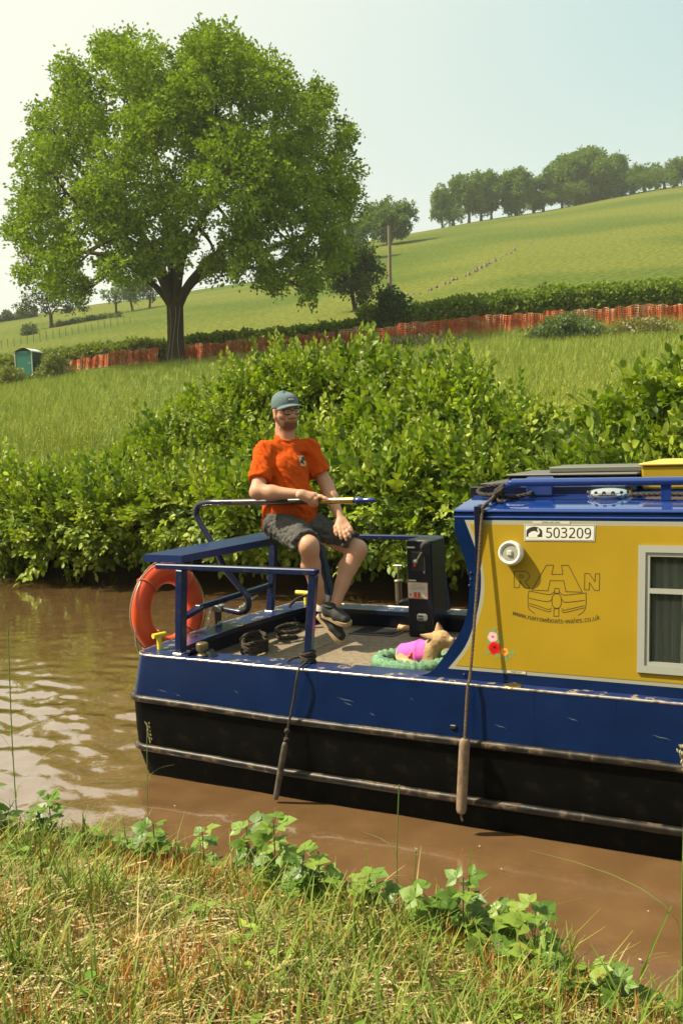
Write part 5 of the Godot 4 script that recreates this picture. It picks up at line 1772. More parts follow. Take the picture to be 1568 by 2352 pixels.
# a bush: stems from one stool, twigs set over and inside a set of clumps
func shrub(called: String, label: String, base: Vector3, blobs: Array, twigs: Array, per: float, ca: Color, cb: Color, group := "", own := 110, size := 1.0) -> void:
	var o := thing(called, label, "bush", base, group)
	var st := MB.new()
	st.col = Color(0.11, 0.08, 0.05)
	var main := blobs.duplicate()
	if own > 0:
		for q in main:
			for k in 9:
				var d := (rv() + Vector3(0, 0.3, 0.35)).normalized()
				var r := rf(0.17, 0.40)
				blobs.append([q[0] + d * q[1] * rf(0.9, 1.36), Vector3(r * rf(0.9, 1.4), r * rf(0.38, 0.7), r * rf(0.9, 1.3))])
	for q in main:
		var c: Vector3 = q[0]
		var mid := base.lerp(c, 0.5) + Vector3(rf(-0.2, 0.2), -0.1, rf(-0.2, 0.2))
		var foot := base + Vector3(rf(-0.25, 0.25), -0.1, rf(-0.25, 0.25))
		st.tube(curve([foot, mid, c, c + (c - mid).normalized() * q[1].y * 0.7], 4), [0.035, 0.033, 0.03, 0.028, 0.026, 0.024, 0.022, 0.02, 0.017, 0.014, 0.011, 0.008, 0.004], 5, false)
		for k in 7:
			var e: Vector3 = c + rv() * q[1] * 0.85
			st.tube([c + (mid - c) * rf(0.0, 0.5), c.lerp(e, 0.5) + rv() * 0.08, e], [0.012, 0.008, 0.003], 4, false)
	part("stems", st, M.bark, o)
	var gaps := FastNoiseLite.new()
	gaps.seed = int(absf(base.x) * 10.0)
	gaps.frequency = 1.25
	gaps.fractal_octaves = 2
	var lists := []
	var colors := []
	for k in twigs.size():
		lists.append([])
		colors.append(PackedColorArray())
	var shown := []
	for q in blobs:
		var c: Vector3 = q[0]
		var r: Vector3 = q[1]
		var area := 4.0 * PI * pow((pow(r.x * r.y, 1.6) + pow(r.x * r.z, 1.6) + pow(r.y * r.z, 1.6)) / 3.0, 1.0 / 1.6)
		for k in int(area * per):
			var d := rv()
			var depth := 1.0 - 0.45 * pow(rng.randf(), 2.0) + rf(-0.06, 0.12)
			var p := c + d * r * depth
			if p.y < 0.34 + 0.25 * sin(p.x * 3.1) and own > 0: continue
			# hollows between the boughs, open to the shaded inside
			if own > 0 and gaps.get_noise_3dv(p * Vector3(1, 1.7, 1)) < -0.06 and depth > 0.62: continue
			var deep := false
			for q2 in blobs:
				if q2 == q: continue
				var rel: Vector3 = (p - q2[0]) / q2[1]
				if rel.length_squared() < 0.36:
					deep = true
					break
			if deep: continue
			var z := (d * 0.8 + Vector3(0, 0.35, 0) + rv() * 0.55).normalized()
			if own > 0 and d.y > 0.45 and rng.randf() < 0.35:
				# a young upright shoot standing clear of the clump
				p += Vector3(0, rf(0.0, 0.30), 0)
				z = (Vector3.UP + rv() * 0.25).normalized()
			elif own > 0 and d.y < -0.1: z = (z + Vector3(0, -0.7, 0)).normalized()
			var t := rng.randi() % twigs.size()
			lists[t].append(Transform3D(aim(z, (Vector3.UP + rv() * 0.5 + d * 0.5), size * rf(0.75, 1.2)), p - base))
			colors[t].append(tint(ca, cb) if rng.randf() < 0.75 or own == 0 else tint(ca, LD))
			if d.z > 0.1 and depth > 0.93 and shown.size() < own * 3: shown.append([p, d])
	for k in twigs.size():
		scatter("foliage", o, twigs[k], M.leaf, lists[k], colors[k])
	for k in mini(own, shown.size()):
		var q: Array = shown[(k * 7) % shown.size()]
		var lf := MeshInstance3D.new()
		lf.name = "leaf"
		lf.mesh = M.leafmesh[k % 3]
		lf.material_override = M.leafown[(k / 3) % 4]
		o.add_child(lf, true)
		lf.transform = Transform3D(aim(q[1] + rv() * 0.6, Vector3.UP + q[1] * 0.6 + rv() * 0.4, size * rf(0.8, 1.2)), q[0] + q[1] * 0.06 - base)

# a tree: trunk, limbs to every lobe of the crown, sprays of leaves over the lobes
func tree(called: String, label: String, base: Vector3, fork: Vector3, r: float, lobes: Array, mesh: Array, per: float, ca: Color, cb: Color, group := "", s := 1.0, fill := 0.55, bare := 0) -> Node3D:
	var o := thing(called, label, "tree", base, group)
	var b := MB.new()
	var t1 := base.lerp(fork, 0.45) + Vector3(rf(-0.1, 0.1), 0, rf(-0.1, 0.1)) * r
	b.tube(curve([base + Vector3(0, -0.4, 0), base + Vector3(0, r * 0.8, 0), t1, fork, fork + (fork - t1) * 0.12], 4), [r * 1.55, r * 1.5, r * 1.4, r * 1.25, r * 1.1, r * 1.02, r * 0.97, r * 0.93, r * 0.9, r * 0.9, r * 0.9, r * 0.9, r * 0.9, r * 0.85, r * 0.75, r * 0.55, r * 0.3], 14)
	part("trunk", b, M.trunk, o)
	b = MB.new()
	# a few leading limbs, chosen far apart; every lobe of the crown is fed from the nearest of them
	var heads := []
	var want := clampi(lobes.size() / 4, 3, 8)
	var high := []
	for q in lobes:
		if q[0].y - fork.y > 0.42 * (q[0] - fork).length(): high.append(q)
	if high.size() < 4: high = lobes
	heads.append(high[0][0])
	while heads.size() < mini(want, high.size()):
		var far := Vector3.ZERO
		var best := -1.0
		for q in high:
			var near := 1e9
			for hd in heads: near = minf(near, ((q[0] - fork).normalized() - (hd - fork).normalized()).length() * (q[0] - fork).length() / (1.0 + absf(q[0].y - fork.y) * 0.02))
			if near > best:
				best = near
				far = q[0]
		heads.append(far)
	var paths := []
	for hd in heads:
		var d: Vector3 = hd - fork
		var L := d.length()
		var lr := r * rf(0.42, 0.58)
		var path := curve([fork - Vector3(0, r * 1.0, 0), fork + Vector3(d.x * 0.11, maxf(d.y, L * 0.4) * 0.22, d.z * 0.11), fork + Vector3(d.x * 0.34, maxf(d.y, L * 0.3) * 0.50, d.z * 0.34) + rv() * L * 0.05, fork + d * 0.68 + rv() * L * 0.06, fork + d * 0.93], 5)
		var rad := []
		for k in path.size(): rad.append(lr * (1.0 - 0.82 * k / (path.size() - 1.0)))
		b.tube(path, rad, 8, false)
		paths.append([path, lr])
	for q in lobes:
		var c: Vector3 = q[0]
		var bp: Vector3 = fork
		var br := r * 0.3
		var bd := 1e9
		for pp in paths:
			for k in range(6, pp[0].size()):
				var dist: float = (pp[0][k] - c).length() + k * 0.02
				if dist < bd and pp[0][k].y < c.y + 4.0:
					bd = dist
					bp = pp[0][k]
					br = pp[1] * (1.0 - 0.82 * k / (pp[0].size() - 1.0)) * 0.7
		bd = (c - bp).length()
		var mid := bp.lerp(c, 0.5) + rv() * bd * 0.12
		b.tube(curve([bp, mid, c], 4), [br, br * 0.92, br * 0.84, br * 0.76, br * 0.66, br * 0.56, br * 0.46, br * 0.36, br * 0.25], 6, false)
		for k in 8:
			var e: Vector3 = c + rv() * q[1] * rf(0.6, 1.0)
			var f := mid.lerp(c, rf(0.2, 1.0))
			b.tube([f, f.lerp(e, 0.5) + rv() * q[1] * 0.12, e], [br * 0.35, br * 0.22, br * 0.06], 4, false)
	for k in bare:
		var a := rf(0, TAU)
		var top: Vector3 = lobes[0][0] + Vector3(cos(a), 0, sin(a)) * lobes[0][1] * 0.5 + Vector3(0, lobes[0][1] * rf(1.2, 1.7), 0)
		b.tube([lobes[0][0], (lobes[0][0] + top) * 0.5 + rv() * 0.3, top], [r * 0.25, r * 0.14, r * 0.05], 4, false)
	part("limbs", b, M.trunk, o)
	var lists := []
	var colors := []
	for k in mesh.size():
		lists.append([])
		colors.append(PackedColorArray())
	for q in lobes:
		var c: Vector3 = q[0]
		var rr: float = q[1]
		for k in int(4.0 * PI * rr * rr * per):
			var d := rv()
			var p := c + d * rr * (1.0 - fill * pow(rng.randf(), 1.6) + rf(0.0, 0.14))
			var t := rng.randi() % mesh.size()
			lists[t].append(Transform3D(aim(d + rv() * 0.4, Vector3.UP + rv() * 0.6, s * rf(0.7, 1.25)), p - base))
			colors[t].append(tint(ca, cb))
	for k in mesh.size():
		scatter("crown", o, mesh[k], M.farleaf, lists[k], colors[k])
	return o

func plant_materials() -> void:
	M.leaf = vmat(0.48, Color(0.80, 0.86, 0.35), 0.4)
	M.farleaf = vmat(0.85, Color(0.80, 0.86, 0.35), 0.15)
	M.grassmat = vmat(0.6, Color(0.6, 0.62, 0.35), 0.3)
	M.bark = vmat(0.9)
	M.trunk = worn(ntex(81, 0.03, [[0.0, Color(0.025, 0.018, 0.012)], [0.5, Color(0.075, 0.055, 0.035)], [0.8, Color(0.13, 0.10, 0.07)], [1.0, Color(0.06, 0.06, 0.035)]], 512, 5), 0.8, 0.95, 0.0, 0.1, nmap(82, 0.06, 8.0), 1.0)
	rng.seed = 100
	M.twigs = [twig(9, 0.30, 0.090, 0.064), twig(10, 0.34, 0.082, 0.056), twig(8, 0.27, 0.10, 0.075)]
	M.leafmesh = [one_leaf(0.10, 0.072), one_leaf(0.085, 0.06), one_leaf(0.11, 0.085)]
	M.leafown = []
	for c in [Color(0.16, 0.23, 0.025), Color(0.21, 0.27, 0.032), Color(0.13, 0.19, 0.022), Color(0.27, 0.32, 0.045)]:
		var m := mat(c.r, c.g, c.b, 0.55, 0.0, 0.35)
		m.backlight_enabled = true
		m.backlight = Color(0.80, 0.86, 0.35)
		M.leafown.append(m)
	M.bigspray = [spray(16, 0.55, 0.30), spray(18, 0.6, 0.27)]
	M.oakspray = [spray(24, 0.60, 0.25), spray(26, 0.66, 0.23), spray(20, 0.5, 0.27)]
	M.farspray = [spray(30, 1.0, 0.52), spray(28, 0.95, 0.55)]

# lobes of a simple round crown
func lobes_for(c: Vector3, w: float, h: float, n: int, rr: float) -> Array:
	var out := []
	for k in n:
		var d := rv() * pow(rng.randf(), 0.45)
		out.append([c + Vector3(d.x * w, d.y * h, d.z * w), rr * rf(0.75, 1.2)])
	return out

const LG := Color(0.18, 0.26, 0.026)
const LY := Color(0.33, 0.385, 0.042)
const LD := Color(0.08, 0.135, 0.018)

func sight(x: float, y: float, D: float) -> Vector3:
	# the point found from the towpath by bearing and height in surveyor's units, D metres ahead
	var d := Vector3(-0.476367, -0.076392, -0.875922) + Vector3(0.879239, -0.037113, -0.474934) * (x - 784.0) / 2302.9 - Vector3(-0.003773, 0.996387, -0.084847) * (y - 1176.0) / 2302.9
	return EYE + d * D / (d.x * AHEAD.x + d.z * AHEAD.y)

func ground_at(x: float, y: float, D: float) -> Vector3:
	var p := sight(x, y, D)
	return Vector3(p.x, land(p.x, p.z), p.z)

func make_big_tree() -> void:
	rng.seed = 300
	var D := 71.5
	var base := ground_at(404.0, 820.0, D)
	var fork := sight(402.0, 700.0, D)
	var px := [[490, 140, 95], [300, 150, 95], [180, 225, 90], [400, 240, 115], [600, 190, 95], [700, 290, 90], [115, 345, 85], [775, 380, 65], [250, 370, 105], [520, 370, 115], [85, 470, 75], [150, 565, 75], [280, 500, 80], [650, 440, 105], [755, 480, 70], [570, 520, 75], [685, 580, 62], [60, 590, 40], [400, 440, 90], [120, 640, 42], [620, 620, 48], [540, 600, 35], [350, 590, 45], [720, 640, 38], [250, 600, 45], [470, 95, 50], [245, 95, 45], [560, 110, 45], [330, 300, 70], [660, 360, 70], [590, 440, 60], [30, 520, 35], [90, 250, 40], [770, 560, 48], [800, 440, 40], [190, 650, 30], [480, 300, 80], [730, 220, 45], [790, 300, 40], [160, 150, 45], [330, 600, 38], [500, 590, 40], [400, 540, 50], [210, 450, 70], [600, 320, 80], [450, 180, 70]]
	var lobes := []
	for q in px:
		var R: float = q[2] / 32.2
		var off: float = sqrt(maxf(0.0, 169.0 - pow((q[0] - 425.0) / 32.2, 2.0) - pow(maxf(0.0, (480.0 - q[1])) / 40.0, 2.0)))
		for s in [-1.0, -0.2, 0.6]:
			var dd: float = s * off * rf(0.65, 0.9)
			var c := sight(q[0], q[1] + 26.0 * absf(s), D + dd)
			lobes.append([c + rv() * R * 0.22, R * rf(0.62, 0.86)])
	var big := tree("sycamore_tree", "large spreading broadleaf tree with a thick forked trunk in the pasture", base, fork, 0.64, lobes, M.oakspray, 1.6, Color(0.28, 0.345, 0.04), Color(0.16, 0.24, 0.028), "", 1.0, 0.75)
	ivy_on(big, base, fork, 0.64)

func ivy_on(big: Node3D, base: Vector3, fork: Vector3, r: float) -> void:
	# pale dead ivy stems climbing the bark
	for k in 3:
		var b := MB.new()
		var pts := []
		var a0 := 0.5 + 0.55 * k
		for j in 12:
			var t := j / 11.0
			var a := a0 + 0.22 * sin(t * 4.0 + k * 1.0)
			var rr := r * lerpf(1.22, 0.98, t)
			pts.append(base.lerp(fork, t * 0.95) + Vector3(cos(a) * rr, 0, sin(a) * rr))
		b.tube(pts, 0.03, 5, false)
		part("ivy_stem", b, mat(0.20, 0.165, 0.12, 0.9), big)

func make_shrubs() -> void:
	rng.seed = 400
	# alder and hazel along the far bank: each stool is a bush of its own
	var S := func(l, bx, bz, list, ca, cb, per, own):
		var base := Vector3(bx, maxf(land(bx, bz), 0.05), bz)
		var bl := []
		for q in list: bl.append([Vector3(q[0], q[1], q[2]), Vector3(q[3], q[3] * 0.85, q[3]) * 0.74])
		# boughs reaching out low over the water
		for k in 3: bl.append([Vector3(list[0][0] + rf(-0.8, 0.8), rf(0.8, 1.15), rf(-11.5, -11.1)), Vector3(rf(0.35, 0.5), 0.3, 0.38)])
		shrub("bank_bush", l, base, bl, M.twigs, per, ca, cb, "bushes along the far bank", own, 0.85 + 0.5 * absf(sin(bx * 2.7)))
	var p := 50.0
	S.call("low bush leaning over the water at the far left of the bank", -12.6, -12.6, [[-12.6, 0.62, -12.0, 0.45], [-11.7, 0.65, -11.6, 0.48], [-13.4, 0.65, -12.6, 0.45], [-12.1, 0.8, -12.3, 0.4], [-11.2, 0.5, -11.2, 0.34]], LG, LY, p, 90)
	S.call("rounded bush with drooping sprays left of the lifebuoy at the bank", -10.6, -12.7, [[-10.7, 0.9, -11.8, 0.62], [-10.1, 1.4, -12.2, 0.66], [-10.9, 1.15, -12.6, 0.5], [-9.8, 0.9, -11.5, 0.52], [-10.2, 1.85, -12.8, 0.36], [-10.3, 0.6, -11.2, 0.34]], LG, LY, p, 140)
	S.call("tall bush with pale upright shoots below the big tree", -9.3, -13.4, [[-9.4, 1.5, -12.5, 0.85], [-8.8, 2.15, -13.2, 0.7], [-9.7, 2.1, -13.4, 0.62], [-9.2, 1.0, -11.7, 0.55], [-8.6, 2.6, -13.6, 0.42], [-9.3, 2.5, -13.7, 0.4]], LY, LG, p, 140)
	S.call("tallest bright bush in the middle of the far bank", -8.1, -13.6, [[-8.1, 1.5, -12.7, 0.85], [-7.6, 2.2, -13.5, 0.75], [-8.4, 2.35, -13.8, 0.66], [-8.2, 1.0, -11.8, 0.58], [-7.8, 2.75, -13.9, 0.40], [-8.5, 2.8, -14.0, 0.34]], LY, LG, p, 140)
	S.call("dense bush behind the seated man's left shoulder side", -6.8, -13.4, [[-6.8, 1.4, -12.6, 0.85], [-6.4, 2.1, -13.2, 0.7], [-7.2, 2.3, -13.6, 0.62], [-7.2, 0.95, -11.8, 0.55], [-6.9, 2.6, -13.7, 0.4], [-6.3, 1.0, -11.8, 0.52]], LG, LY, p, 140)
	S.call("broad leafy bush right behind the man's cap and tiller", -5.6, -13.1, [[-5.6, 1.35, -12.2, 0.82], [-5.2, 1.95, -12.8, 0.68], [-5.9, 2.1, -13.2, 0.62], [-5.1, 1.0, -11.6, 0.6], [-5.8, 0.9, -11.5, 0.48], [-5.5, 2.45, -13.2, 0.34]], LG, LY, p, 140)
	S.call("bush with large lime leaves behind the control pedestal", -4.6, -12.7, [[-4.7, 1.3, -11.9, 0.75], [-4.4, 1.75, -12.3, 0.55], [-4.9, 1.95, -12.7, 0.52], [-4.4, 0.9, -11.4, 0.55], [-4.2, 1.4, -12.0, 0.42]], LG, LY, p, 120)
	S.call("low bush with darker green leaves beside the roof hatch", -3.4, -12.8, [[-3.6, 0.95, -12.0, 0.6], [-3.0, 0.95, -12.2, 0.55], [-3.8, 0.7, -11.5, 0.42]], LG, LD, p, 100)  # leaf tint runs from mid green to the darker green
	S.call("bush with a leafy top showing above the yellow roof box", -1.9, -12.8, [[-2.3, 1.3, -12.2, 0.65], [-1.8, 1.85, -12.4, 0.6], [-1.4, 1.35, -11.9, 0.65], [-2.0, 2.25, -12.5, 0.4], [-2.6, 1.7, -12.6, 0.42], [-1.5, 2.3, -12.6, 0.4]], LG, LY, p, 100)
	S.call("bush growing beyond the cabin roof at the right edge", -0.6, -12.9, [[-0.7, 1.3, -12.3, 0.75], [-0.2, 1.7, -12.6, 0.6], [0.4, 1.2, -12.4, 0.7]], LG, LY, 34.0, 40)

func make_far_trees() -> void:
	rng.seed = 500
	var T := func(l, cx, top, basey, half, D, n, ca, cb, fl, bare):
		# cx, top, base and half-width as seen from the towpath
		var g := ground_at(cx, basey, D)
		var k: float = D / 2303.0
		var h: float = (basey - top) * k
		var w: float = half * k
		w *= 1.2
		var c := g + Vector3(0, h * 0.52, 0)
		var rr: float = maxf(w * 0.30, h * 0.13)
		var lobes := lobes_for(c, maxf(w - rr * 0.5, 0.3), maxf(h * 0.49 - rr * 0.6, 0.2), int(n * 2.2), rr)
		tree("pasture_tree" if D < 230 else "ridge_tree", l, g, g + Vector3(rf(-0.3, 0.3), h * 0.24, 0), clampf(w * 0.075, 0.12, 0.5), lobes, M.farspray if D > 140 else M.bigspray, (0.52 if D > 140 else 1.5), ca, cb, "trees on the hill", (h / 13.0 if D > 140 else 1.0), 0.6, bare)
	var g1 := Color(0.11, 0.18, 0.038)
	var g2 := Color(0.17, 0.235, 0.05)
	T.call("small narrow tree at the left end of the ridge line", 1016.0, 448.0, 545.0, 27.0, 300.0, 9, g1, g2, 0, 0)
	T.call("second tree from the left on the ridge, with a tall crown", 1077.0, 414.0, 529.0, 38.0, 305.0, 12, g1, g2, 0, 0)
	T.call("ridge tree between the tall crown and the double-topped one", 1128.0, 404.0, 516.0, 32.0, 310.0, 10, g1, g2, 0, 0)
	T.call("double-topped dark tree in the middle of the ridge row", 1185.0, 392.0, 505.0, 40.0, 312.0, 13, g1, g2, 0, 0)
	T.call("ridge tree just left of the gap before the largest oak", 1247.0, 397.0, 492.0, 34.0, 318.0, 10, g1, g2, 0, 0)
	T.call("low pale thorn under the ridge trees beside the gap", 1290.0, 430.0, 482.0, 30.0, 320.0, 8, g2, Color(0.15, 0.17, 0.05), 0, 0)
	T.call("largest round oak standing above the rest of the ridge", 1352.0, 346.0, 470.0, 72.0, 330.0, 22, g1, g2, 0, 0)
	T.call("small bushy thorn at the foot of the largest oak", 1388.0, 425.0, 464.0, 26.0, 330.0, 7, g2, Color(0.15, 0.17, 0.05), 0, 0)
	T.call("pale ridge tree right of the largest oak", 1428.0, 398.0, 457.0, 34.0, 338.0, 9, g2, g1, 0, 0)
	T.call("rounded ridge tree second from the right edge", 1480.0, 386.0, 450.0, 36.0, 342.0, 10, g2, g1, 0, 0)
	T.call("low dark bush on the ridge before the last trees", 1505.0, 412.0, 447.0, 28.0, 340.0, 7, g1, g2, 0, 0)
	T.call("ridge tree at the right edge of the view", 1552.0, 381.0, 441.0, 40.0, 346.0, 11, g2, g1, 0, 0)
	T.call("ridge tree just beyond the right edge", 1620.0, 378.0, 436.0, 38.0, 346.0, 9, g1, g2, 0, 0)
	T.call("tree with bare twigs at its top behind the telegraph pole", 893.0, 455.0, 566.0, 54.0, 235.0, 16, g1, g2, 0, 7)
	T.call("pale tree half hidden by the big tree's right side", 822.0, 470.0, 590.0, 34.0, 200.0, 9, g2, g1, 0, 0)
	T.call("small dark round tree standing left of the telegraph pole", 815.0, 545.0, 706.0, 58.0, 107.0, 16, Color(0.045, 0.07, 0.014), Color(0.07, 0.10, 0.02), 0, 0)
	for q in [[1040.0, 485.0, 537.0, 36.0, "low thicket under the left end of the ridge trees"], [1105.0, 470.0, 524.0, 34.0, "low thicket between the second and third ridge trees"], [1225.0, 448.0, 499.0, 36.0, "low thicket under the double-topped ridge tree"], [1320.0, 425.0, 478.0, 38.0, "low thicket left of the largest oak's foot"], [1455.0, 408.0, 455.0, 38.0, "low thicket among the pale ridge trees"], [1525.0, 402.0, 447.0, 38.0, "low thicket by the right edge of the ridge"]]:
		T.call(q[4], q[0], q[1], q[2], q[3], 322.0, 8, g2, g1, 0, 0)
	# the spreading thorn by the field boundary and the copse under the big tree's crown
	var g := ground_at(120.0, 768.0, 172.0)
	var lb := []
	for q in [[70, 690, 20], [105, 672, 24], [145, 668, 24], [178, 685, 18], [45, 705, 14], [190, 705, 12], [125, 695, 18], [90, 705, 13], [160, 705, 14]]:
		lb.append([sight(q[0], q[1], 172.0) + Vector3(AHEAD.x, 0, AHEAD.y) * rf(-1.5, 1.5), q[2] * 172.0 / 2303.0])
	tree("pasture_tree", "spreading open tree on the field boundary at the far left", g, g + Vector3(0, 2.1, 0), 0.32, lb, M.bigspray, 1.1, Color(0.055, 0.085, 0.02), Color(0.085, 0.115, 0.025), "trees on the hill", 1.3, 0.6)
	T.call("copse tree at left below the big tree's crown", 268.0, 650.0, 728.0, 30.0, 190.0, 8, g1, g2, 0, 0)
	T.call("tall dark copse tree in the middle below the big crown", 305.0, 632.0, 726.0, 30.0, 194.0, 9, g1, Color(0.06, 0.09, 0.02), 0, 0)
	T.call("copse tree beside the big trunk on the left", 345.0, 640.0, 722.0, 30.0, 196.0, 9, g1, Color(0.06, 0.09, 0.02), 0, 0)

func make_hedges() -> void:
	rng.seed = 600
	# tall hedge on the camera side of the towpath: it is what the cabin window and the hull mirror
	for q in [[-9.0, "thorn hedge behind the towpath towards the stern"], [-3.5, "thorn hedge behind the towpath opposite the helmsman"], [2.0, "thorn hedge behind the towpath opposite the cabin window"], [7.5, "thorn hedge behind the towpath towards the bow"]]:
		var base := Vector3(q[0], 0.4, 6.2)
		var lb := []
		for k in 16: lb.append([base + Vector3(rf(-3.0, 3.0), rf(1.2, 4.4), rf(-0.8, 0.8)), rf(0.8, 1.3)])
		tree("towpath_thorn", q[1], base, base + Vector3(0, 1.1, 0), 0.12, lb, M.bigspray, 2.4, LG, LD, "thorns behind the towpath", 1.0, 0.6)
	# long bramble hedge behind the orange netting
	var rail := [[-400.0, 92.0], [0.0, 86.0], [150.0, 83.0], [400.0, 78.0], [650.0, 74.0], [900.0, 71.0], [1200.0, 70.0], [1568.0, 70.0], [2300.0, 70.0]]
	var parts := [[-400.0, 395.0, "pale flowering hedge left of the big trunk behind the netting"], [415.0, 880.0, "middle stretch of hedge between big trunk and telegraph pole"], [900.0, 2300.0, "long dark green bramble hedge right of the telegraph pole"]]
	var hn := FastNoiseLite.new()
	hn.seed = 3
	hn.frequency = 0.02
	for q in parts:
		var x: float = q[0]
		var tr := [[], []]
		var cl := [PackedColorArray(), PackedColorArray()]
		var o := thing("hedge", q[2], "hedge", ground(x, 75.0), "hedges behind the netting")
		var pale: bool = q[0] < 0
		while x < q[1]:
			var D := 0.0
			for k in rail.size() - 1:
				if x >= rail[k][0] and x <= rail[k + 1][0]: D = lerpf(rail[k][1], rail[k + 1][1], (x - rail[k][0]) / (rail[k + 1][0] - rail[k][0]))
			for k in (11 if x < 1700.0 else 3):
				var dd := D + rf(-1.6, 1.8)
				var g := ground(x + rf(-6, 6), dd)
				var top := 2.2 if x > 850.0 else (1.45 if x > 395.0 else 1.4)
				var h := top * sqrt(rng.randf()) * (0.88 + 0.22 * hn.get_noise_1d(x))
				var i := rng.randi() % 2
				tr[i].append(Transform3D(aim(rv() + Vector3.UP, Vector3.UP + rv(), rf(0.7, 1.15)), g + Vector3(0, h, 0) - o.position))
				if pale: cl[i].append(tint(Color(0.12, 0.16, 0.03), Color(0.24, 0.25, 0.07)))
				else: cl[i].append(tint(Color(0.09, 0.15, 0.02), Color(0.22, 0.27, 0.04)))
			x += 1.0
		for i in 2: scatter("foliage", o, M.bigspray[i], M.farleaf, tr[i], cl[i])
	# ivy over the pole foot
	var iv := ground(900.0, 70.0)
	var bl := []
	for q in [[900, 700, 26], [895, 680, 18], [910, 722, 28], [890, 735, 24], [925, 725, 18]]: bl.append([sight(q[0], q[1], 70.0), Vector3.ONE * q[2] / 33.0])
	shrub("ivy_bush", "dark ivy bush smothering the foot of the telegraph pole", iv, bl, M.bigspray, 7.0, Color(0.03, 0.06, 0.012), Color(0.06, 0.10, 0.02), "", 0)
	# nettle beds and rank weeds
	for q in [["nettle bed in front of the netting on the right", 1310.0, 58.0, 85.0, 1.3, Color(0.09, 0.13, 0.04), Color(0.14, 0.18, 0.06), 420], ["rank grass and weeds around the portable toilet's right side", 140.0, 74.0, 45.0, 1.7, Color(0.12, 0.15, 0.03), Color(0.20, 0.21, 0.06), 260], ["pale weeds in front of the portable toilet", 35.0, 70.0, 45.0, 1.35, Color(0.14, 0.17, 0.03), Color(0.22, 0.22, 0.06), 240], ["brown-topped docks at the right end of the netting", 1480.0, 58.0, 90.0, 0.8, Color(0.16, 0.17, 0.05), Color(0.25, 0.2, 0.08), 240], ["greyish weeds under the netting beside the thicket", 960.0, 60.0, 110.0, 0.6, Color(0.12, 0.13, 0.05), Color(0.18, 0.17, 0.07), 260]]:
		var o := thing("weed_bed", q[0], "weeds", ground(q[1], q[2]), "weed beds in the meadow")
		var tr := []
		var cl := PackedColorArray()
		for k in q[7]:
			var a: float = rng.randfn() * 0.42
			var g := ground(q[1] + a * q[3], q[2] + rf(-1.5, 1.5))
			var h: float = q[4] * rf(0.05, 1.0) * exp(-a * a * 0.7)
			tr.append(Transform3D(aim(rv() + Vector3.UP * 1.5, Vector3.UP + rv(), rf(0.35, 0.75)), g + Vector3(0, h, 0) - o.position))
			cl.append(tint(q[5], q[6]))
		scatter("foliage", o, M.bigspray[0], M.leaf, tr, cl)

func blade(b: MB, at: Vector3, h: float, w: float, lean: Vector3, bend: float, seg := 3) -> void:
	var side := lean.cross(Vector3.UP)
	side = side.normalized() if side.length() > 0.001 else Vector3.RIGHT
	var prev := []
	for k in seg + 1:
		var t := float(k) / seg
		var c := at + Vector3.UP * h * (t - bend * 0.35 * t * t) + lean * h * bend * t * t
		var ww := w * (1.0 - 0.85 * t * t)
		var i0 := b.p(c - side * ww * 0.5)
		var i1 := b.p(c + side * ww * 0.5)
		if k > 0:
			b.t(prev[0], i0, prev[1])
			b.t(prev[1], i0, i1)
		prev = [i0, i1]

func tuft(n: int, r: float, h0: float, h1: float, w: float, bend: float) -> ArrayMesh:
	var b := MB.new()
	for k in n:
		var a := rf(0, TAU)
		var g := rf(0.8, 1.2)
		b.col = Color(g, g * rf(0.93, 1.05), g * rf(0.8, 1.1))
		var d := Vector3(cos(a), 0, sin(a))
		blade(b, d * r * sqrt(rng.randf()), rf(h0, h1), w * rf(0.7, 1.3), d.rotated(Vector3.UP, rf(-1, 1)), bend * rf(0.2, 1.2))
	return b.mesh(true)

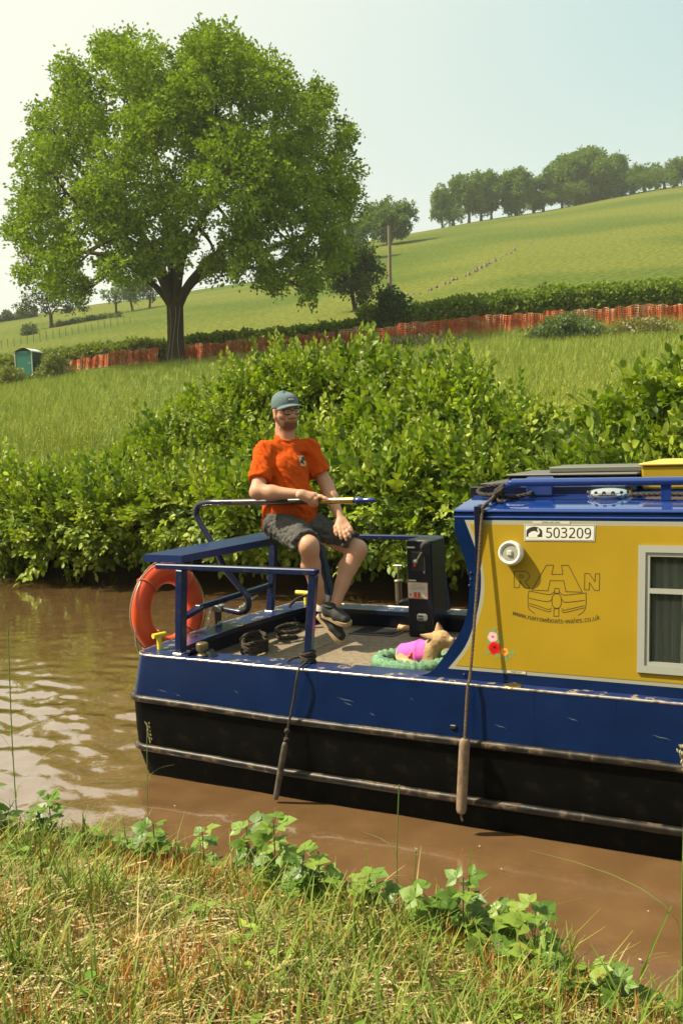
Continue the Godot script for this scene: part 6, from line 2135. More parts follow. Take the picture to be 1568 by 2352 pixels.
func make_meadow_grass() -> void:
	rng.seed = 700
	var ms := [tuft(16, 0.16, 0.15, 0.42, 0.010, 0.8), tuft(14, 0.2, 0.2, 0.5, 0.009, 0.6)]
	var tr := [[], []]
	var cl := [PackedColorArray(), PackedColorArray()]
	for k in 34000:
		var D := 15.0 * pow(68.0 / 15.0, pow(rng.randf(), 0.8))
		var x := rf(-600.0, 2200.0)
		if D < 55.0 and x > 250.0 and x < 1000.0 and rng.randf() < 0.7: continue
		var g := ground(x, D)
		if g.z > -13.0: continue
		var i := rng.randi() % 2
		var s := rf(0.7, 1.2) * (1.0 + maxf(0.0, D - 20.0) * 0.012)
		tr[i].append(Transform3D(Basis(Vector3.UP, rf(0, TAU)).scaled(Vector3(s, s * 0.9, s)), g))
		cl[i].append(tint(Color(0.18, 0.25, 0.038), Color(0.33, 0.36, 0.07)))
	for i in 2:
		var o := scatter("meadow_grass", self, ms[i], M.grassmat, tr[i], cl[i], true)
		tag(o, ["long seeding grass of the buttercup meadow", "fine yellowing grass mixed through the meadow"][i], "grass")
	# buttercups: small bright heads above the grass
	var fb := MB.new()
	for k in 5:
		var a := TAU * k / 5
		fb.tri(Vector3.ZERO, Vector3(cos(a) * 0.014, 0.006, sin(a) * 0.014), Vector3(cos(a + 1.1) * 0.014, 0.006, sin(a + 1.1) * 0.014))
	fb.tube([Vector3(0, -0.3, 0), Vector3(0, 0, 0)], 0.0015, 3, false)
	var tf := []
	var cf := PackedColorArray()
	for k in 6000:
		var D := 16.0 * pow(60.0 / 16.0, rng.randf())
		var x := rf(-150.0, 350.0) if rng.randf() < 0.35 else rf(900.0, 1750.0)
		var g := ground(x, D)
		if g.z > -13.2: continue
		tf.append(Transform3D(aim(rv() * 0.4 + Vector3.FORWARD, Vector3.UP + rv() * 0.4, rf(0.8, 1.5)), g + Vector3(0, rf(0.28, 0.5), 0)))
		cf.append(Color(0.62, 0.50, 0.05) if rng.randf() < 0.6 else Color(0.5, 0.46, 0.16))
	tag(scatter("buttercups", self, fb.mesh(true), M.grassmat, tf, cf, true), "tiny yellow buttercup heads scattered through the meadow", "flowers")

func make_foreground() -> void:
	rng.seed = 800
	var green := [tuft(7, 0.04, 0.04, 0.13, 0.0055, 0.9), tuft(6, 0.035, 0.10, 0.24, 0.0065, 0.9)]
	var stub := [tuft(9, 0.032, 0.03, 0.085, 0.0055, 0.22), tuft(8, 0.03, 0.045, 0.12, 0.0062, 0.35)]
	# cut straw lying about: bent ribbons, some tipped up on others
	var sb := MB.new()
	for k in 6:
		var a := rf(0, TAU)
		var d := Vector3(cos(a), 0, sin(a))
		var g := rf(0.7, 1.2)
		sb.col = Color(g, g, g * rf(0.8, 1.1))
		var w := rf(0.0011, 0.0028)
		var c := Vector3(rf(-0.05, 0.05), rf(0.004, 0.03), rf(-0.05, 0.05))
		var L := rf(0.05, 0.16)
		var side := d.cross(Vector3.UP)
		var prev := []
		var bow := rf(-0.35, 0.35)
		var tip := rf(-0.12, 0.45)
		for j in 6:
			var t := j / 5.0
			var q := c + d * L * (t - 0.5) + side * L * bow * t * t + Vector3(0, L * tip * t * (1.0 - 0.45 * t), 0)
			var i0 := sb.p(q - side * w + Vector3(0, w * 0.6, 0))
			var i1 := sb.p(q + side * w)
			if j > 0:
				sb.t(prev[0], i0, prev[1])
				sb.t(prev[1], i0, i1)
			prev = [i0, i1]
	var straw := sb.mesh(true)
	var f := FastNoiseLite.new()
	f.seed = 15
	f.frequency = 1.1
	var f2 := FastNoiseLite.new()
	f2.seed = 16
	f2.frequency = 3.4
	var sets := {"a": [[], PackedColorArray()], "b": [[], PackedColorArray()], "c": [[], PackedColorArray()], "d": [[], PackedColorArray()], "e": [[], PackedColorArray()]}
	for k in 46000:
		var x := rf(-5.4, 1.2)
		var z := rf(-3.56, -1.35)
		var s := z - bank_edge(x)
		if s < -0.02: continue
		var y := bank_y(x, z)
		var n := f.get_noise_2d(x, z)
		var n2 := f2.get_noise_2d(x, z)
		if n2 < -0.22 and rng.randf() < 0.75: continue
		var brown := clampf(0.45 + 0.9 * f.get_noise_2d(x * 0.8 + 40.0, z * 1.6) + 0.35 * smooth(0.6, 0.0, s), 0.0, 1.0)
		var sc := rf(0.65, 1.35)
		var tilt := Basis(rv(), rf(0.0, 0.35))
		var t := Transform3D(tilt * Basis(Vector3.UP, rf(0, TAU)).scaled(Vector3(sc, sc, sc)), Vector3(x, y - 0.006, z))
		var w := rng.randf()
		if w < 0.22 + 0.5 * n + 0.25 * n2:
			var key := "a" if rng.randf() < 0.78 else "b"
			sets[key][0].append(t)
			sets[key][1].append(tint(Color(0.11, 0.18, 0.024), Color(0.25, 0.275, 0.05)))
		elif w < 0.48 + 0.30 * smooth(0.7, 0.0, s):
			var key := "c" if rng.randf() < 0.55 else "d"
			sets[key][0].append(t)
			sets[key][1].append(tint(Color(0.42, 0.16, 0.04), Color(0.58, 0.35, 0.12)) if rng.randf() < brown else tint(Color(0.44, 0.34, 0.13), Color(0.24, 0.25, 0.06)))
		else:
			sets["e"][0].append(t)
			sets["e"][1].append(tint(Color(0.66, 0.52, 0.26), Color(0.36, 0.24, 0.10)))
	var ms := {"a": green[0], "b": green[1], "c": stub[0], "d": stub[1], "e": straw}
	var names := {"a": ["short_grass", "short green grass regrowing on the mown towpath bank"], "b": ["long_grass", "longer green grass blades on the towpath bank"], "c": ["stubble", "short orange-brown stubble of mown stalks on the bank"], "d": ["tall_stubble", "taller cut stalks bristling along the bank edge"], "e": ["cut_straw", "dry cut straw strewn over the towpath bank"]}
	for key in ms:
		tag(scatter(names[key][0], self, ms[key], M.grassmat, sets[key][0], sets[key][1], true), names[key][1], "grass")
	# long dry stalks left standing or fallen by the mower
	var lb := MB.new()
	for k in 420:
		var x := rf(-4.6, 0.6)
		var z := rf(-3.45, -1.6)
		if z < bank_edge(x) + 0.02: continue
		var y := bank_y(x, z)
		var a := rf(0, TAU)
		var d := Vector3(cos(a), 0, sin(a))
		var g := rf(0.6, 1.1)
		lb.col = Color(0.46 * g, 0.34 * g, 0.14 * g) if rng.randf() < 0.6 else Color(0.16 * g, 0.24 * g, 0.04 * g)
		var up := rng.randf() < 0.5
		blade(lb, Vector3(x, y, z), rf(0.10, 0.24) if up else rf(0.18, 0.34), rf(0.004, 0.008), d, rf(0.3, 0.8) if up else rf(1.6, 2.6), 6)
	single("dry_stalks", lb, M.grassmat, "long dry and green stalks left bent over by the mower", "grass", "", "stuff", true)
	make_brambles()

# compound leaf of three toothed leaflets, 1 unit = the middle leaflet's length
func leaf_of_three(w: float) -> ArrayMesh:
	var b := MB.new()
	b.col = Color(0.5, 0.45, 0.25)
	b.tube([Vector3(0, 0, -0.55), Vector3(0, 0.03, 0)], 0.018, 3, false)
	b.col = Color(1, 1, 1)
	toothed(b, Vector3.ZERO, Vector3(0, 0, 1), 1.0, w)
	toothed(b, Vector3(0.02, 0, -0.03), Vector3(0.9, 0.05, 0.35), 0.78, w * 0.8)
	toothed(b, Vector3(-0.02, 0, -0.03), Vector3(-0.9, 0.05, 0.35), 0.78, w * 0.8)
	return b.mesh(true)

func toothed(b: MB, at: Vector3, fwd: Vector3, l: float, w: float) -> void:
	var f := fwd.normalized()
	var s := f.cross(Vector3.UP).normalized()
	var n := s.cross(f)
	for side in [-1.0, 1.0]:
		var rib := []
		var rim := []
		var N := 8
		for k in N + 1:
			var t := float(k) / N
			var width := w * 0.5 * pow(sin(PI * pow(t * 0.985 + 0.01, 0.66)), 1.15)
			var tooth := 1.0 if k % 2 == 0 else 0.86
			var c := at + f * l * t - n * l * 0.16 * t * t
			rib.append(b.p(c))
			rim.append(b.p(c + s * side * width * tooth + f * l * 0.03 * (k % 2) + n * width * (0.16 - 0.05 * (k % 2))))
		for k in N:
			if side < 0:
				b.t(rib[k], rim[k], rib[k + 1])
				b.t(rim[k], rim[k + 1], rib[k + 1])
			else:
				b.t(rib[k], rib[k + 1], rim[k])
				b.t(rim[k], rib[k + 1], rim[k + 1])

func make_brambles() -> void:
	rng.seed = 900
	var meshes := [leaf_of_three(0.85), leaf_of_three(0.7), leaf_of_three(0.98)]
	var mats := []
	for c in [Color(0.13, 0.23, 0.028), Color(0.18, 0.28, 0.035), Color(0.10, 0.18, 0.022), Color(0.23, 0.31, 0.045)]:
		var m := vmat(0.42, Color(0.80, 0.88, 0.35), 0.45)
		m.albedo_color = c.linear_to_srgb()
		mats.append(m)
	var stemm := mat(0.16, 0.13, 0.05, 0.7)
	var list := [
		[-3.732, -3.386, 0.453, 3, "leafy bramble at the left edge by the water"], [-3.36, -3.418, 0.40, 2, "slender upright weed in front of the open water at left"], [-3.20, -3.43, 0.265, 2, "small yellowish bramble at the foot of the slender weed"],
		[-2.963, -3.452, 0.32, 3, "bramble shoot below the stern corner of the hull"], [-2.797, -3.466, 0.35, 3, "bramble with bright toothed leaves below the stern"], [-2.674, -3.477, 0.335, 3, "bramble with a pale budding tip below the left fender"],
		[-2.443, -3.49, 0.33, 3, "low spreading bramble in front of the left fender"], [-2.252, -3.483, 0.44, 3, "tall bramble with one big top leaf right of the left fender"], [-2.08, -3.463, 0.44, 3, "tall bramble with flower buds beside the big-leaved one"],
		[-1.975, -3.451, 0.34, 3, "dense bramble with dark lower leaves in the middle of the bank"], [-1.774, -3.428, 0.35, 2, "thin bramble by the tall single grass stem"], [-1.50, -3.367, 0.30, 3, "bramble low at the water left of the brown fender's reflection"],
		[-1.335, -3.336, 0.35, 3, "bramble growing round the stout reed blade"], [-1.206, -3.307, 0.375, 3, "bushy bramble with layered leaves under the brown fender"], [-1.067, -3.275, 0.385, 3, "bramble arching to the right over brown water"],
		[-0.97, -3.252, 0.30, 2, "short bramble at the right end of the clump"], [-0.815, -3.232, 0.335, 3, "bramble by the right reed clump with pale tip"], [-0.742, -3.223, 0.292, 2, "little bramble between the reeds at right"], [-0.58, -3.203, 0.288, 3, "bramble in the right corner of the bank"]]
	for q in list:
		var bz: float = q[1] + rf(-0.04, 0.16)
		var base := Vector3(q[0] + rf(-0.05, 0.05), bank_y(q[0], bz) - 0.02, bz)
		var h: float = (q[2] - base.y) * rf(0.8, 1.35)
		var o := thing("bramble_plant", q[4], "plant", base, "young plants along the towpath edge")
		for s in q[3] + 1:
			var main: bool = s == 0
			var hh := h * (1.0 if main else rf(0.45, 0.8))
			var a := rf(0, TAU)
			var lean := Vector3(cos(a), 0, sin(a)) * hh * (0.12 if main else 0.55)
			if main: lean = Vector3(0.02, 0, 0.03)
			var foot := base + Vector3(rf(-0.06, 0.06), 0, rf(-0.05, 0.05)) * (0.0 if main else 1.0)
			var path := curve([foot, foot + Vector3(0, hh * 0.5, 0) + lean * 0.3, foot + Vector3(0, hh * 0.95, 0) + lean], 5)
			var st := MB.new()
			st.tube(path, 0.0028, 5, false)
			part("stem", st, stemm, o)
			var n := int(clampf(hh / 0.024, 6, 18))
			for k in n:
				var t := 0.16 + 0.84 * k / (n - 1.0)
				var p: Vector3 = path[int(t * (path.size() - 1))]
				var ang := k * 2.4 + a
				var out := Vector3(cos(ang), rf(0.05, 0.45), sin(ang)).normalized()
				var size := rf(0.042, 0.080) * (1.15 - 0.45 * t) * (1.25 if main and k == n - 1 and h > 0.4 else 1.0)
				var lf := MeshInstance3D.new()
				lf.name = "leaf"
				lf.mesh = meshes[rng.randi() % 3]
				lf.material_override = mats[rng.randi() % 4]
				o.add_child(lf, true)
				lf.transform = Transform3D(aim(out, Vector3(rf(-0.6, 0.6), 1, rf(0.1, 1.1)), size * 1.25), p + out * size * 0.65 - base)
	# low weeds knitted through the grass, thickest in the middle and on the right
	var wl := MB.new()
	for k in 7:
		var a := k * 2.4
		wl.col = Color(rf(0.8, 1.2), rf(0.85, 1.15), rf(0.7, 1.1))
		toothed(wl, Vector3(cos(a) * 0.01, 0.012 * k, sin(a) * 0.01), Vector3(cos(a), rf(0.1, 0.6), sin(a)), rf(0.035, 0.06), rf(0.03, 0.045))
	var wt := []
	var wc := PackedColorArray()
	for k in 900:
		var x := rf(-4.6, 0.7)
		var z := rf(-3.45, -1.7)
		var s := z - bank_edge(x)
		if s < 0.0 or rng.randf() > 0.15 + 0.85 * exp(-s * s / 0.05) * smooth(-3.0, -1.6, x): continue
		var sc := rf(0.6, 1.3)
		wt.append(Transform3D(Basis(Vector3.UP, rf(0, TAU)).scaled(Vector3(sc, sc, sc)), Vector3(x, bank_y(x, z) + 0.01, z)))
		wc.append(tint(Color(0.09, 0.17, 0.022), Color(0.24, 0.30, 0.045)))
	tag(scatter("low_weeds", self, wl.mesh(true), M.grassmat, wt, wc, true), "low leafy weeds knitted through the grass along the bank", "weeds")
	# tall grasses and reeds
	var gm := mat(0.13, 0.20, 0.035, 0.5)
	gm.backlight_enabled = true
	gm.backlight = Color(0.4, 0.5, 0.15)
	var seedm := mat(0.34, 0.29, 0.14, 0.8)
	var stems := [[-1.668, -3.413, 0.693, 0.0022, 0, "single thin grass stem in front of the black hull amidships"], [-1.595, -3.396, 0.451, 0.002, 1, "short grass stem with a small seed head beside the thin one"], [-1.348, -3.339, 0.515, 0.0075, 0, "stout upright reed blade in front of the brown fender"],
		[-0.564, -3.201, 1.032, 0.003, 2, "tall cocksfoot grass with a fluffy head at the right edge"], [-2.932, -3.454, 0.789, 0.0018, 3, "fine grass with a drooping seed head before the stern"], [-3.694, -3.389, 1.193, 0.003, 0, "tallest grass blade rising at the left edge of the water"],
		[-1.825, -3.434, 0.40, 0.006, 0, "broad grass blade bending over left of the thin stem"], [-0.76, -3.223, 0.50, 0.006, 4, "reed leaning to the right across the corner of the water"], [-0.625, -3.208, 0.60, 0.006, 4, "pale broad reed beside the cocksfoot at the right edge"]]
	for q in stems:
		var base := Vector3(q[0], bank_y(q[0], q[1]) - 0.01, q[1])
		var h: float = q[2] - base.y
		var o := thing("grass_stem", q[5], "grass", base, "tall grasses along the towpath edge")
		var b := MB.new()
		var tip := base + Vector3(0.02 if q[4] != 4 else 0.16, h, 0.0)
		var path := curve([base, base.lerp(tip, 0.5) + Vector3(-0.01, 0, 0), tip], 6)
		var w: float = q[3]
		if w < 0.004: b.tube(path, w, 5, false)
		else:
			for k in path.size() - 1:
				var s0 := Vector3(w * (1.0 - 0.8 * k / path.size()), 0, w * 0.3)
				var s1 := Vector3(w * (1.0 - 0.8 * (k + 1) / path.size()), 0, w * 0.3)
				var fold := Vector3(0, 0, -w * 0.8)
				b.face([path[k] - s0, path[k] + fold, path[k + 1] + fold, path[k + 1] - s1], Vector3(0, 0.1, 1))
				b.face([path[k] + fold, path[k] + s0, path[k + 1] + s1, path[k + 1] + fold], Vector3(0, 0.1, 1))
		part("stalk", b, gm, o)
		for k in (3 if q[4] != 1 else 1):
			b = MB.new()
			var t := rf(0.2, 0.7)
			var p: Vector3 = path[int(t * (path.size() - 1))]
			var dir := Vector3(rf(-1, 1), 0, rf(-0.5, 0.8)).normalized()
			blade(b, p, h * rf(0.22, 0.4), 0.006, dir, rf(0.7, 1.4), 6)
			part("blade", b, gm, o)
		if q[4] in [1, 2, 3]:
			var n: int = {1: 10, 2: 46, 3: 16}[q[4]]
			b = MB.new()
			for k in n:
				var c := tip + Vector3(0, 0, 0)
				if q[4] == 2: c += Vector3(rf(-0.013, 0.013), -rf(0.0, 0.085), rf(-0.012, 0.012)) + Vector3(-0.006 * float(k % 3), 0, 0)
				elif q[4] == 3: c += Vector3(0.008 * sin(k * 2.1) + 0.004 * k / 4.0, -0.006 * k, 0.006 * cos(k * 2.1))
				else: c += Vector3(rf(-0.004, 0.004), -rf(0.0, 0.03), rf(-0.004, 0.004))
				var l: float = {1: 0.011, 2: 0.016, 3: 0.014}[q[4]]
				b.lathe([[0.0, 0.0], [l * 0.24, l * 0.3], [l * 0.2, l * 0.7], [0.0, l]], c, Vector3(rf(-0.6, 0.6), 1, rf(-0.6, 0.6)), 5)
			part("seed_head", b, seedm, o)
# ---------------------------------------------------------------- bodies: bones blended on a grid, meshed as surface nets
class Field:
	var lo: Vector3
	var n: Vector3i
	var h: float
	var kk: float
	var s := PackedFloat32Array()
	var rough := 0.0
	var noise := FastNoiseLite.new()
	var cuts := []          # [point, normal]: everything on the normal's side is cut away
	func _init(a: Vector3, b: Vector3, cell: float, blend: float) -> void:
		lo = a
		h = cell
		kk = blend
		n = Vector3i(((b - a) / cell).ceil()) + Vector3i(1, 1, 1)
		s.resize(n.x * n.y * n.z)
		noise.seed = 4
		noise.frequency = 9.0
	# a tapered bone; flat0 / flat1 end it square instead of round
	func bone(a: Vector3, b: Vector3, ra: float, rb: float, flat0 := false, flat1 := false, squash := Vector3.ONE) -> void:
		var m := maxf(ra, rb) * maxf(1.0, maxf(1.0 / squash.x, maxf(1.0 / squash.y, 1.0 / squash.z))) + kk * 5.0
		var mn := Vector3(minf(a.x, b.x) - m, minf(a.y, b.y) - m, minf(a.z, b.z) - m)
		var mx := Vector3(maxf(a.x, b.x) + m, maxf(a.y, b.y) + m, maxf(a.z, b.z) + m)
		var i0 := Vector3i(((mn - lo) / h).floor()).clamp(Vector3i.ZERO, n - Vector3i.ONE)
		var i1 := Vector3i(((mx - lo) / h).ceil()).clamp(Vector3i.ZERO, n - Vector3i.ONE)
		var ab := b - a
		var l2 := maxf(ab.length_squared(), 1e-9)
		var dir := ab.normalized()
		var ik := 1.0 / kk
		for z in range(i0.z, i1.z + 1):
			for y in range(i0.y, i1.y + 1):
				var row := (z * n.y + y) * n.x
				var p := Vector3(0, lo.y + y * h, lo.z + z * h)
				for x in range(i0.x, i1.x + 1):
					p.x = lo.x + x * h
					var t := clampf((p - a).dot(ab) / l2, 0.0, 1.0)
					var d := ((p - a - ab * t) * squash).length() - lerpf(ra, rb, t)
					if flat0: d = maxf(d, (a - p).dot(dir))
					if flat1: d = maxf(d, (p - b).dot(dir))
					if d < kk * 5.0:
						s[row + x] += exp(-d * ik)
	func value(k: int) -> float:
		return -kk * log(maxf(s[k], 1e-9))
	func surface() -> MB:
		var b := MB.new()
		var d := PackedFloat32Array()
		d.resize(s.size())
		for k in s.size():
			d[k] = -kk * log(maxf(s[k], 1e-9))
		if rough > 0.0 or cuts.size() > 0:
			for z in n.z:
				for y in n.y:
					for x in n.x:
						var k := (z * n.y + y) * n.x + x
						if d[k] < 0.06 and d[k] > -0.06:
							var p := lo + Vector3(x, y, z) * h
							if rough > 0.0: d[k] += rough * noise.get_noise_3dv(p)
						for c in cuts:
							if d[k] < 0.05:
								var p := lo + Vector3(x, y, z) * h
								d[k] = maxf(d[k], (p - c[0]).dot(c[1]))
		var at := {}
		var off := [0, 1, n.x, n.x + 1, n.x * n.y, n.x * n.y + 1, n.x * n.y + n.x, n.x * n.y + n.x + 1]
		for z in n.z - 1:
			for y in n.y - 1:
				for x in n.x - 1:
					var k := (z * n.y + y) * n.x + x
					var neg := 0
					for c in 8:
						if d[k + off[c]] < 0.0: neg += 1
					if neg == 0 or neg == 8: continue
					var sum := Vector3.ZERO
					var m := 0
					for e in [[0, 1], [2, 3], [4, 5], [6, 7], [0, 2], [1, 3], [4, 6], [5, 7], [0, 4], [1, 5], [2, 6], [3, 7]]:
						var va := d[k + off[e[0]]]
						var vb := d[k + off[e[1]]]
						if (va < 0.0) != (vb < 0.0):
							var t := va / (va - vb)
							var pa := Vector3(e[0] & 1, (e[0] >> 1) & 1, e[0] >> 2)
							var pb := Vector3(e[1] & 1, (e[1] >> 1) & 1, e[1] >> 2)
							sum += pa.lerp(pb, t)
							m += 1
					at[k] = b.p(lo + (Vector3(x, y, z) + sum / m) * h)
		var sx := 1
		var sy := n.x
		var sz := n.x * n.y
		for k in at:
			var inside := d[k] < 0.0
			for ax in 3:
				var st: int = [sx, sy, sz][ax]
				var u: int = [sy, sz, sx][ax]
				var w: int = [sz, sx, sy][ax]
				if (d[k + st] < 0.0) == inside: continue
				if not (at.has(k - u) and at.has(k - w) and at.has(k - u - w)): continue
				var A: int = at[k]
				var B: int = at[k - u]
				var C: int = at[k - u - w]
				var E: int = at[k - w]
				if inside:
					b.t(A, E, C)
					b.t(A, C, B)
				else:
					b.t(A, B, C)
					b.t(A, C, E)
		return b
class MB:
	var v := PackedVector3Array()
	var c := PackedColorArray()
	var ix := PackedInt32Array()
	var col := Color(1, 1, 1)
	func p(a: Vector3) -> int:
		v.append(a)
		c.append(col)
		return v.size() - 1
	func t(a: int, b: int, d: int) -> void:
		ix.append(a)
		ix.append(b)
		ix.append(d)
	func tri(a: Vector3, b: Vector3, d: Vector3) -> void:
		t(p(a), p(b), p(d))
	# flat polygon of 3 or 4 points, turned so that it faces the way «out» points
	func face(pts: Array, out: Vector3) -> void:
		var n: Vector3 = (pts[2] - pts[0]).cross(pts[1] - pts[0])
		var q := pts.duplicate()
		if n.dot(out) < 0.0:
			q.reverse()
		var s := []
		for a in q:
			s.append(p(a))
		for k in range(1, q.size() - 1):
			t(s[0], s[k], s[k + 1])
	func flat(pts: Array, out: Vector3) -> void:
		# any simple polygon lying in a plane
		var u: Vector3 = (pts[1] - pts[0]).normalized()
		var n := out.normalized()
		var w := n.cross(u).normalized()
		var p2 := PackedVector2Array()
		for a in pts:
			p2.append(Vector2((a - pts[0]).dot(u), (a - pts[0]).dot(w)))
		var idx := Geometry2D.triangulate_polygon(p2)
		var base := v.size()
		for a in pts:
			p(a)
		for k in range(0, idx.size(), 3):
			var A: Vector3 = pts[idx[k]]
			var nn: Vector3 = (pts[idx[k + 2]] - A).cross(pts[idx[k + 1]] - A)
			if nn.dot(n) >= 0.0:
				t(base + idx[k], base + idx[k + 1], base + idx[k + 2])
			else:
				t(base + idx[k], base + idx[k + 2], base + idx[k + 1])
	func plate(pts: Array, out: Vector3, thick: float) -> void:
		# polygon with thickness behind it
		var n := out.normalized()
		flat(pts, n)
		var back := []
		var mid := Vector3.ZERO
		for a in pts:
			back.append(a - n * thick)
			mid += a
		mid /= pts.size()
		flat(back, -n)
		var area := 0.0
		for k in pts.size():
			area += (pts[k] - mid).cross(pts[(k + 1) % pts.size()] - mid).dot(n)
		for k in pts.size():
			var a: Vector3 = pts[k]
			var b: Vector3 = pts[(k + 1) % pts.size()]
			face([a, b, b - n * thick, a - n * thick], (b - a).cross(n) * signf(area))
	func loft(rings: Array, closed := true, caps := false) -> void:
		# rings: arrays of Vector3 of equal size
		var m: int = rings[0].size()
		var base := v.size()
		for r in rings:
			for a in r:
				p(a)
		var e := m if closed else m - 1
		for k in rings.size() - 1:
			for j in e:
				var a := base + k * m + j
				var b := base + k * m + (j + 1) % m
				t(a, a + m, b)
				t(b, a + m, b + m)
		if caps:
			for which in [0, rings.size() - 1]:
				var r: Array = rings[which]
				var mid := Vector3.ZERO
				for a in r:
					mid += a
				mid /= m
				var other: Array = rings[1 if which == 0 else rings.size() - 2]
				var om := Vector3.ZERO
				for a in other:
					om += a
				om /= m
				for j in m:
					face([mid, r[j], r[(j + 1) % m]], mid - om)
	func tube(pts: Array, r, sides := 8, caps := true, ring := false) -> void:
		var n := pts.size()
		var rings := []
		var up := Vector3.UP
		var d0: Vector3 = (pts[1] - pts[0]).normalized()
		if absf(d0.dot(up)) > 0.9:
			up = Vector3.RIGHT
		var x := d0.cross(up).normalized()
		for k in n:
			var d: Vector3
			if ring:
				d = (pts[(k + 1) % n] - pts[(k + n - 1) % n]).normalized()
			elif k == 0:
				d = d0
			elif k == n - 1:
				d = (pts[k] - pts[k - 1]).normalized()
			else:
				d = ((pts[k + 1] - pts[k]).normalized() + (pts[k] - pts[k - 1]).normalized()).normalized()
			x = (x - d * x.dot(d)).normalized()
			var y := d.cross(x)
			var rr: float = r[k] if r is Array else r
			var q := []
			for j in sides:
				var a := TAU * j / sides
				q.append(pts[k] + (x * cos(a) + y * sin(a)) * rr)
			rings.append(q)
		if ring:
			rings.append(rings[0])
		loft(rings, true, caps and not ring)
	func cbox(mid: Vector3, size: Vector3, bev := 0.004, basis := Basis()) -> void:
		var h := size * 0.5
		bev = minf(bev, minf(h.x, minf(h.y, h.z)) * 0.9)
		var cor := {}
		for sx in [-1, 1]:
			for sy in [-1, 1]:
				for sz in [-1, 1]:
					var s := Vector3(sx, sy, sz)
					for ax in 3:
						var q := Vector3(sx * (h.x - bev), sy * (h.y - bev), sz * (h.z - bev))
						q[ax] = s[ax] * h[ax]
						cor[[sx, sy, sz, ax]] = mid + basis * q
		for ax in 3:
			var b1 := (ax + 1) % 3
			var b2 := (ax + 2) % 3
			for s in [-1, 1]:
				var q := []
				for ss in [[-1, -1], [-1, 1], [1, 1], [1, -1]]:
					var key := [0, 0, 0, ax]
					key[ax] = s
					key[b1] = ss[0]
					key[b2] = ss[1]
					q.append(cor[key])
				var o := Vector3.ZERO
				o[ax] = s
				face(q, basis * o)
			for s1 in [-1, 1]:
				for s2 in [-1, 1]:
					var q := []
					for e in [[-1, b1], [1, b1], [1, b2], [-1, b2]]:
						var key := [0, 0, 0, e[1]]
						key[ax] = e[0]
						key[b1] = s1
						key[b2] = s2
						q.append(cor[key])
					var o := Vector3.ZERO
					o[b1] = s1
					o[b2] = s2
					face(q, basis * o)
		for sx in [-1, 1]:
			for sy in [-1, 1]:
				for sz in [-1, 1]:
					face([cor[[sx, sy, sz, 0]], cor[[sx, sy, sz, 1]], cor[[sx, sy, sz, 2]]], basis * Vector3(sx, sy, sz))
	func lathe(prof: Array, at: Vector3, axis := Vector3.UP, sides := 20) -> void:
		# prof: [radius, distance along the axis]
		var a := axis.normalized()
		var x := a.cross(Vector3.RIGHT if absf(a.x) < 0.8 else Vector3.UP).normalized()
		var y := a.cross(x)
		var rings := []
		for q in prof:
			var r := []
			for j in sides:
				var w := TAU * j / sides
				r.append(at + a * q[1] + (x * cos(w) + y * sin(w)) * q[0])
			rings.append(r)
		loft(rings, true, false)
	func add(other: MB, tr: Transform3D) -> void:
		var base := v.size()
		for a in other.v:
			v.append(tr * a)
		c.append_array(other.c)
		for k in other.ix:
			ix.append(base + k)
	func mesh(with_color := false) -> ArrayMesh:
		var n := PackedVector3Array()
		n.resize(v.size())
		for k in range(0, ix.size(), 3):
			var a := v[ix[k]]
			var w := (v[ix[k + 2]] - a).cross(v[ix[k + 1]] - a)
			n[ix[k]] += w
			n[ix[k + 1]] += w
			n[ix[k + 2]] += w
		for k in n.size():
			n[k] = n[k].normalized() if n[k].length_squared() > 1e-24 else Vector3.UP
		var arr := []
		arr.resize(Mesh.ARRAY_MAX)
		arr[Mesh.ARRAY_VERTEX] = v
		arr[Mesh.ARRAY_NORMAL] = n
		if with_color:
			arr[Mesh.ARRAY_COLOR] = c
		arr[Mesh.ARRAY_INDEX] = ix
		var m := ArrayMesh.new()
		m.add_surface_from_arrays(Mesh.PRIMITIVE_TRIANGLES, arr)
		return m

var rng := RandomNumberGenerator.new()
var taken := {}
var M := {}

func rf(a: float, b: float) -> float:
	return rng.randf_range(a, b)

func rv() -> Vector3:
	return Vector3(rng.randfn(), rng.randfn(), rng.randfn()).normalized()

func numbered(called: String) -> String:
	var k: int = taken.get(called, 0)
	taken[called] = k + 1
	return called if k == 0 else "%s_%03d" % [called, k]

func tag(o: Node3D, label: String, category: String, group := "", kind := "") -> Node3D:
	if label: o.set_meta("label", label)
	if category: o.set_meta("category", category)
	if group: o.set_meta("group", group)
	if kind: o.set_meta("kind", kind)
	return o

func thing(called: String, label: String, category: String, at := Vector3.ZERO, group := "") -> Node3D:
	var o := Node3D.new()
	o.name = numbered(called)
	add_child(o)
	o.position = at
	return tag(o, label, category, group)

# one mesh as a part of «parent», given in world coordinates: shifted to the parent's place
func part(called: String, b: MB, m: Material, parent: Node3D, colored := false) -> MeshInstance3D:
	var o := MeshInstance3D.new()
	o.name = called
	var off := Vector3.ZERO
	var q: Node = parent
	while q != self and q is Node3D:
		off += q.position
		q = q.get_parent()
	if off != Vector3.ZERO:
		for k in b.v.size():
			b.v[k] -= off
	o.mesh = b.mesh(colored)
	o.material_override = m
	parent.add_child(o, true)
	return o

func single(called: String, b: MB, m: Material, label: String, category: String, group := "", kind := "", colored := false) -> MeshInstance3D:
	var o := MeshInstance3D.new()
	o.name = numbered(called)
	o.mesh = b.mesh(colored)
	o.material_override = m
	add_child(o)
	tag(o, label, category, group, kind)
	return o

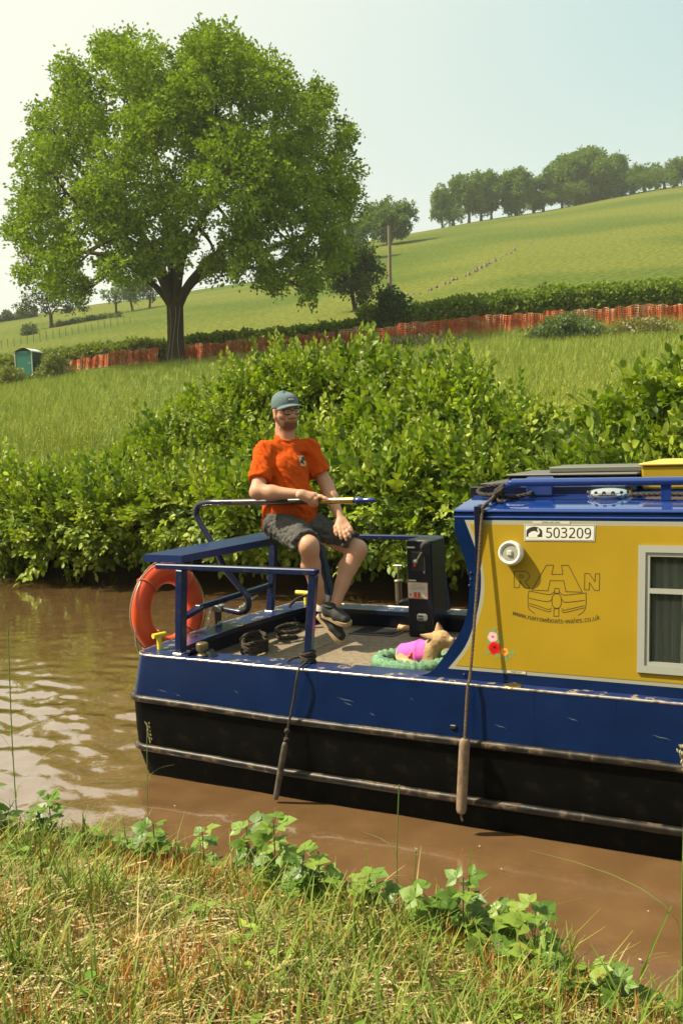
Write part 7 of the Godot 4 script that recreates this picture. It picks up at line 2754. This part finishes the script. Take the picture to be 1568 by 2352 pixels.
# a material from a real-world (linear) base colour
func mat(r: float, g: float, b: float, rough := 0.6, metal := 0.0, spec := 0.5) -> StandardMaterial3D:
	var m := StandardMaterial3D.new()
	m.albedo_color = Color(r, g, b).linear_to_srgb()
	m.roughness = rough
	m.metallic = metal
	m.metallic_specular = spec
	return m

func vmat(rough := 0.8, back := Color(0, 0, 0), spec := 0.3) -> StandardMaterial3D:
	var m := StandardMaterial3D.new()
	m.vertex_color_use_as_albedo = true
	m.roughness = rough
	m.metallic_specular = spec
	if back.r + back.g + back.b > 0:
		m.backlight_enabled = true
		m.backlight = back
	return m

# noise picture coloured by a ramp of [position, linear colour]
func ntex(sd: int, freq: float, ramp: Array, size := 256, oct := 4, warp := 0.0, stretch := Vector2.ONE) -> ImageTexture:
	var f := FastNoiseLite.new()
	f.seed = sd
	f.frequency = freq
	f.noise_type = FastNoiseLite.TYPE_SIMPLEX_SMOOTH
	f.fractal_octaves = oct
	if warp > 0.0:
		f.domain_warp_enabled = true
		f.domain_warp_amplitude = warp
		f.domain_warp_frequency = freq
	var im := f.get_seamless_image(size, size)
	if stretch != Vector2.ONE:
		im.resize(int(size * stretch.x), int(size * stretch.y), Image.INTERPOLATE_BILINEAR)
	var g := Gradient.new()
	var off := PackedFloat32Array()
	var cs := PackedColorArray()
	for q in ramp:
		off.append(q[0])
		cs.append(q[1].linear_to_srgb())
	g.offsets = off
	g.colors = cs
	var w := im.get_width()
	var h := im.get_height()
	var lut := []
	for k in 256:
		lut.append(g.sample(k / 255.0))
	var out := Image.create(w, h, false, Image.FORMAT_RGB8)
	for y in h:
		for x in w:
			out.set_pixel(x, y, lut[int(im.get_pixel(x, y).r * 255.0)])
	return ImageTexture.create_from_image(out)

func gtex(sd: int, freq: float, lo: float, hi: float, size := 256, oct := 4) -> ImageTexture:
	return ntex(sd, freq, [[0.0, Color(lo, lo, lo).srgb_to_linear()], [1.0, Color(hi, hi, hi).srgb_to_linear()]], size, oct)

func nmap(sd: int, freq: float, strength: float, size := 256, oct := 4) -> ImageTexture:
	var f := FastNoiseLite.new()
	f.seed = sd
	f.frequency = freq
	f.noise_type = FastNoiseLite.TYPE_SIMPLEX_SMOOTH
	f.fractal_octaves = oct
	var im := f.get_seamless_image(size, size)
	im.bump_map_to_normal_map(strength)
	return ImageTexture.create_from_image(im)

func tri(m: StandardMaterial3D, sc: float, world := true) -> StandardMaterial3D:
	m.uv1_triplanar = true
	m.uv1_world_triplanar = world
	m.uv1_scale = Vector3(sc, sc, sc)
	return m

# a worn surface: albedo from a ramp laid by position
func worn(tex: Texture2D, sc: float, rough: float, metal := 0.0, spec := 0.5, normal: Texture2D = null, depth := 0.5) -> StandardMaterial3D:
	var m := StandardMaterial3D.new()
	m.albedo_texture = tex
	m.roughness = rough
	m.metallic = metal
	m.metallic_specular = spec
	if normal:
		m.normal_enabled = true
		m.normal_texture = normal
		m.normal_scale = depth
	return tri(m, sc)

func smooth(a: float, b: float, x: float) -> float:
	var t := clampf((x - a) / (b - a), 0.0, 1.0)
	return t * t * (3.0 - 2.0 * t)

# rounded path through points
func curve(pts: Array, per := 6) -> Array:
	var out := []
	var n := pts.size()
	for k in n - 1:
		var a: Vector3 = pts[maxi(k - 1, 0)]
		var b: Vector3 = pts[k]
		var c: Vector3 = pts[k + 1]
		var d: Vector3 = pts[mini(k + 2, n - 1)]
		for j in per:
			out.append(b.cubic_interpolate(c, a, d, float(j) / per))
	out.append(pts[n - 1])
	return out

func strand_rope(path: Array, r: float, twist := 22.0, strands := 3) -> MB:
	# laid rope: three strands wound round each other along a path
	var b := MB.new()
	var dist := 0.0
	var x := Vector3.RIGHT
	var d0: Vector3 = (path[1] - path[0]).normalized()
	if absf(d0.dot(x)) > 0.9: x = Vector3.UP
	x = (x - d0 * x.dot(d0)).normalized()
	var lines := []
	for s in strands: lines.append([])
	# finer steps
	var fine := [path[0]]
	for k in path.size() - 1:
		var n := maxi(1, int(ceil((path[k + 1] - path[k]).length() / (r * 1.6))))
		for j in range(1, n + 1): fine.append(path[k].lerp(path[k + 1], float(j) / n))
	for k in fine.size():
		var d: Vector3 = (fine[mini(k + 1, fine.size() - 1)] - fine[maxi(k - 1, 0)]).normalized()
		if k > 0: dist += (fine[k] - fine[k - 1]).length()
		x = (x - d * x.dot(d)).normalized()
		var y := d.cross(x)
		for s in strands:
			var a: float = dist / r / 6.0 * TAU / 1.2 + TAU * s / strands
			lines[s].append(fine[k] + (x * cos(a) + y * sin(a)) * r * 0.5)
	for s in strands: b.tube(lines[s], r * 0.56, 5, true)
	return b
